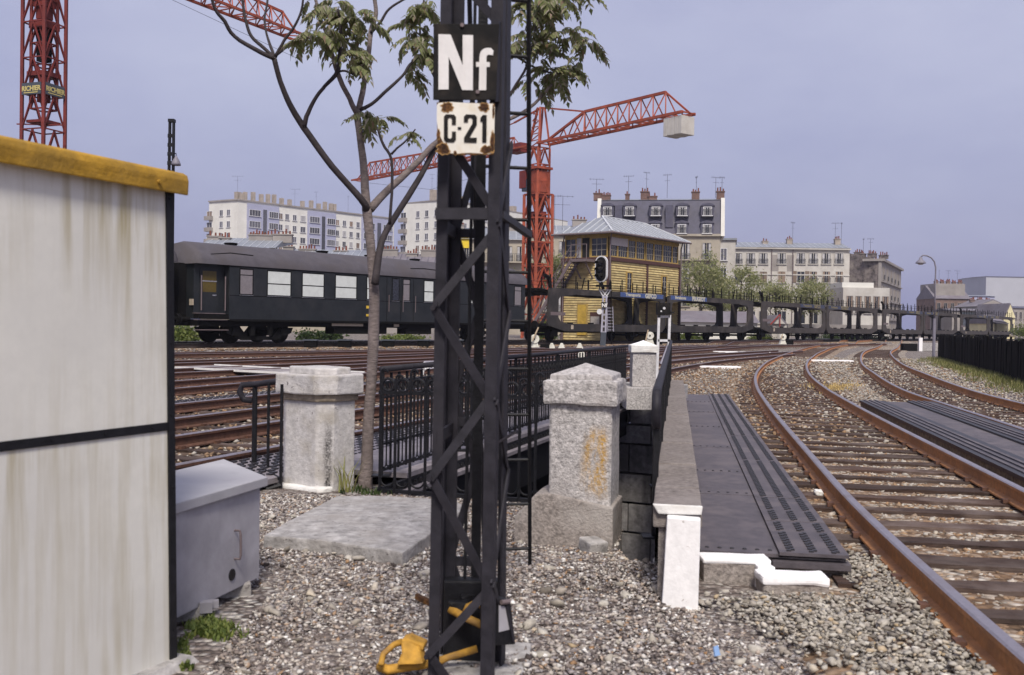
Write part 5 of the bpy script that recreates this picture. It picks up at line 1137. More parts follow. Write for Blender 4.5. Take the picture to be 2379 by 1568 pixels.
def wagon(label, t0, mt, gold=False):
    r = root('car_carrier_wagon', tuple(TP + TU * t0 - TN * 1.38 + V((0, 0, ZR))), label, 'wagon', RZ, group='car carrier wagons of the train')
    for h, (x0, x1) in enumerate(((.9, 14.25), (14.5, 27.9))):
        L = x1 - x0; e0, e1 = (1.15, .72) if h == 0 else (.72, 1.15)
        cut0, cut1 = (1.5, .1) if h == 0 else (.1, 1.5)
        outer = [(x0, 1.15), (x0 + .12, 3.12), (x0 + .5, 3.17), (x1 - .5, 3.17), (x1 - .12, 3.12), (x1, 1.15), (x1 - .05, .95), (x1 - cut1 - .3, .62), (x0 + cut0 + .3, .62), (x0 + .05, .95)]
        inner = [(x0 + e0 - .12, 1.45), (x0 + e0 - .12, 2.5), (x0 + e0 + .05, 2.66), (x0 + e0 + 1.6, 2.82), (x1 - e1 - 1.6, 2.82), (x1 - e1 - .05, 2.66), (x1 - e1 + .12, 2.5), (x1 - e1 + .12, 1.45), (x1 - e1 - .1, 1.2), (x1 - e1 - .8, 1.08), (x0 + e0 + .8, 1.08), (x0 + e0 + .1, 1.2)]
        for y in (-1.38, 1.26): loc(ring(MB(), outer, inner, y, .12), 'side_frame', M[mt], r)
        loc(MB().b2((x0 + .3, -1.26, 3.0), (x1 - .3, 1.26, 3.05)), 'upper_deck', M['underframe'], r)
        loc(MB().b2((x0 + .2, -1.26, .86), (x1 - .2, 1.26, .93)), 'lower_deck', M['underframe'], r)
        loc(MB().b2((x0 + .4, -1.0, .55), (x1 - .4, 1.0, .84)), 'underframe', M['underframe'], r)
        for y in (-1.30, 1.30):
            mb = MB(); n = 10
            for k in range(n + 1):
                x = x0 + .3 + (L - .6) * k / n; mb.b2((x - .025, y - .025, 3.16), (x + .025, y + .025, 3.95 if k % 2 == 0 else 3.8))
            for z in (3.42, 3.66): mb.b2((x0 + .3, y - .01, z), (x1 - .3, y + .01, z + .02))
            loc(mb, 'deck_railing', M['underframe'], r)
        for k in range(3): loc(MB().box((x0 + L * (.25 + .25 * k) + random.uniform(-.6, .6), random.choice((-1.28, 1.28)), 3.5), (.05, .05, .8), Matrix.Rotation(random.uniform(-.4, .4), 3, 'Y')), 'loading_prop', M['underframe'], r)
        for xx in ((x0 + 1.0 if h == 0 else x0 + 6.8), (x0 + 9.9 if h == 0 else x1 - 3.9), (x1 - 1.2 if h == 0 else x1 - 1.1)):
            for y in (-.76, .76): loc(MB().wheel((xx, y, .42), .42, .13), 'wheel', M['underframe'], r)
            loc(MB().b2((xx - .3, -1.15, .3), (xx + .3, -.95, .7)), 'axle_box', M['underframe'], r)
            loc(MB().wheel((xx, 0, .42), .08, 1.6), 'axle', M['underframe'], r)
        # wheel chocks on the lower deck
        mb = MB()
        for k in range(5): mb.box((x0 + 2.5 + k * 2.0 + random.uniform(-.3, .3), -1.15, 1.1), (.35, .2, .12))
        for q_ in range(len(mb.v) // 8):
            m1 = MB(); m1.add(mb.v[q_ * 8:q_ * 8 + 8], [(0, 2, 3, 1), (4, 5, 7, 6), (0, 1, 5, 4), (2, 6, 7, 3), (0, 4, 6, 2), (1, 3, 7, 5)]); loc(m1, 'wheel_chock', M['underframe'], r)
        a, b = (x1 - 5.7, x1 - .35) if h == 0 else (x0 + .4, x0 + 5.6)
        loc(MB().b2((a, -1.388, 2.86), (b, -1.381, 3.155)), 'name_panel', M['wagon_dim_blue' if gold else 'wagon_blue'], r)
        lm = 'letter_dim' if gold else 'letter_cream'
        s1, s2 = ('Transports', 'GEFCO') if h == 0 else ('livraisons', 'PEUGEOT')
        put_text(s1, .29, (a + .6, -1.39, 2.93), (1, 0, 0), (0, 0, 1), lm, r, .012, 1.4, world=False)
        put_text(s2, .40, (a + 3.0, -1.39, 2.875), (1, 0, 0), (0, 0, 1), lm, r, .022, 1.1, world=False)
    loc(MB().b2((14.2, -1.2, .9), (14.55, 1.2, 1.0)).b2((14.2, -1.2, 3.0), (14.55, 1.2, 3.04)), 'joint', M['underframe'], r)
    for x, s_ in ((.85, -1), (27.95, 1)):
        for y in (-.87, .87): loc(MB().wheel((x + s_ * .55, y, .98), .24, .06, (1, 0, 0)).wheel((x + s_ * .28, y, .98), .1, .55, (1, 0, 0)), 'buffer', M['underframe'], r)
        loc(MB().b2((min(x, x + s_ * .95), -1.2, 3.02), (max(x, x + s_ * .95), 1.2, 3.10)), 'deck_flap', M['underframe'], r)
    loc(MB().tube([(1.15, -1.32, 3.15), (1.1, -1.32, 3.5), (.95, -1.32, 3.75), (.6, -1.32, 3.85)], .12, 6), 'end_hook', M['underframe'], r)
    loc(MB().b2((1.15, -1.39, 1.55), (2.6, -1.381, 1.75)), 'data_panel', M['steel_grey'], r)
    loc(MB().b2((3.2, -1.39, .75), (3.45, -1.381, 1.0)), 'tail_plate', M['plate_cream'], r)
    return r
wagon('dark car carrier wagon with blue name panels, coupled to the coach', 21.9, 'wagon')
for k, (lb, g_) in enumerate((('empty brown car carrier wagon, second behind the coach', True), ('empty brown car carrier wagon, third behind the coach', True), ('empty brown car carrier wagon, last before the houses behind the fence', True))): wagon(lb, 50.3 + 28.5 * k, 'wagon_brown', g_)

# ------------------------------------------------------------------ yellow signal cabin
K = V((6.55, 68.0, .30)); UX, UY = TU, -TN; CL, CW = 9.5, 3.85; ZB, ZE = 5.72, 7.55
def cw(x, y, z): return K + UX * x + UY * y + V((0, 0, z))
sb = root('signal_cabin', tuple(K), 'yellow weatherboarded signal cabin with a glazed upper floor and zinc hip roof', 'signal cabin')
def cbox(x0, x1, y0, y1, z0, z1): 
    mb = MB(); return mb.prism([cw(x0, y0, z0), cw(x1, y0, z0), cw(x1, y1, z0), cw(x0, y1, z0)], (0, 0, z1 - z0))
cbox(.05, CL - .05, .05, CW - .05, -.4, ZB).build('core', M['boards'], sb)
pit_ = .172
for wall in (0, 1):
    k = 0
    while k * pit_ < ZB - .1:
        z0 = k * pit_; z1 = z0 + pit_ + .02; mb = MB()
        if wall == 0: P = [cw(.06, -.075, z0), cw(.06, .045, z0), cw(.06, .045, z1), cw(.06, -.004, z1)]; mb.prism(P, UX * (CL - .12))
        else: P = [cw(-.075, .06, z0), cw(.045, .06, z0), cw(.045, .06, z1), cw(-.004, .06, z1)]; mb.prism(P, UY * (CW - .12))
        mb.build('board', M['boards'], sb); k += 1
for x, y in ((-.10, -.10), (CL - .12, -.10), (CL / 2, -.105), (-.10, CW - .12)): cbox(x, x + .22, y, y + .22, -.3, ZB).build('corner_board', M['brown_paint'], sb)
cbox(-.14, CL + .14, -.14, CW + .14, ZB - .1, ZB + .165).build('sill_band', M['brown_paint'], sb, bevel=.02)
cbox(.1, CL - .1, .1, CW - .1, ZB + .17, ZB + .22).build('cabin_floor', M['underframe'], sb)
cbox(1.5, CL - 1.5, CW - .5, CW - .3, ZB + .22, ZE - .3).build('back_panel', M['underframe'], sb)
cbox(0, CL, 0, CW, ZE - .28, ZE).build('head_beam', M['ochre_frame'], sb)
def bay(wall, a, b, kind='window', cols=4, rows=3, z0=ZB + .17, z1=ZE - .28, sh=0.0):
    def pt_(s, o_, z):
        o_ += sh; return cw(s, o_, z) if wall == 0 else cw(o_, s, z)
    def bx(s0, s1, o0, o1, za, zb_): 
        mb = MB(); P = [pt_(s0, o0, za), pt_(s1, o0, za), pt_(s1, o1, za), pt_(s0, o1, za)]; return mb.prism(P, (0, 0, zb_ - za))
    mb = MB()
    for s0, s1, za, zb_ in ((a, a + .09, z0, z1), (b - .09, b, z0, z1), (a + .09, b - .09, z0, z0 + .09), (a + .09, b - .09, z1 - .09, z1)): mb.add(*(lambda q: (q.v, q.f))(bx(s0, s1, 0.0, .08, za, zb_)))
    w_ = mb.build('window', M['ochre_frame'], sb)
    bx(a + .09, b - .09, .035, .045, z0 + .09, z1 - .09).build('pane', M['glass'], w_)
    mb = MB()
    for i in range(1, cols): s_ = a + .09 + (b - a - .18) * i / cols; mb.add(*(lambda q: (q.v, q.f))(bx(s_ - .018, s_ + .018, .012, .034, z0 + .09, z1 - .09)))
    for j in range(1, rows): z_ = z0 + .09 + (z1 - z0 - .18) * j / rows; mb.add(*(lambda q: (q.v, q.f))(bx(a + .09, b - .09, .014, .033, z_ - .018, z_ + .018)))
    if mb.v: mb.build('glazing_bars', mat('pale_bar', (.42, .38, .3), .6), w_)
    return w_
bays = [(.1, 1.05), (1.05, 2.35), (2.35, 3.4), (3.4, 4.62), (4.75, 5.85), (5.85, 7.1), (7.1, 8.5), (8.5, 9.4)]
for i, (a, b) in enumerate(bays): bay(0, a, b, cols=3 if i in (0, 7) else 4, rows=3)
cbox(.15, 2.25, -.05, -.01, ZE - .85, ZE - .3).build('blind_board', mat('blind_board', (.5, .45, .44), .7, var=.1), sb)
bay(1, .15, 1.55, cols=3); bay(1, 2.75, 3.75, cols=2)
MB().prism([cw(-.005, 1.6, ZB + .17), cw(-.005, 2.25, ZB + .17), cw(-.005, 2.25, ZE - .3), cw(-.005, 1.6, ZE - .3)], UX * .03).build('doorway_shade', M['shade_black'], sb)  # near-black sheet painted for the shade inside the open doorway
for y in (1.56, 2.26): cbox(-.03, .06, y, y + .06, ZB + .17, ZE - .28).build('door_post', M['ochre_frame'], sb)
cbox(-.02, .02, 2.34, 2.72, ZB + .17, ZE - .3).build('side_light', M['curtain'], sb)
for a, z0, z1 in ((2.05, 3.25, 4.98), (6.85, 3.25, 4.95)): bay(0, a, a + .75, cols=2, rows=4, z0=z0, z1=z1, sh=-.13)
for o_ in [o for o in bpy.data.objects if o.parent == sb and o.name.startswith('window')][-2:]:
    pass
# ground floor door and notice board on the end wall
cbox(-.13, -.03, 1.75, 2.45, .5, 2.6).build('door', mat('door_yellow', (.5, .33, .06), .7, var=.2, scale=3), sb)
for y in (1.68, 2.45): cbox(-.14, -.03, y, y + .07, .45, 2.67).build('door_frame', M['ochre_frame'], sb)
cbox(-.14, -.03, 1.75, 2.45, 2.6, 2.67).build('door_frame', M['ochre_frame'], sb)
nb_ = cbox(-.13, -.03, .58, 1.42, .9, 2.1).build('notice_board', M['brown_paint'], sb); cbox(-.14, -.131, .63, 1.37, .95, 1.8).build('notice', mat('notice', (.42, .38, .34), .8), nb_)
# hip roof
ov = .62; RZ_ = ZE + 1.35
c_ = [(-ov, -ov), (CL + ov, -ov), (CL + ov, CW + ov), (-ov, CW + ov)]; rd = [(1.9, CW / 2), (CL - 1.9, CW / 2)]
mb = MB(); mb.add([cw(x, y, ZE) for x, y in c_] + [cw(x, y, RZ_) for x, y in rd] + [cw(x, y, ZE - .06) for x, y in c_], [(0, 1, 5, 4), (1, 2, 5), (2, 3, 4, 5), (3, 0, 4), (9, 8, 7, 6), (0, 6, 7, 1), (1, 7, 8, 2), (2, 8, 9, 3), (3, 9, 6, 0)]); rf = mb.build('roof', M['zinc'], sb)
sm = MB()
def seam(x, y, x2, y2, z2): sm.beam(cw(x, y, ZE + .03), cw(x2, y2, z2 + .03), .06, .06)
n = 17
for i in range(n):
    x = -ov + .3 + (CL + 2 * ov - .6) * i / (n - 1)
    k = min(1, (x + ov) / (1.9 + ov), (CL + ov - x) / (1.9 + ov)); seam(x, -ov, x, -ov + (CW / 2 + ov) * k, ZE + 1.35 * k)
for i in range(8):
    y = -ov + .3 + (CW + 2 * ov - .6) * i / 7; k = 1 - abs(y - CW / 2) / (CW / 2 + ov); seam(-ov, y, -ov + (1.9 + ov) * k, y, ZE + 1.35 * k)
sm.build('seams', mat('zinc_seam', (.5, .52, .56), .5), rf, kind='stuff')
sm = MB(); sm.beam(cw(*c_[0], ZE + .04), cw(*rd[0], RZ_ + .04), .12, .09).beam(cw(*c_[1], ZE + .04), cw(*rd[1], RZ_ + .04), .12, .09).beam(cw(*rd[0], RZ_ + .04), cw(*rd[1], RZ_ + .04), .12, .09); sm.build('ridge_caps', M['zinc_seam'], rf)
mb = MB(); mb.tube([cw(x, y, ZE - .06) for x, y in ((-ov - .05, CW + ov), (-ov - .05, -ov - .05), (CL + ov, -ov - .05))], .07, 8); mb.build('gutter', M['steel_grey'], rf)
for x, y in ((-.1, -.1), (CL + .05, -.1), (-.1, CW)): MB().tube([cw(x - .4, y - .4, ZE - .1), cw(x - .05, y - .08, ZE - .5), cw(x - .05, y - .08, -.3)], .05, 6).build('downpipe', M['steel_grey'], sb)
# outside staircase
st = MB(); hr = MB()
cbox(-1.15, -.05, 1.1, 2.5, ZB - .18, ZB).build('landing', M['steel_grey'], sb)
y0, y1, za, zb_ = 2.4, 6.4, ZB - .1, .1
for o_ in (-1.12, -.22): MB().beam(cw(o_, y0, za), cw(o_, y1, zb_), .06, .24).build('stringer', M['steel_grey'], sb)
for i in range(24):
    t = (i + .5) / 24; cbox(-1.1, -.24, y0 + (y1 - y0) * t - .13, y0 + (y1 - y0) * t + .13, za + (zb_ - za) * t - .02, za + (zb_ - za) * t + .02).build('step', M['steel_grey'], sb)
for o_ in (-1.14, -.2):
    for hgt in (.55, 1.0): MB().beam(cw(o_, y0, za + hgt), cw(o_, y1, zb_ + hgt), .045, .045).build('handrail', M['steel_grey'], sb)
    for t in (0, .33, .66, 1): p = cw(o_, y0 + (y1 - y0) * t, za + (zb_ - za) * t); MB().beam(p, p + V((0, 0, 1.0)), .04, .04).build('baluster', M['steel_grey'], sb)
MB().beam(cw(-1.14, 1.1, ZB + 1), cw(-1.14, 2.4, ZB + 1), .045, .045).beam(cw(-1.14, 1.1, ZB), cw(-1.14, 1.1, ZB + 1), .045, .045).build('handrail', M['steel_grey'], sb)
for y in (1.3, 2.3): MB().beam(cw(-1.0, y, ZB - .2), cw(-.05, y, ZB - 1.3), .08, .08).build('bracket', M['steel_grey'], sb)

# ------------------------------------------------------------------ colour light signal
bs = at(1398, 803, 55.0); sr = root('colour_light_signal', tuple(bs), 'black oval three lamp signal with a white rim on a grey mast', 'signal')
sc_ = 55.0 / FPX
def sgp(px, py, dy=0): return at(px, py, 55.0 + dy)
MB().beam(sgp(1400, 803), sgp(1402, 772), .30, .3).build('mast_foot', M['sign_slate'], sr)
for dx in (-.11, .11):
    a, b = sgp(1402, 772) + V((dx, 0, 0)), sgp(1405, 690) + V((dx * .8, 0, 0)); MB().beam(a, b, .09, .2).build('mast_channel', M['signal_grey'], sr)
for k in range(7): p = sgp(1402, 772).lerp(sgp(1405, 690), k / 6); MB().box(p + V((0, .02, 0)), (.3, .12, .1)).build('batten_plate', M['signal_grey'], sr)
for p, q in (((1392, 672), (1402, 690)), ((1418, 674), (1408, 690)), ((1390, 672), (1420, 674)), ((1398, 674), (1412, 690)), ((1412, 674), (1400, 690))): MB().beam(sgp(*p), sgp(*q), .05, .05).build('bracket_bar', M['signal_white'], sr)
MB().b2(sgp(1385, 666) + V((0, -.3, 0)), sgp(1420, 662) + V((0, .3, 0))).build('platform', M['underframe'], sr)
hn = V((-.62, -.78, 0)).normalized(); hx = V((hn.y * -1, hn.x, 0)); hx = hx if hx.x > 0 else -hx; hc = sgp(1396, 625)
def oval(rx, rz, n=28): 
    o_ = []
    for i in range(n):
        a = i / n * 6.2832; s_ = math.sin(a); o_.append(hc + hx * (rx * math.cos(a)) + V((0, 0, (rz - rx) * (1 if s_ > 0 else -1) + rx * s_)))
    return o_
MB().prism(oval(.40, .74), -hn * .12).build('rim', M['signal_white'], sr)
MB().prism([p + hn * .012 for p in oval(.33, .67)], -hn * .05).build('target', M['enamel_black'], sr)
for dz in (.36, 0, -.36):
    c = hc + V((0, 0, dz)) + hn * .02
    mb = MB(); pr_ = [c + hx * (.15 * math.cos(a)) + V((0, 0, .15 * math.sin(a))) for a in [rad(x) for x in range(-10, 191, 20)]] + [c + hx * (.13 * math.cos(a)) + V((0, 0, .13 * math.sin(a))) for a in [rad(x) for x in range(190, -11, -20)]]
    mb.prism(pr_, hn * .42 + V((0, 0, -.06))); mb.build('hood', M['enamel_black'], sr)
    MB().tube([c - hn * .01, c + hn * .02], .13, 14).build('lens', mat('lens', (.02, .02, .022), .1, spec=.7), sr)
MB().beam(sgp(1396, 655), sgp(1402, 672), .16, .16).build('neck', M['underframe'], sr)
MB().b2(sgp(1396, 714) + V((0, -.22, 0)), sgp(1408, 702) + V((0, -.20, 0))).build('letter_plate', M['enamel_black'], sr); put_text('Nf', .28, sgp(1397, 713) + V((0, -.225, 0)), (1, 0, 0), (0, 0, 1), 'letter_white', sr, .012)
MB().tube([sgp(1392, 724) + V((0, -.2, 0)), sgp(1392, 724) + V((0, -.18, 0))], .15, 12).build('number_disc', M['signal_white'], sr)
for dx in (0, .32): MB().tube([sgp(1412, 770) + V((dx, 0, 0)), sgp(1410, 712) + V((dx, 0, 0))], .02, 5).build('ladder_stile', M['signal_grey'], sr)
for k in range(8): p = sgp(1412, 770).lerp(sgp(1410, 712), (k + .5) / 8); MB().tube([p, p + V((.32, 0, 0))], .016, 5).build('ladder_rung', M['signal_grey'], sr)
MB().tube([sgp(1420, 664), sgp(1421, 800)], .025, 5).build('conduit', M['underframe'], sr)
# dwarf signal on two legs behind the pit
Yd = 26.0; base = at(1540, 872, Yd); dr_ = root('dwarf_signal', (base.x, Yd, -.05), 'black box signal on two pale legs behind the pit railing', 'signal')
for p0, p1 in (((1526, 880), (1531, 732)), ((1551, 880), (1556, 732))): MB().beam(at(*p0, Yd), at(*p1, Yd), .065, .05, up=(0, 1, 0)).build('leg', M['signal_white'], dr_)
for y in (735, 791): MB().beam(at(1528, y, Yd), at(1556, y, Yd), .05, .06).build('cross_bar', M['signal_white'], dr_)
MB().beam(at(1535, 845, Yd + .05), at(1554, 795, Yd + .05), .07, .04).build('stay', M['signal_grey'], dr_)
bxs = MB(); bxs.prism([at(1527, 731, Yd - .1), at(1558, 731, Yd - .1), at(1558, 703, Yd - .1), at(1527, 703, Yd - .1)], (0, .25, 0)); bxs.build('lamp_box', M['enamel_black'], dr_, bevel=.01)
for px, py, q in ((1543, 716, .035), (1536, 723, .022)): c = at(px, py, Yd - .1); MB().tube([c + V((0, -.02, 0)), c + V((0, .01, 0))], q, 10).build('lens', M['signal_white'], dr_)
MB().beam(at(1558, 726, Yd), at(1567, 726, Yd), .03, .05).build('side_arm', M['enamel_black'], dr_)

# ------------------------------------------------------------------ tower cranes
def strut(mb, p, q, w_=.09): mb.beam(p, q, w_, w_)
def lattice_tower(par, c, side, z0, z1, bay_, rz, mt, w_=.14, lw=.07, nm='tower_frame'):
    c = V(c); R_ = Matrix.Rotation(rz, 3, 'Z'); cs = [R_ @ V((a * side / 2, b * side / 2, 0)) + V((c.x, c.y, 0)) for a, b in ((-1, -1), (1, -1), (1, 1), (-1, 1))]
    for p in cs: MB().beam(p + V((0, 0, z0)), p + V((0, 0, z1)), w_, w_).build('tower_leg', M[mt], par)
    n = max(1, round((z1 - z0) / bay_)); h = (z1 - z0) / n
    for f in range(4):
        mb = MB(); a, b = cs[f], cs[(f + 1) % 4]
        for k in range(n):
            za, zb2 = z0 + k * h, z0 + (k + 1) * h; m_ = (a + b) / 2
            strut(mb, a + V((0, 0, za)), b + V((0, 0, za)), lw); strut(mb, a + V((0, 0, za)), m_ + V((0, 0, zb2)), lw); strut(mb, b + V((0, 0, za)), m_ + V((0, 0, zb2)), lw)
        strut(mb, a + V((0, 0, z1)), b + V((0, 0, z1)), lw); mb.build('lattice_face', M[mt], par)
def boom(par, A_, B_, T0_, T1_, wdt, n, mt, cw_=.13, lw=.06, tip=None):
    """two bottom chords A-B (width wdt), one top chord T0-T1"""
    A_, B_, T0_, T1_ = map(V, (A_, B_, T0_, T1_)); d = (B_ - A_).normalized(); s_ = V((d.y, -d.x, 0)).normalized() * wdt / 2
    for e in (-1, 1): MB().beam(A_ + s_ * e, B_ + s_ * e, cw_, cw_).build('bottom_chord', M[mt], par)
    MB().beam(T0_, T1_, cw_, cw_).build('top_chord', M[mt], par)
    mb = MB(); m2 = MB()
    for k in range(n + 1):
        t = k / n; p = A_.lerp(B_, t)
        strut(m2, p + s_, p - s_, lw)
        if k < n: q = A_.lerp(B_, (k + 1) / n); strut(m2, p + s_ * (1 if k % 2 else -1), q - s_ * (1 if k % 2 else -1), lw)
    Lt = (T1_ - T0_).length; nt_ = max(2, round(n * Lt / (B_ - A_).length))
    for k in range(nt_ + 1):
        tpt = T0_.lerp(T1_, k / nt_); u_ = (tpt - A_).dot(d)
        for dlt in (-.5, .5):
            uu = max(0, min((B_ - A_).length, u_ + dlt * (B_ - A_).length / n)); p = A_ + d * uu
            for e in (-1, 1): strut(mb, tpt, p + s_ * e, lw)
    mb.build('web_members', M[mt], par); m2.build('bottom_bracing', M[mt], par)
YC = 85.0; tc_ = at(1247, 700, YC); CB = V((tc_.x, YC, .3)); bd = V((.61, -.792, 0)); bn = V((.792, .61, 0))
cr = root('tower_crane', tuple(CB), 'red tower crane with a concrete counterweight, beside the yellow signal cabin', 'crane')
def onb(px, py): v = ray(px, py); t = (CB - CAM).dot(bn) / v.dot(bn); return CAM + v * t
zz = lambda py, px=1247: at(px, py, YC).z
rzc = math.atan2(bd.y, bd.x)
lattice_tower(cr, CB, 1.72, .3, zz(452), 1.9, rzc, 'crane_red', .26, .12)
lattice_tower(cr, CB, 1.28, zz(690), zz(345), 1.35, rzc, 'crane_red', .18, .09)
R_ = Matrix.Rotation(rzc, 3, 'Z')
MB().box((CB.x, CB.y, (zz(448) + zz(398)) / 2), (1.33, 1.33, zz(398) - zz(448)), R_).build('cladding', M['crane_red'], cr, bevel=.03)
for py, h in ((455, .5), (500, .6), (545, .5), (575, .9), (640, .6)): MB().box((CB.x, CB.y, zz(py)), (1.0, 1.0, h), R_).build('climbing_frame', M['crane_dark_red'], cr)
MB().box((CB.x, CB.y, zz(392)), (1.7, 1.7, .2), R_).build('slewing_ring', M['crane_red'], cr)
cab = CB + bd * -1.25 + bn * -.3; MB().box((cab.x, cab.y, zz(415)), (.9, 1.0, 1.5), R_).build('cab', M['crane_dark_red'], cr, bevel=.03)
MB().box((cab.x, cab.y - .35, zz(430)), (.75, .5, 1.0), R_).build('cab_glass', M['glass'], cr)
ap = onb(1258, 250); jz = onb(1250, 342)
for e1 in (-1, 1):
    for e2 in (-1, 1): MB().beam(V((CB.x, CB.y, zz(343))) + R_ @ V((e1 * .7, e2 * .6, 0)), ap + R_ @ V((e1 * .14, e2 * .25, 0)), .16, .16).build('mast_head_leg', M['crane_red'], cr)
mb = MB()
for k in range(6):
    t = k / 6; z_ = zz(343) + (ap.z - zz(343)) * t; w_ = .7 * (1 - t) + .14 * t
    strut(mb, V((CB.x, CB.y, z_)) + R_ @ V((-w_, -.5, 0)), V((CB.x, CB.y, z_ + .5)) + R_ @ V((w_, -.5 + .05, 0)), .07); strut(mb, V((CB.x, CB.y, z_)) + R_ @ V((-w_, -.5, 0)), V((CB.x, CB.y, z_)) + R_ @ V((w_, -.5, 0)), .07)
mb.build('mast_head_bracing', M['crane_red'], cr)
a0, b0 = onb(1262, 334), onb(1600, 262)
boom(cr, a0, b0, onb(1359, 259), onb(1547, 214), 1.3, 13, 'crane_red', .2, .09)
MB().beam(onb(1270, 328), onb(1359, 259), .18, .18).build('top_chord', M['crane_red'], cr)
mb = MB()
for x, y, x2, y2 in ((1310, 300, 1318, 322), (1318, 322, 1335, 279), (1335, 279, 1350, 315), (1310, 300, 1295, 328)): strut(mb, onb(x, y), onb(x2, y2), .08)
mb.build('web_members', M['crane_red'], cr)
MB().beam(ap, onb(1359, 259), .13, .13).build('tie_bar', M['crane_red'], cr); MB().beam(onb(1547, 214), onb(1603, 263), .12, .12).build('end_brace', M['crane_red'], cr)
boom(cr, onb(1240, 340), onb(828, 420), onb(1195, 320), onb(859, 378), 1.2, 24, 'crane_red', .16, .07)
MB().beam(ap, onb(1195, 285), .13, .13).build('tie_bar', M['crane_red'], cr); MB().beam(onb(1195, 285), onb(1030, 360), .08, .08).build('tie_bar', M['crane_red'], cr); MB().beam(onb(859, 378), onb(828, 420), .1, .1).build('end_brace', M['crane_red'], cr)
MB().box(onb(1205, 345), (1.6, .9, .8), R_).build('winch', M['crane_dark_red'], cr)
MB().tube([onb(830, 422), onb(1000, 440), onb(1200, 385)], .015, 4).build('cable', M['aerial'], cr)
# counterweight slabs
w0_ = onb(1543, 268); L_ = 2.6
for k in range(5):
    p = onb(1577, 295) + bd * (-.85 + .36 * k + .13); MB().box(p, (.345, 1.35, 1.32 - .05 * (k % 2)), R_).build('counterweight_slab', M['ballast_block'], cr, bevel=.03)
for x in (1568, 1588): MB().beam(onb(x, 266) , onb(x, 276), .1, .3).build('hanger', M['crane_red'], cr)

YL = 45.0; q = at(101, 300, YL); CBL = V((q.x, YL, 0)); cl = root('tower_crane', tuple(CBL), 'dark red tower crane with maker signs rising behind the white shed', 'crane')
rl = rad(-20); zl = lambda py: at(101, py, YL).z
lattice_tower(cl, CBL, 1.25, .3, zl(-190), 1.62, rl, 'crane_dark_red', .13, .055)
lattice_tower(cl, CBL, .75, zl(255), zl(-150), 1.0, rl, 'crane_dark_red', .11, .06)
for py, s_, h in ((60, .9, .35), (175, 1.0, .2), (285, 1.0, .12), (105, .45, 1.5), (215, .4, .9), (30, .5, .6), (5, .7, .5)):
    m_ = 'crane_dark_red' if py in (60, 175, 215, 285) else ('underframe' if py == 105 else 'crane_dark_red'); MB().box((CBL.x, CBL.y, zl(py)), (s_, s_, h), Matrix.Rotation(rl, 3, 'Z')).build('climbing_frame', M[m_], cl)
R2 = Matrix.Rotation(rl, 3, 'Z'); n1 = R2 @ V((0, -1, 0)); n2 = R2 @ V((1, 0, 0))
for nn, m_ in ((n1, 0), (n2, 1)):
    exv = V((-nn.y, nn.x, 0)); exv = exv if exv.x > 0 else -exv
    cpt = V((CBL.x, CBL.y, zl(213))) + nn * .69
    o_ = MB().prism([cpt - exv * .58 + V((0, 0, -.26)), cpt + exv * .52 + V((0, 0, -.26)), cpt + exv * .52 + V((0, 0, .26)), cpt - exv * .58 + V((0, 0, .26))], -nn * .04).build('maker_sign', M['sign_slate'], cl)
    put_text('RICHIER', .30, cpt - exv * .56 + nn * .01 + V((0, 0, -.1)), exv, (0, 0, 1), 'letter_gold', o_, .012, .98)
    MB().prism([cpt - exv * .45 + nn * .006 + V((0, 0, -.2)), cpt + exv * .35 + nn * .006 + V((0, 0, -.2)), cpt + exv * .35 + nn * .006 + V((0, 0, -.16)), cpt - exv * .45 + nn * .006 + V((0, 0, -.16))], nn * .004).build('underline', M['letter_gold'], o_)
MB().beam(V((CBL.x - 1.1, CBL.y - .2, zl(291))), V((CBL.x + 1.15, CBL.y - .5, zl(295))), .06, .05).build('walkway_bar', M['crane_dark_red'], cl)
tipL = at(697, 88, 60.0); top_l = V((CBL.x, CBL.y, tipL.z)); bdl = (V((tipL.x, tipL.y, 0)) - V((CBL.x, CBL.y, 0))).normalized(); bnl = V((bdl.y, -bdl.x, 0))
def onl(px, py): v = ray(px, py); t = (CBL - CAM).dot(bnl) / v.dot(bnl); return CAM + v * t
lattice_tower(cl, CBL, 1.0, zl(-190), tipL.z + 3, 1.4, rl, 'crane_red', .13, .06)
boom(cl, top_l, tipL, top_l + V((0, 0, 1.55)), onl(657, 28), 1.25, 17, 'crane_red', .13, .06); MB().beam(onl(657, 28), onl(690, 78), .09, .09).build('end_brace', M['crane_red'], cl)
MB().beam(V((CBL.x, CBL.y, tipL.z + 3)), onl(500, -60), .08, .08).build('tie_bar', M['crane_red'], cl)
cj = -bdl * 9; boom(cl, top_l, top_l + cj, top_l + V((0, 0, 1.2)), top_l + cj + V((0, 0, .5)), 1.2, 8, 'crane_red', .13, .06)
MB().tube([at(380, -10, 50), at(700, 140, 60)], .012, 4).build('cable', M['aerial'], cl)

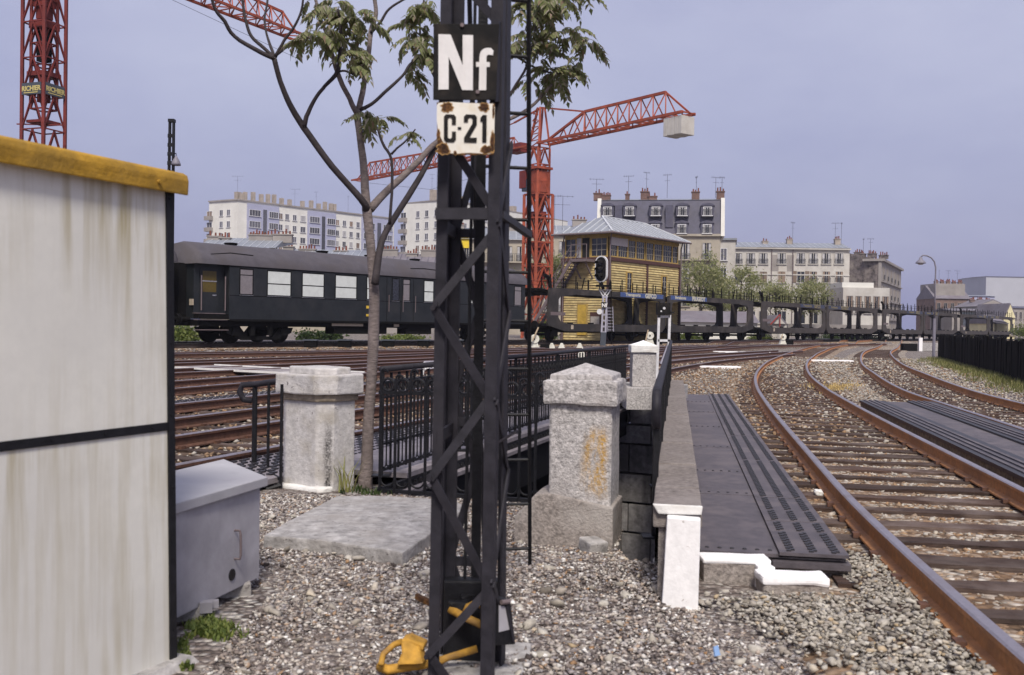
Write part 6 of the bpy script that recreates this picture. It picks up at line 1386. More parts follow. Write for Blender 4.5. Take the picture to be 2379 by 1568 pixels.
# ------------------------------------------------------------------ lamp posts
Yl = 33.0; b_ = at(395, 800, Yl); lr = root('lattice_lamp_post', (b_.x, Yl, 0), 'slim black lattice post with a bell lamp rising behind the white shed', 'lamp post')
z1 = at(399, 284, Yl).z; bx_ = at(396, 388, Yl).x
for sx in (-.09, .09):
    for sy in (-.09, .09): MB().beam((bx_ + sx, Yl + sy, 0), (bx_ + .03 + sx * .7, Yl + sy * .7, z1), .045, .045).build('leg', M['black_iron'], lr)
k = 0
while k * .3 < z1 - .2: MB().box((bx_ + .03 * k * .3 / z1, Yl - .09, k * .3), (.2, .03, .12)).build('batten_plate', M['black_iron'], lr); k += 1
MB().box((bx_ + .03, Yl, z1 + .05), (.2, .2, .1)).build('cap', M['black_iron'], lr)
lc = at(409, 380, Yl - .1); MB().lathe([(.15, -.06), (.15, 0), (.11, .1), (.05, .2), (.03, .25)], lc, 14).build('lamp_shade', M['lamp_grey'], lr, smooth=True); MB().tube([lc + V((0, 0, .24)), lc + V((0, 0, .34)), (bx_, Yl, lc.z + .3)], .015, 5).build('arm', M['black_iron'], lr)
Yl = 50.0; b_ = gr(2170, 832, .0); Yl = b_.y; lr = root('street_lamp', tuple(b_), 'grey hooked street lamp with a bell shade at the end of the black fence', 'street lamp')
pp = [at(2169, 832, Yl), at(2171, 740, Yl)]; MB().tube(pp, .08, 10).build('lower_post', M['lamp_grey'], lr)
MB().tube([at(2171, 740, Yl), at(2173, 660, Yl), at(2174, 622, Yl), at(2171, 608, Yl), at(2164, 599, Yl), at(2154, 594, Yl), at(2144, 593, Yl), at(2140, 597, Yl)], .042, 8).build('post', M['lamp_grey'], lr, smooth=True)
lc = at(2139, 612, Yl); MB().lathe([(.26, 0), (.27, .03), (.2, .12), (.11, .2), (.07, .32), (.04, .36)], lc, 16).build('lamp_shade', M['lamp_grey'], lr, smooth=True); MB().lathe([(.1, -.07), (.16, -.02), (.18, .01)], lc, 12).build('bulb_glass', M['curtain'], lr, smooth=True)
# ------------------------------------------------------------------ black plank fence and the grass before it
a, b = V((22.6, 52.8, 0)), V((14.9, 29.4, 0)); d = (b - a).normalized(); L = (b - a).length + 7.5; nf = V((d.y, -d.x, 0)); nf = nf if nf.x < 0 else -nf
r = root('plank_fence', tuple(a), 'black fence of upright tarred planks beside the curved track', 'fence')
PLM = []
for k in range(4):
    mb = MB(); h = 1.24 + .04 * k; mb.prism([(-.105, 0, -.1), (.105, 0, -.1), (.105, 0, h), (.02, 0, h + .02), (-.105, 0, h - .02 * k)], (0, .05, 0)); me = bpy.data.meshes.new('plank'); me.from_pydata(mb.v, [], mb.f); me.materials.append(M['fence_black']); PLM.append(me)
an = math.atan2(d.y, d.x); iv = RM[r.name].inverted(); s = 0
while s < L:
    o = link('plank', PLM[random.randrange(4)], M['fence_black'], r); p = a + d * s; o.location = iv @ V((p.x, p.y, zg(p.x, p.y))) + nf * random.uniform(-.012, .012); o.rotation_euler = (random.uniform(-.02, .02), random.uniform(-.012, .012), an); s += .222
for z in (.35, 1.1): MB().beam(a + V((0, 0, z)) - nf * .07, a + d * L + V((0, 0, z)) - nf * .07, .06, .1).build('fence_rail', M['fence_black'], r)
P = []
for k in range(330):
    s = random.uniform(1.0, L); p = a + d * s + nf * abs(random.gauss(.15, .45)); P.append((p.x, p.y, zg(p.x, p.y)))
tufts('grass_verge', 'rough green grass growing along the foot of the black fence', P, 34, .24, .22)
P = [tuple(a + d * random.uniform(2, 14) + nf * random.uniform(1.3, 2.6)) for _ in range(40)]
tufts('grass_verge', 'thin dry grass between fence and track', [(x, y, zg(x, y)) for x, y, z in P], 14, .10, .25)
MB().prism([V((p.x, p.y, zg(p.x, p.y) + .004)) for p in (a + nf * .05, a + d * L + nf * .05, a + d * L + nf * 1.5, a + nf * 1.5)], (0, 0, .02)).build('verge_path', M['plate'] if False else mat('verge', (.17, .14, .15), .95, var=.3, scale=8), kind='structure')
# ------------------------------------------------------------------ white ground boards and markers among the tracks
def gboard(px0, px1, py, wd, label, z=.06):
    p, q = gr(px0, py, z), gr(px1, py + (px1 - px0) * .014, z); dd = (q - p).normalized(); n = V((-dd.y, dd.x, 0)); n = n if n.y > 0 else -n; zb = zg(p.x, p.y)
    MB().prism([V((e.x, e.y, zb - .02)) for e in (p, q, q + n * wd, p + n * wd)], (0, 0, z - zb + .02)).build('ground_board', M['white_paint'], label=label, cat='board', group='white boards laid between tracks', bevel=.015)
gboard(1884, 1984, 836, .55, 'white board laid between the two curved tracks')
gboard(1602, 1722, 850, .5, 'white board lying beyond the pit beside the merging rails')
gboard(1657, 1716, 816, .7, 'short white board between the rails left of the junction'); gboard(1722, 1790, 817, .5, 'thin white board at the junction next to a short one')
gboard(1938, 1985, 792, 1.2, 'white board far back among the rails near the wagons')
def cone(px, py, label):
    p = at(px, py, 54.0); r = MB(); r.prism([p + V((-.28, 0, -.05)), p + V((.28, 0, -.05)), p + V((.1, 0, .32)), p + V((.06, 0, .42)), p + V((-.06, 0, .42)), p + V((-.1, 0, .32))], (0, .3, 0)); r.build('cone_marker', M['marker_white'], label=label, cat='marker', group='white cone markers by the rails', bevel=.02)
for px, lb in ((1282, 'squat white cone marker standing next to the round point lever'), (1305, 'squat white cone marker, middle one of the three by the rail'), (1347, 'squat white cone marker standing nearest the signal mast')): cone(px, 815, lb)
def lever(px, py, Y, label, stick=None, sc=1.0):
    p = at(px, py, Y); r = root('point_lever', (p.x, p.y, p.z), label, 'lever', group='white point levers')
    MB().prism([p + V((-.3 * sc, 0, 0)), p + V((.3 * sc, 0, 0)), p + V((.14 * sc, 0, .4 * sc)), p + V((-.14 * sc, 0, .4 * sc))], (0, .3 * sc, 0)).build('stand', M['marker_white'], r, bevel=.02)
    c = p + V((0, -.05, .58 * sc)); MB().tube([c, c + V((0, .14, 0))], .25 * sc, 16).build('disc', M['marker_white'], r, bevel=.01)
    if sc > .5: MB().tube([c + V((-.05, -.02, 0)), c + V((0.02, -.02, 0))], .05 * sc, 8).build('hub', M['underframe'], r)
    if stick: MB().tube([at(*stick[0], Y - .2), at(*stick[1], Y - .2)], .045 * sc, 6).build('stick', mat('stick', (.5, .4, .28), .8), r)
    if sc > .5: MB().box(p + V((.55 * sc, .1, .15 * sc)), (.5 * sc, .3, .3 * sc)).build('point_box', M['underframe'], r)
lever(1242, 812, 54, 'white round point lever with a slanted stick beside the cone markers', ((1237, 792), (1251, 760)))
lever(1351, 845, 30, 'cream round point lever seen over the pit railing', None, .45)
lever(1510, 800, 52, 'white round point lever with a stick behind the small stone pillar', ((1500, 792), (1506, 766)), .8)
lever(1819, 800, 62, 'white round point lever with a stick beside the wagons', ((1815, 788), (1818, 776)), .8)
sg = root('ground_sign', tuple(at(993, 862, 28)), 'low lilac ground sign lettered Ne behind the iron railing', 'sign')
P = [at(976, 858, 28), at(1024, 856, 28), at(1030, 838, 28), at(985, 839, 28)]; MB().prism(P, (0, .05, 0)).build('board', M['signal_grey'], sg); put_text('Ne', .26, at(980, 856, 28) + V((0, -.012, 0)), (1, 0, .03), (.25, 0, 1), 'white_paint', sg, .012)
MB().tube([at(958, 862, 28), at(965, 852, 28), at(980, 850, 28), at(990, 858, 28)], .06, 8).build('white_cover', M['signal_white'], sg); MB().beam(at(982, 875, 28), at(984, 858, 28), .05, .05).build('leg', M['signal_white'], sg)
BXL = ('below the second white blind of the coach', 'below the third white blind of the coach', 'just right of the young tree trunk', 'between the tree trunk and the lattice mast', 'seen through the lattice mast')
for k, px in enumerate((722, 801, 902, 984, 1062)):
    p = at(px, 822, 44 + k * 1.5); z0 = zg(p.x, p.y); rb = root('cable_box', (p.x, p.y, z0), 'small black iron box on the bank, ' + BXL[k], 'box', group='black boxes on the bank')
    MB().b2((p.x - .28, p.y - .2, z0), (p.x + .28, p.y + .2, z0 + .32)).build('case', M['underframe'], rb, bevel=.03); MB().b2((p.x - .32, p.y - .24, z0 + .32), (p.x + .32, p.y + .24, z0 + .38)).build('lid', M['sign_slate'], rb)
p = gr(2138, 814, 0); rb = root('equipment_box', tuple(p), 'pale concrete equipment box with white posts beside the street lamp', 'box')
MB().b2((p.x, p.y - .3, -.05), (p.x + 1.3, p.y + .5, .55)).build('case', M['concrete'], rb, bevel=.03)
for x in (-.25, 1.5): MB().b2((p.x + x, p.y - .4, -.05), (p.x + x + .25, p.y - .25, .95)).build('post', M['white_paint'], rb)
MB().b2((p.x - 1.3, p.y - .2, -.05), (p.x - .3, p.y + .5, .5)).build('dark_case', M['underframe'], rb)

# ------------------------------------------------------------------ buildings
WM = {}
def window_mesh(w_, h, style):
    k = (round(w_, 2), round(h, 2), style)
    if k in WM: return WM[k]
    mb = MB(); f = .09 if w_ > .8 else .07
    mb.mi = 0
    for lo, hi in (((-w_ / 2, -.10, 0), (-w_ / 2 + f, 0, h)), ((w_ / 2 - f, -.10, 0), (w_ / 2, 0, h)), ((-w_ / 2 + f, -.10, h - f), (w_ / 2 - f, 0, h)), ((-w_ / 2 - .12, -.2, -.12), (w_ / 2 + .12, 0, 0))): mb.b2(lo, hi)
    mb.mi = 1; mb.b2((-w_ / 2 + f, -.03, 0), (w_ / 2 - f, -.004, h - f))
    mb.mi = 0
    if style in ('french', 'triple', 'plain'):
        mb.b2((-.035, -.07, 0), (.035, -.031, h - f))
        if style == 'triple': 
            for x in (-w_ / 4, w_ / 4): mb.b2((x - .03, -.07, 0), (x + .03, -.031, h - f))
    if style == 'french':
        mb.mi = 2
        for x in (-1, 1): mb.b2((x * w_ * .30 - w_ * .11, -.04, .05), (x * w_ * .30 + w_ * .11, -.0315, h - f - .02))
        mb.mi = 3
        for k2 in range(9): x = -w_ / 2 + w_ * k2 / 8; mb.b2((x - .02, -.22, 0), (x + .02, -.19, .75))
        mb.b2((-w_ / 2, -.23, .74), (w_ / 2, -.18, .8))
    if style == 'shut':
        mb.mi = 2
        for x in (-1, 1): mb.b2((x * w_ * .25 - w_ * .22, -.08, .02), (x * w_ * .25 + w_ * .22, -.035, h - f))
    if style == 'openshut':
        mb.mi = 2
        for x in (-1, 1): mb.b2((x * w_ * .78 - w_ * .26, -.09, 0), (x * w_ * .78 + w_ * .26, -.03, h))
        mb.mi = 0; mb.b2((-.035, -.07, 0), (.035, -.031, h - f))
    me = bpy.data.meshes.new('window'); me.from_pydata(mb.v, [], mb.f); me.polygons.foreach_set('material_index', mb.m)
    WM[k] = me; return me
class Fac:
    def __init__(s, par, P0, P1, mats):
        s.par = par; s.P0 = V((*P0, 0)); s.P1 = V((*P1, 0)); s.d = (s.P1 - s.P0).normalized(); s.L = (s.P1 - s.P0).length; s.n = V((s.d.y, -s.d.x, 0)); s.mats = mats; s.an = math.atan2(s.d.y, s.d.x)
    def sz(s, px, py, out=0): o = s.P0 + s.n * out; v = ray(px, py); t = (o - CAM).dot(s.n) / v.dot(s.n); p = CAM + v * t; return (p - s.P0).dot(s.d), p.z
    def pt(s, x, z, out=0): return s.P0 + s.d * x + s.n * out + V((0, 0, z))
    def win(s, x, z, w_, h, style='plain', mats=None, out=.004, name='window'):
        me = window_mesh(w_, h, style); key = (mats or s.mats); m2 = me
        kk = ('m',) + tuple(m_.name for m_ in key) + (me.name,)
        if kk not in WM: m2 = me.copy(); [m2.materials.append(m_) for m_ in key]; WM[kk] = m2
        o = link(name, WM[kk], list(key), s.par); o.location = RM[s.par.name].inverted() @ s.pt(x, z, out); o.rotation_euler = (0, 0, s.an); return o
    def wpx(s, px, py0, py1, w_, style='plain', mats=None, out=.004):
        x, z1 = s.sz(px, py0, out); _, z0 = s.sz(px, py1, out); return s.win(x, z0, w_, z1 - z0, style, mats, out)
    def slab(s, x0, x1, z0, z1, o0, o1): 
        mb = MB(); return mb.prism([s.pt(x0, z0, o1), s.pt(x1, z0, o1), s.pt(x1, z0, o0), s.pt(x0, z0, o0)], (0, 0, z1 - z0))
def aerial(par, p, h=2.5, w_=1.2):
    mb = MB(); p = V(p); mb.tube([p, p + V((0, 0, h))], .025, 4); a = random.uniform(0, 3.1); dv = V((math.cos(a), math.sin(a) * .3, 0))
    for k, z in enumerate((h, h * .75)): mb.tube([p + V((0, 0, z)) - dv * w_ * (.6 - .2 * k), p + V((0, 0, z)) + dv * w_ * (.6 - .2 * k)], .018, 4)
    for k in range(-2, 3): q = p + V((0, 0, h)) + dv * (w_ * .25 * k); mb.tube([q + V((0, -.2, .0)), q + V((0, .2, 0))], .015, 4); mb.tube([q + V((0, 0, -.15)), q + V((0, 0, .15))], .012, 4)
    mb.build('aerial', M['aerial'], par)
def stack(par, F, x, z, w_=1.0, h=1.2, dp=.6, pots=3, out=-3, mt='chimney'):
    w_ *= .8
    h *= random.uniform(.5, .75)
    c = F.slab(x - w_ / 2, x + w_ / 2, z, z + h, out - dp, out).build('chimney', M[mt], par); F.slab(x - w_ / 2 - .08, x + w_ / 2 + .08, z + h, z + h + .12, out - dp - .08, out + .08).build('chimney_cap', M[mt], c)
    for k in range(pots): (lambda q: MB().lathe([(.11, 0), (.09, .42 * q), (.11, .46 * q)], F.pt(x - w_ / 2 + w_ * (k + .5 + random.uniform(-.15, .15)) / pots, z + h + .1, out - dp / 2), 7))(random.uniform(.6, 1.3)).build('chimney_pot', M['pot'], c)
S_ = lambda u, v: ((640 + u / 2.306) * .643, (640 + v / 2.306) * .643)        # zoom coordinates of the left part
Z1 = lambda u, v: ((1850 + u / 2.376) * .643, (640 + v / 2.376) * .643)
Z2 = lambda u, v: ((2500 + u / 1.9825) * .643, (820 + v / 1.9825) * .643)
Z3 = lambda u, v: ((3200 + u / 3.136) * .643, (950 + v / 3.136) * .643)
wm_white = [M['signal_white'], M['pane_grey'], M['curtain'], M['aerial']]; wm_shut = [M['signal_white'], M['brown_shutter'], M['brown_shutter'], M['aerial']]; wm_lil = [M['lilac_panel'], M['pane_grey'], M['curtain'], M['aerial']]; wm_stone = [M['cream_stone'], M['glass'], M['curtain'], M['aerial']]; wm_dark = [M['grey_render'], M['glass'], M['brown_shutter'], M['aerial']]
# white apartment block on the left
B = root('apartment_block', (-55, 262, 0), 'long white apartment block with lilac bays behind the green coach', 'building')
cA, cB_, cE = (-67.6, 244), (-34, 283), (-76.2, 249.2); zt = 30.8
F = Fac(B, cA, cB_, wm_white); Fe = Fac(B, cE, cA, wm_white)
dpv = -F.n * 10
MB().prism([V((*cA, -1)), V((*cB_, -1)), V((*cB_, -1)) + dpv, V((*cE, -1))], (0, 0, zt + 1)).build('wall', M['white_render'], B)
MB().prism([V((*cA, zt + .002)) + F.n * .3 - F.d * .3, V((*cB_, zt + .002)) + F.n * .3, V((*cB_, zt + .002)) + dpv, V((*cE, zt + .002)) - F.d * .3], (0, 0, .35)).build('roof_edge', M['grey_render'], B)
for u0, u1 in ((580, 840), (1085, 1315), (1535, 1790)):
    x0, x1 = F.sz(*S_(u0, 300))[0], F.sz(*S_(u1, 300))[0]; F.slab(x0, x1, 0, zt - .5, 0, .5).build('lilac_bay', M['lilac_panel'], B)
    xm0, xm1 = F.sz(*S_(u0 + (u1 - u0) * .49, 300))[0], F.sz(*S_(u0 + (u1 - u0) * .61, 300))[0]; F.slab(xm0, xm1, 2, zt - 1.6, .5, .53).build('stair_glazing', M['pane_grey'], B)
    for rw in range(5):
        z = zt - 3.45 - rw * 2.83; wv = (x1 - x0)
        F.win(x0 + wv * .22, z, wv * .36, 1.55, 'triple', out=.51); F.win(x0 + wv * .82, z, wv * .3, 1.55, 'triple', out=.51)
for us in ((862, 915, 978, 1048), (1335, 1393, 1450, 1507)):
    for u in us:
        x = F.sz(*S_(u, 320))[0]
        for rw in range(5): F.win(x, zt - 3.45 - rw * 2.83, 1.7 if u == 1048 else 1.25, 1.5, 'shut' if random.random() < .22 else 'plain', wm_shut if random.random() < .2 else None)
for u in (370, 430):
    x = Fe.sz(*S_(u, 270))[0]
    for rw in range(4): Fe.win(x, zt - 3.6 - rw * 2.83, 1.2, 1.5, 'plain')
x = Fe.sz(*S_(272, 270))[0]
for rw in range(4):
    Fe.win(x, zt - 4.4 - rw * 2.83, 1.9, 2.2, 'plain', wm_shut if rw % 2 == 0 else None); Fe.slab(x - 1.2, x + 1.2, zt - 4.5 - rw * 2.83, zt - 3.5 - rw * 2.83, 0, .8).build('balcony', M['grey_render'], B)
for u in (585, 612, 680, 748, 805, 855, 918, 985, 1092, 1165, 1228, 1280, 1330, 1358, 1655): F.slab(F.sz(*S_(u, 220))[0] - .42, F.sz(*S_(u, 220))[0] + .42, zt + .35, zt + .35 + random.uniform(1.7, 2.7), -2.9, -2).build('chimney', M['chimney'], B)
Fe.slab(6, 7.1, zt + .35, zt + 2.6, -4, -2.6).build('chimney', M['chimney'], B)
for x in (20, 27, 38, 45): aerial(B, F.pt(x, zt + .3, -4), 5, 2.4)
aerial(B, Fe.pt(6.7, zt + 2.5, -3), 4, 2.4)
# second white block
B = root('apartment_block', (-6, 265, 0), 'white apartment block with small windows between the tree and the lattice mast', 'building')
cL, cC, cR = (-27.7, 250), (-16.3, 240), (15.5, 287); zt = 31.2
Fl, Fr = Fac(B, cL, cC, wm_white), Fac(B, cC, cR, wm_white)
MB().prism([V((*cL, -1)), V((*cC, -1)), V((*cR, -1)), V((*cR, -1)) - Fr.n * 12], (0, 0, zt + 1)).build('wall', M['white_render'], B)
MB().prism([V((*cL, zt + .002)) - Fl.d * .3, V((*cC, zt + .002)) + V((0, -.4, 0)), V((*cR, zt + .002)), V((*cR, zt + .002)) - Fr.n * 12], (0, 0, .3)).build('roof_edge', M['grey_render'], B)
for i, u in enumerate((2008, 2082, 2160, 2235)):
    x = Fl.sz(*S_(u, 280))[0]
    for rw in range(5): Fl.win(x, zt - 3.6 - rw * 2.83, 1.25, 1.55, 'plain', wm_shut if (rw == 3 and i < 2) else None)
x = Fl.sz(*S_(1888, 280))[0]
for rw in range(5): Fl.win(x, zt - 4.4 - rw * 2.83, 2.0, 2.3, 'plain'); Fl.slab(x - 1.3, x + 1.3, zt - 4.5 - rw * 2.83, zt - 3.5 - rw * 2.83, 0, .7).build('balcony', M['grey_render'], B)
for k in range(12):
    for rw in range(5): Fr.win(2.5 + k * 4.6, zt - 3.6 - rw * 2.83, 2.2 if k % 3 == 1 else 1.3, 1.55, 'triple' if k % 3 == 1 else 'plain')
for k in range(7): Fr.slab(3 + k * 7.4, 4.4 + k * 7.4, zt + .3, zt + 2.2, -4, -2.5).build('chimney', M['chimney'], B)
Fl.slab(6.5, 7.8, zt + .3, zt + 3.4, -4, -2.7).build('chimney', M['chimney'], B)
aerial(B, Fl.pt(7, zt + 3.2, -3), 4, 2.2)
# mansard house
B = root('mansard_house', (19.5, 138, 0), 'tall stone house with a dark slate mansard roof and dormers behind the signal cabin', 'building')
cL, cR = (11.6, 135), (27.5, 132.4); F = Fac(B, cL, cR, wm_stone); zm, zt = 13.6, 18.6; dpt = 11
F.slab(0, F.L, -1, zm, -dpt, 0).build('wall', M['cream_stone'], B); F.slab(-.2, F.L + .2, zm, zm + .3, -dpt, .35).build('cornice', M['cream_stone'], B)
mb = MB(); mb.prism([F.pt(0, zm + .3, .2), F.pt(0, zt, -1.2), F.pt(0, zt, -dpt + 1), F.pt(0, zm + .3, -dpt)], F.d * F.L); mr = mb.build('mansard_roof', M['slate'], B)
mb = MB(); mb.prism([F.pt(-.1, zt + .002, -1.1), F.pt(-.1, zt + .7, -dpt / 2), F.pt(-.1, zt + .002, -dpt + .9)], F.d * (F.L + .2)); mb.build('zinc_roof', M['zinc'], B)
for x in (-.35, F.L): 
    MB().prism([F.pt(x, zm, .5), F.pt(x, zt + .2, -.7), F.pt(x, zt + .2, -dpt + .6), F.pt(x, zm, -dpt - .2)], F.d * .5).build('party_wall', M['white_render'], B)
def dormer(u, v0, v1, arch=True, zoff=0):
    px, py0 = Z1(u, v0); _, py1 = Z1(u, v1); x, z0 = F.sz(px, py1, -.1); _, z1 = F.sz(px, py0, -.1)
    dm = F.slab(x - .85, x + .85, z0, z1, -2.2, .28).build('dormer', M['slate'], B); F.win(x, z0 + .12, 1.15, z1 - z0 - .3, 'french', [M['signal_white'], M['glass'], M['curtain'], M['aerial']], out=.29)
    mb = MB(); mb.prism([F.pt(x - .95, z1 - .05, .4), F.pt(x - .7, z1 + .22, .4), F.pt(x, z1 + .34, .4), F.pt(x + .7, z1 + .22, .4), F.pt(x + .95, z1 - .05, .4)], F.n * -2.4); mb.build('dormer_hood', M['slate'], dm)
for u in (820, 1010, 1235, 1463, 1677): dormer(u, 245, 338)
for u in (1228, 1457, 1673): dormer(u, 395, 490)
for u in (915, 1350): px, py = Z1(u, 330); x, z = F.sz(px, py); F.slab(x - .5, x + .5, zm + 1.2, z + 1.4, -2.5, .1).build('flue', M['slate'], B)
for u in (900, 1060, 1240, 1490, 1672):
    x = F.sz(*Z1(u, 590))[0]
    for rw in range(4): F.win(x, zm - 3.1 - rw * 3.1, 1.3, 2.3, 'french')
F.slab(.5, F.L - .5, zm - 3.25, zm - 3.1, 0, .8).build('balcony', M['cream_stone'], B)
for u, w_, h, p in ((722, 1.3, 1.6, 2), (795, 1.6, .9, 5), (983, .7, 1.3, 1), (1135, 1.4, 1.5, 3), (1200, 1.6, .9, 2), (1578, 1.3, 1.4, 3), (1795, 1.3, 1.5, 3)): stack(B, F, F.sz(*Z1(u, 200))[0], zt + .1, w_, h, .8, p, -2, 'brown_brick')
for u in (710, 990, 1148, 1330, 1585, 1755, 1810): aerial(B, F.pt(F.sz(*Z1(u, 150))[0], zt + .5, -3), random.uniform(2.2, 3.6), 1.8)
# narrow white house wing right of it
Bw = root('white_house', (29, 150, 0), 'narrow white house wall just right of the slate mansard house', 'building'); F = Fac(Bw, (28.6, 150), (33.2, 149), wm_white)
F.slab(0, F.L, -1, 14.6, -9, 0).build('wall', M['old_render'], Bw); F.slab(-.1, F.L + .2, 14.6, 14.9, -9, .3).build('roof', M['zinc'], Bw)
for k in (1.0, 3.0):
    for rw in range(4): F.win(k, 11.6 - rw * 2.9, 1.0, 1.8, 'plain')
# three storey stuccoed house
B = root('stucco_house', (44, 162, 0), 'grey white three storey house with tall windows and a low zinc roof', 'building')
cL, cR = (33.8, 160), (53.8, 159.4); F = Fac(B, cL, cR, [M['old_render'], M['glass'], M['curtain'], M['aerial']]); ze = 14.2
F.slab(0, F.L, -1, ze, -10, 0).build('wall', M['old_render'], B); F.slab(-.3, F.L + .1, ze, ze + .25, -10, .45).build('cornice', M['old_render'], B)
for z in (10.05, 6.7): F.slab(0, F.L, z, z + .18, 0, .14).build('string_course', M['old_render'], B)
mb = MB(); mb.prism([F.pt(-.3, ze + .252, .5), F.pt(-.3, ze + 1.45, -4.5), F.pt(-.3, ze + .252, -10)], F.d * (F.L + .3)); rf = mb.build('roof', M['zinc'], B)
sm = MB()
for k in range(24): x = .1 + F.L * k / 23.5; sm.beam(F.pt(x, ze + .29, .45), F.pt(x, ze + 1.46, -4.5), .06, .05)
sm.build('seams', M['zinc_seam'], rf, kind='stuff')
cols = (242, 330, 422, 512, 643, 780, 870, 963, 1055)
rnd_ = random.Random(4)
for u in cols:
    F.wpx(Z2(u, 200)[0], Z2(u, 184)[1], Z2(u, 264)[1], 1.45, 'french')
    F.wpx(Z2(u, 200)[0], Z2(u, 316)[1], Z2(u, 398)[1], 1.3, rnd_.choice(('french', 'openshut', 'plain', 'shut')), [M['old_render'], M['glass'], M['brown_shutter'], M['aerial']])
    F.wpx(Z2(u, 200)[0], Z2(u, 460)[1], Z2(u, 535)[1], 1.3, 'french'); F.wpx(Z2(u, 200)[0], Z2(u, 600)[1], Z2(u, 690)[1], 1.5, 'plain')
for u in (597, 707):
    x = F.sz(Z2(u, 200)[0], 600)[0]; F.slab(x - .55, x + .55, 10.7, 13.3, .0, .03).build('stained_panel', M['grey_render'], B)
for u in (570, 722): x = F.sz(Z2(u, 200)[0], 600)[0]; MB().tube([F.pt(x, 0, .15), F.pt(x, ze, .15)], .07, 6).build('downpipe', M['steel_grey'], B)
for u, h, p in ((557, 1.0, 2), (735, 1.3, 3), (1085, 1.5, 3)): stack(B, F, F.sz(Z2(u, 100)[0], 560)[0], ze + .9, 1.1, h, .8, p, -3)
for u in (755, 1065, 1110): aerial(B, F.pt(F.sz(Z2(u, 100)[0], 560)[0], ze + 1, -3), 3.6, 1.4)
# rough stone house
B = root('rubble_house', (58, 172, 0), 'dark house with a bare rubble party wall and rows of chimney pots', 'building')
p0, p1, p2 = at(1966, 700, 172), at(2046, 700, 168), at(2092, 700, 196); F = Fac(B, p0[:2], p1[:2], wm_dark); F2 = Fac(B, p1[:2], p2[:2], wm_dark); zt = F.sz(2000, 586)[1]
MB().prism([V((*p0[:2], -1)), V((*p1[:2], -1)), V((*p1[:2], zt - 1.4)), V((*p0[:2], zt))], V((8, 26, 0))).build('party_wall', M['rubble'], B)
MB().prism([V((*p1[:2], -1)) + F2.n * .02, V((*p2[:2], -1)) + F2.n * .02, V((*p2[:2], zt - 1.6)) + F2.n * .02, V((*p1[:2], zt - 1.6)) + F2.n * .02], -F2.n * .5).build('street_front', M['grey_render'], B)
F2.slab(-.2, F2.L + .2, zt - 1.6, zt - 1.2, -3, .5).build('cornice', M['grey_render'], B)
for rw in range(4):
    for k in range(5): F2.win(3 + k * 5.6, zt - 4.6 - rw * 3.2, 1.6, 2.2, 'french', wm_dark)
for rw in range(3): F2.slab(0, F2.L, zt - 5.1 - rw * 3.2, zt - 4.9 - rw * 3.2, 0, .3).build('string_course', M['grey_render'], B)
for x, p in ((1.0, 4), (3.4, 5), (5.4, 4)): stack(B, F, x, zt - .3 - x * .15, 1.7, .9, .8, p, -2, 'rubble')
for k in range(3): stack(B, F2, 3 + k * 9, zt - 1.2, 2.4, 1.6, .9, 4, -3, 'rubble')
for q in ((1985, 40), (2010, 60)): aerial(B, F.pt(2 + (q[0] - 1985) * .05, zt, -2), 2.4, 1.2)
# low white annex before it
B = root('white_annex', (53, 150, 0), 'low white rendered annex in front of the rubble house', 'building'); p0, p1 = at(1958, 720, 150), at(2066, 720, 150); F = Fac(B, p0[:2], p1[:2], wm_white)
F.slab(0, F.L, -1, F.sz(2000, 668)[1], -8, 0).build('wall', M['old_render'], B); F.slab(0, F.L * .68, F.sz(2000, 668)[1], F.sz(2000, 656)[1], -8, -.5).build('parapet', M['white_render'], B)
for k in range(5): F.win(1 + k * 1.35, 4, 1.0, 2.6, 'french', wm_dark)
# houses on the right, beyond the wagons
def simple(label, name, pxs, ytop, Y, wall, roof, rise=1.2, rows=0, cols_=0, dep=10, z_lo=None, gable=False, wmats=None, Y2=None):
    p0, p1 = at(pxs[0], 740, Y), at(pxs[1], 740, Y2 or Y); Bq = root(name, ((p0.x + p1.x) / 2, Y, 0), label, 'building'); Fq = Fac(Bq, p0[:2], p1[:2], wmats or wm_dark); zt_ = Fq.sz(*((pxs[0] + pxs[1]) / 2, ytop))[1]
    Fq.slab(0, Fq.L, -1, zt_, -dep, 0).build('wall', M[wall], Bq); mb = MB()
    if gable: mb.prism([Fq.pt(-.2, zt_ + .002, .2), Fq.pt(Fq.L / 2, zt_ + rise, .2), Fq.pt(Fq.L + .2, zt_ + .002, .2)], -Fq.n * (dep + .4))
    else: mb.prism([Fq.pt(-.2, zt_ + .002, .3), Fq.pt(-.2, zt_ + rise, -dep / 2), Fq.pt(-.2, zt_ + .002, -dep)], Fq.d * (Fq.L + .4))
    mb.build('roof', M[roof], Bq)
    if gable: mb2 = MB(); mb2.prism([Fq.pt(.05, zt_, .21), Fq.pt(Fq.L / 2, zt_ + rise - .25, .21), Fq.pt(Fq.L - .05, zt_, .21)], Fq.n * .05); mb2.build('gable', M[wall], Bq)
    for rw in range(rows):
        for k in range(cols_): Fq.win(Fq.L * (k + .5) / cols_, zt_ - 2.6 - rw * 3.0, min(1.3, Fq.L / cols_ * .5), 1.7, 'french' if rw % 2 else 'plain')
    return Bq, Fq, zt_
B, F, z = simple('brown brick apartment house with a mansard roof, far behind the street lamp', 'brown_house', (2172, 2252), 694, 215, 'brick_brown', 'roof_slate', 3.0, 3, 5); 
F.slab(.4, F.L - .6, z + .4, z + 3.3, -9, -1).build('upper_storey', M['grey_render'], B)
for k in range(5): stack(B, F, 1.5 + k * 1.3, z + 3.3, 1.0, .7, .6, 4, -3, 'brick_brown')
for k in range(3): aerial(B, F.pt(2 + 2 * k, z + 4.2, -3), 2, 2)
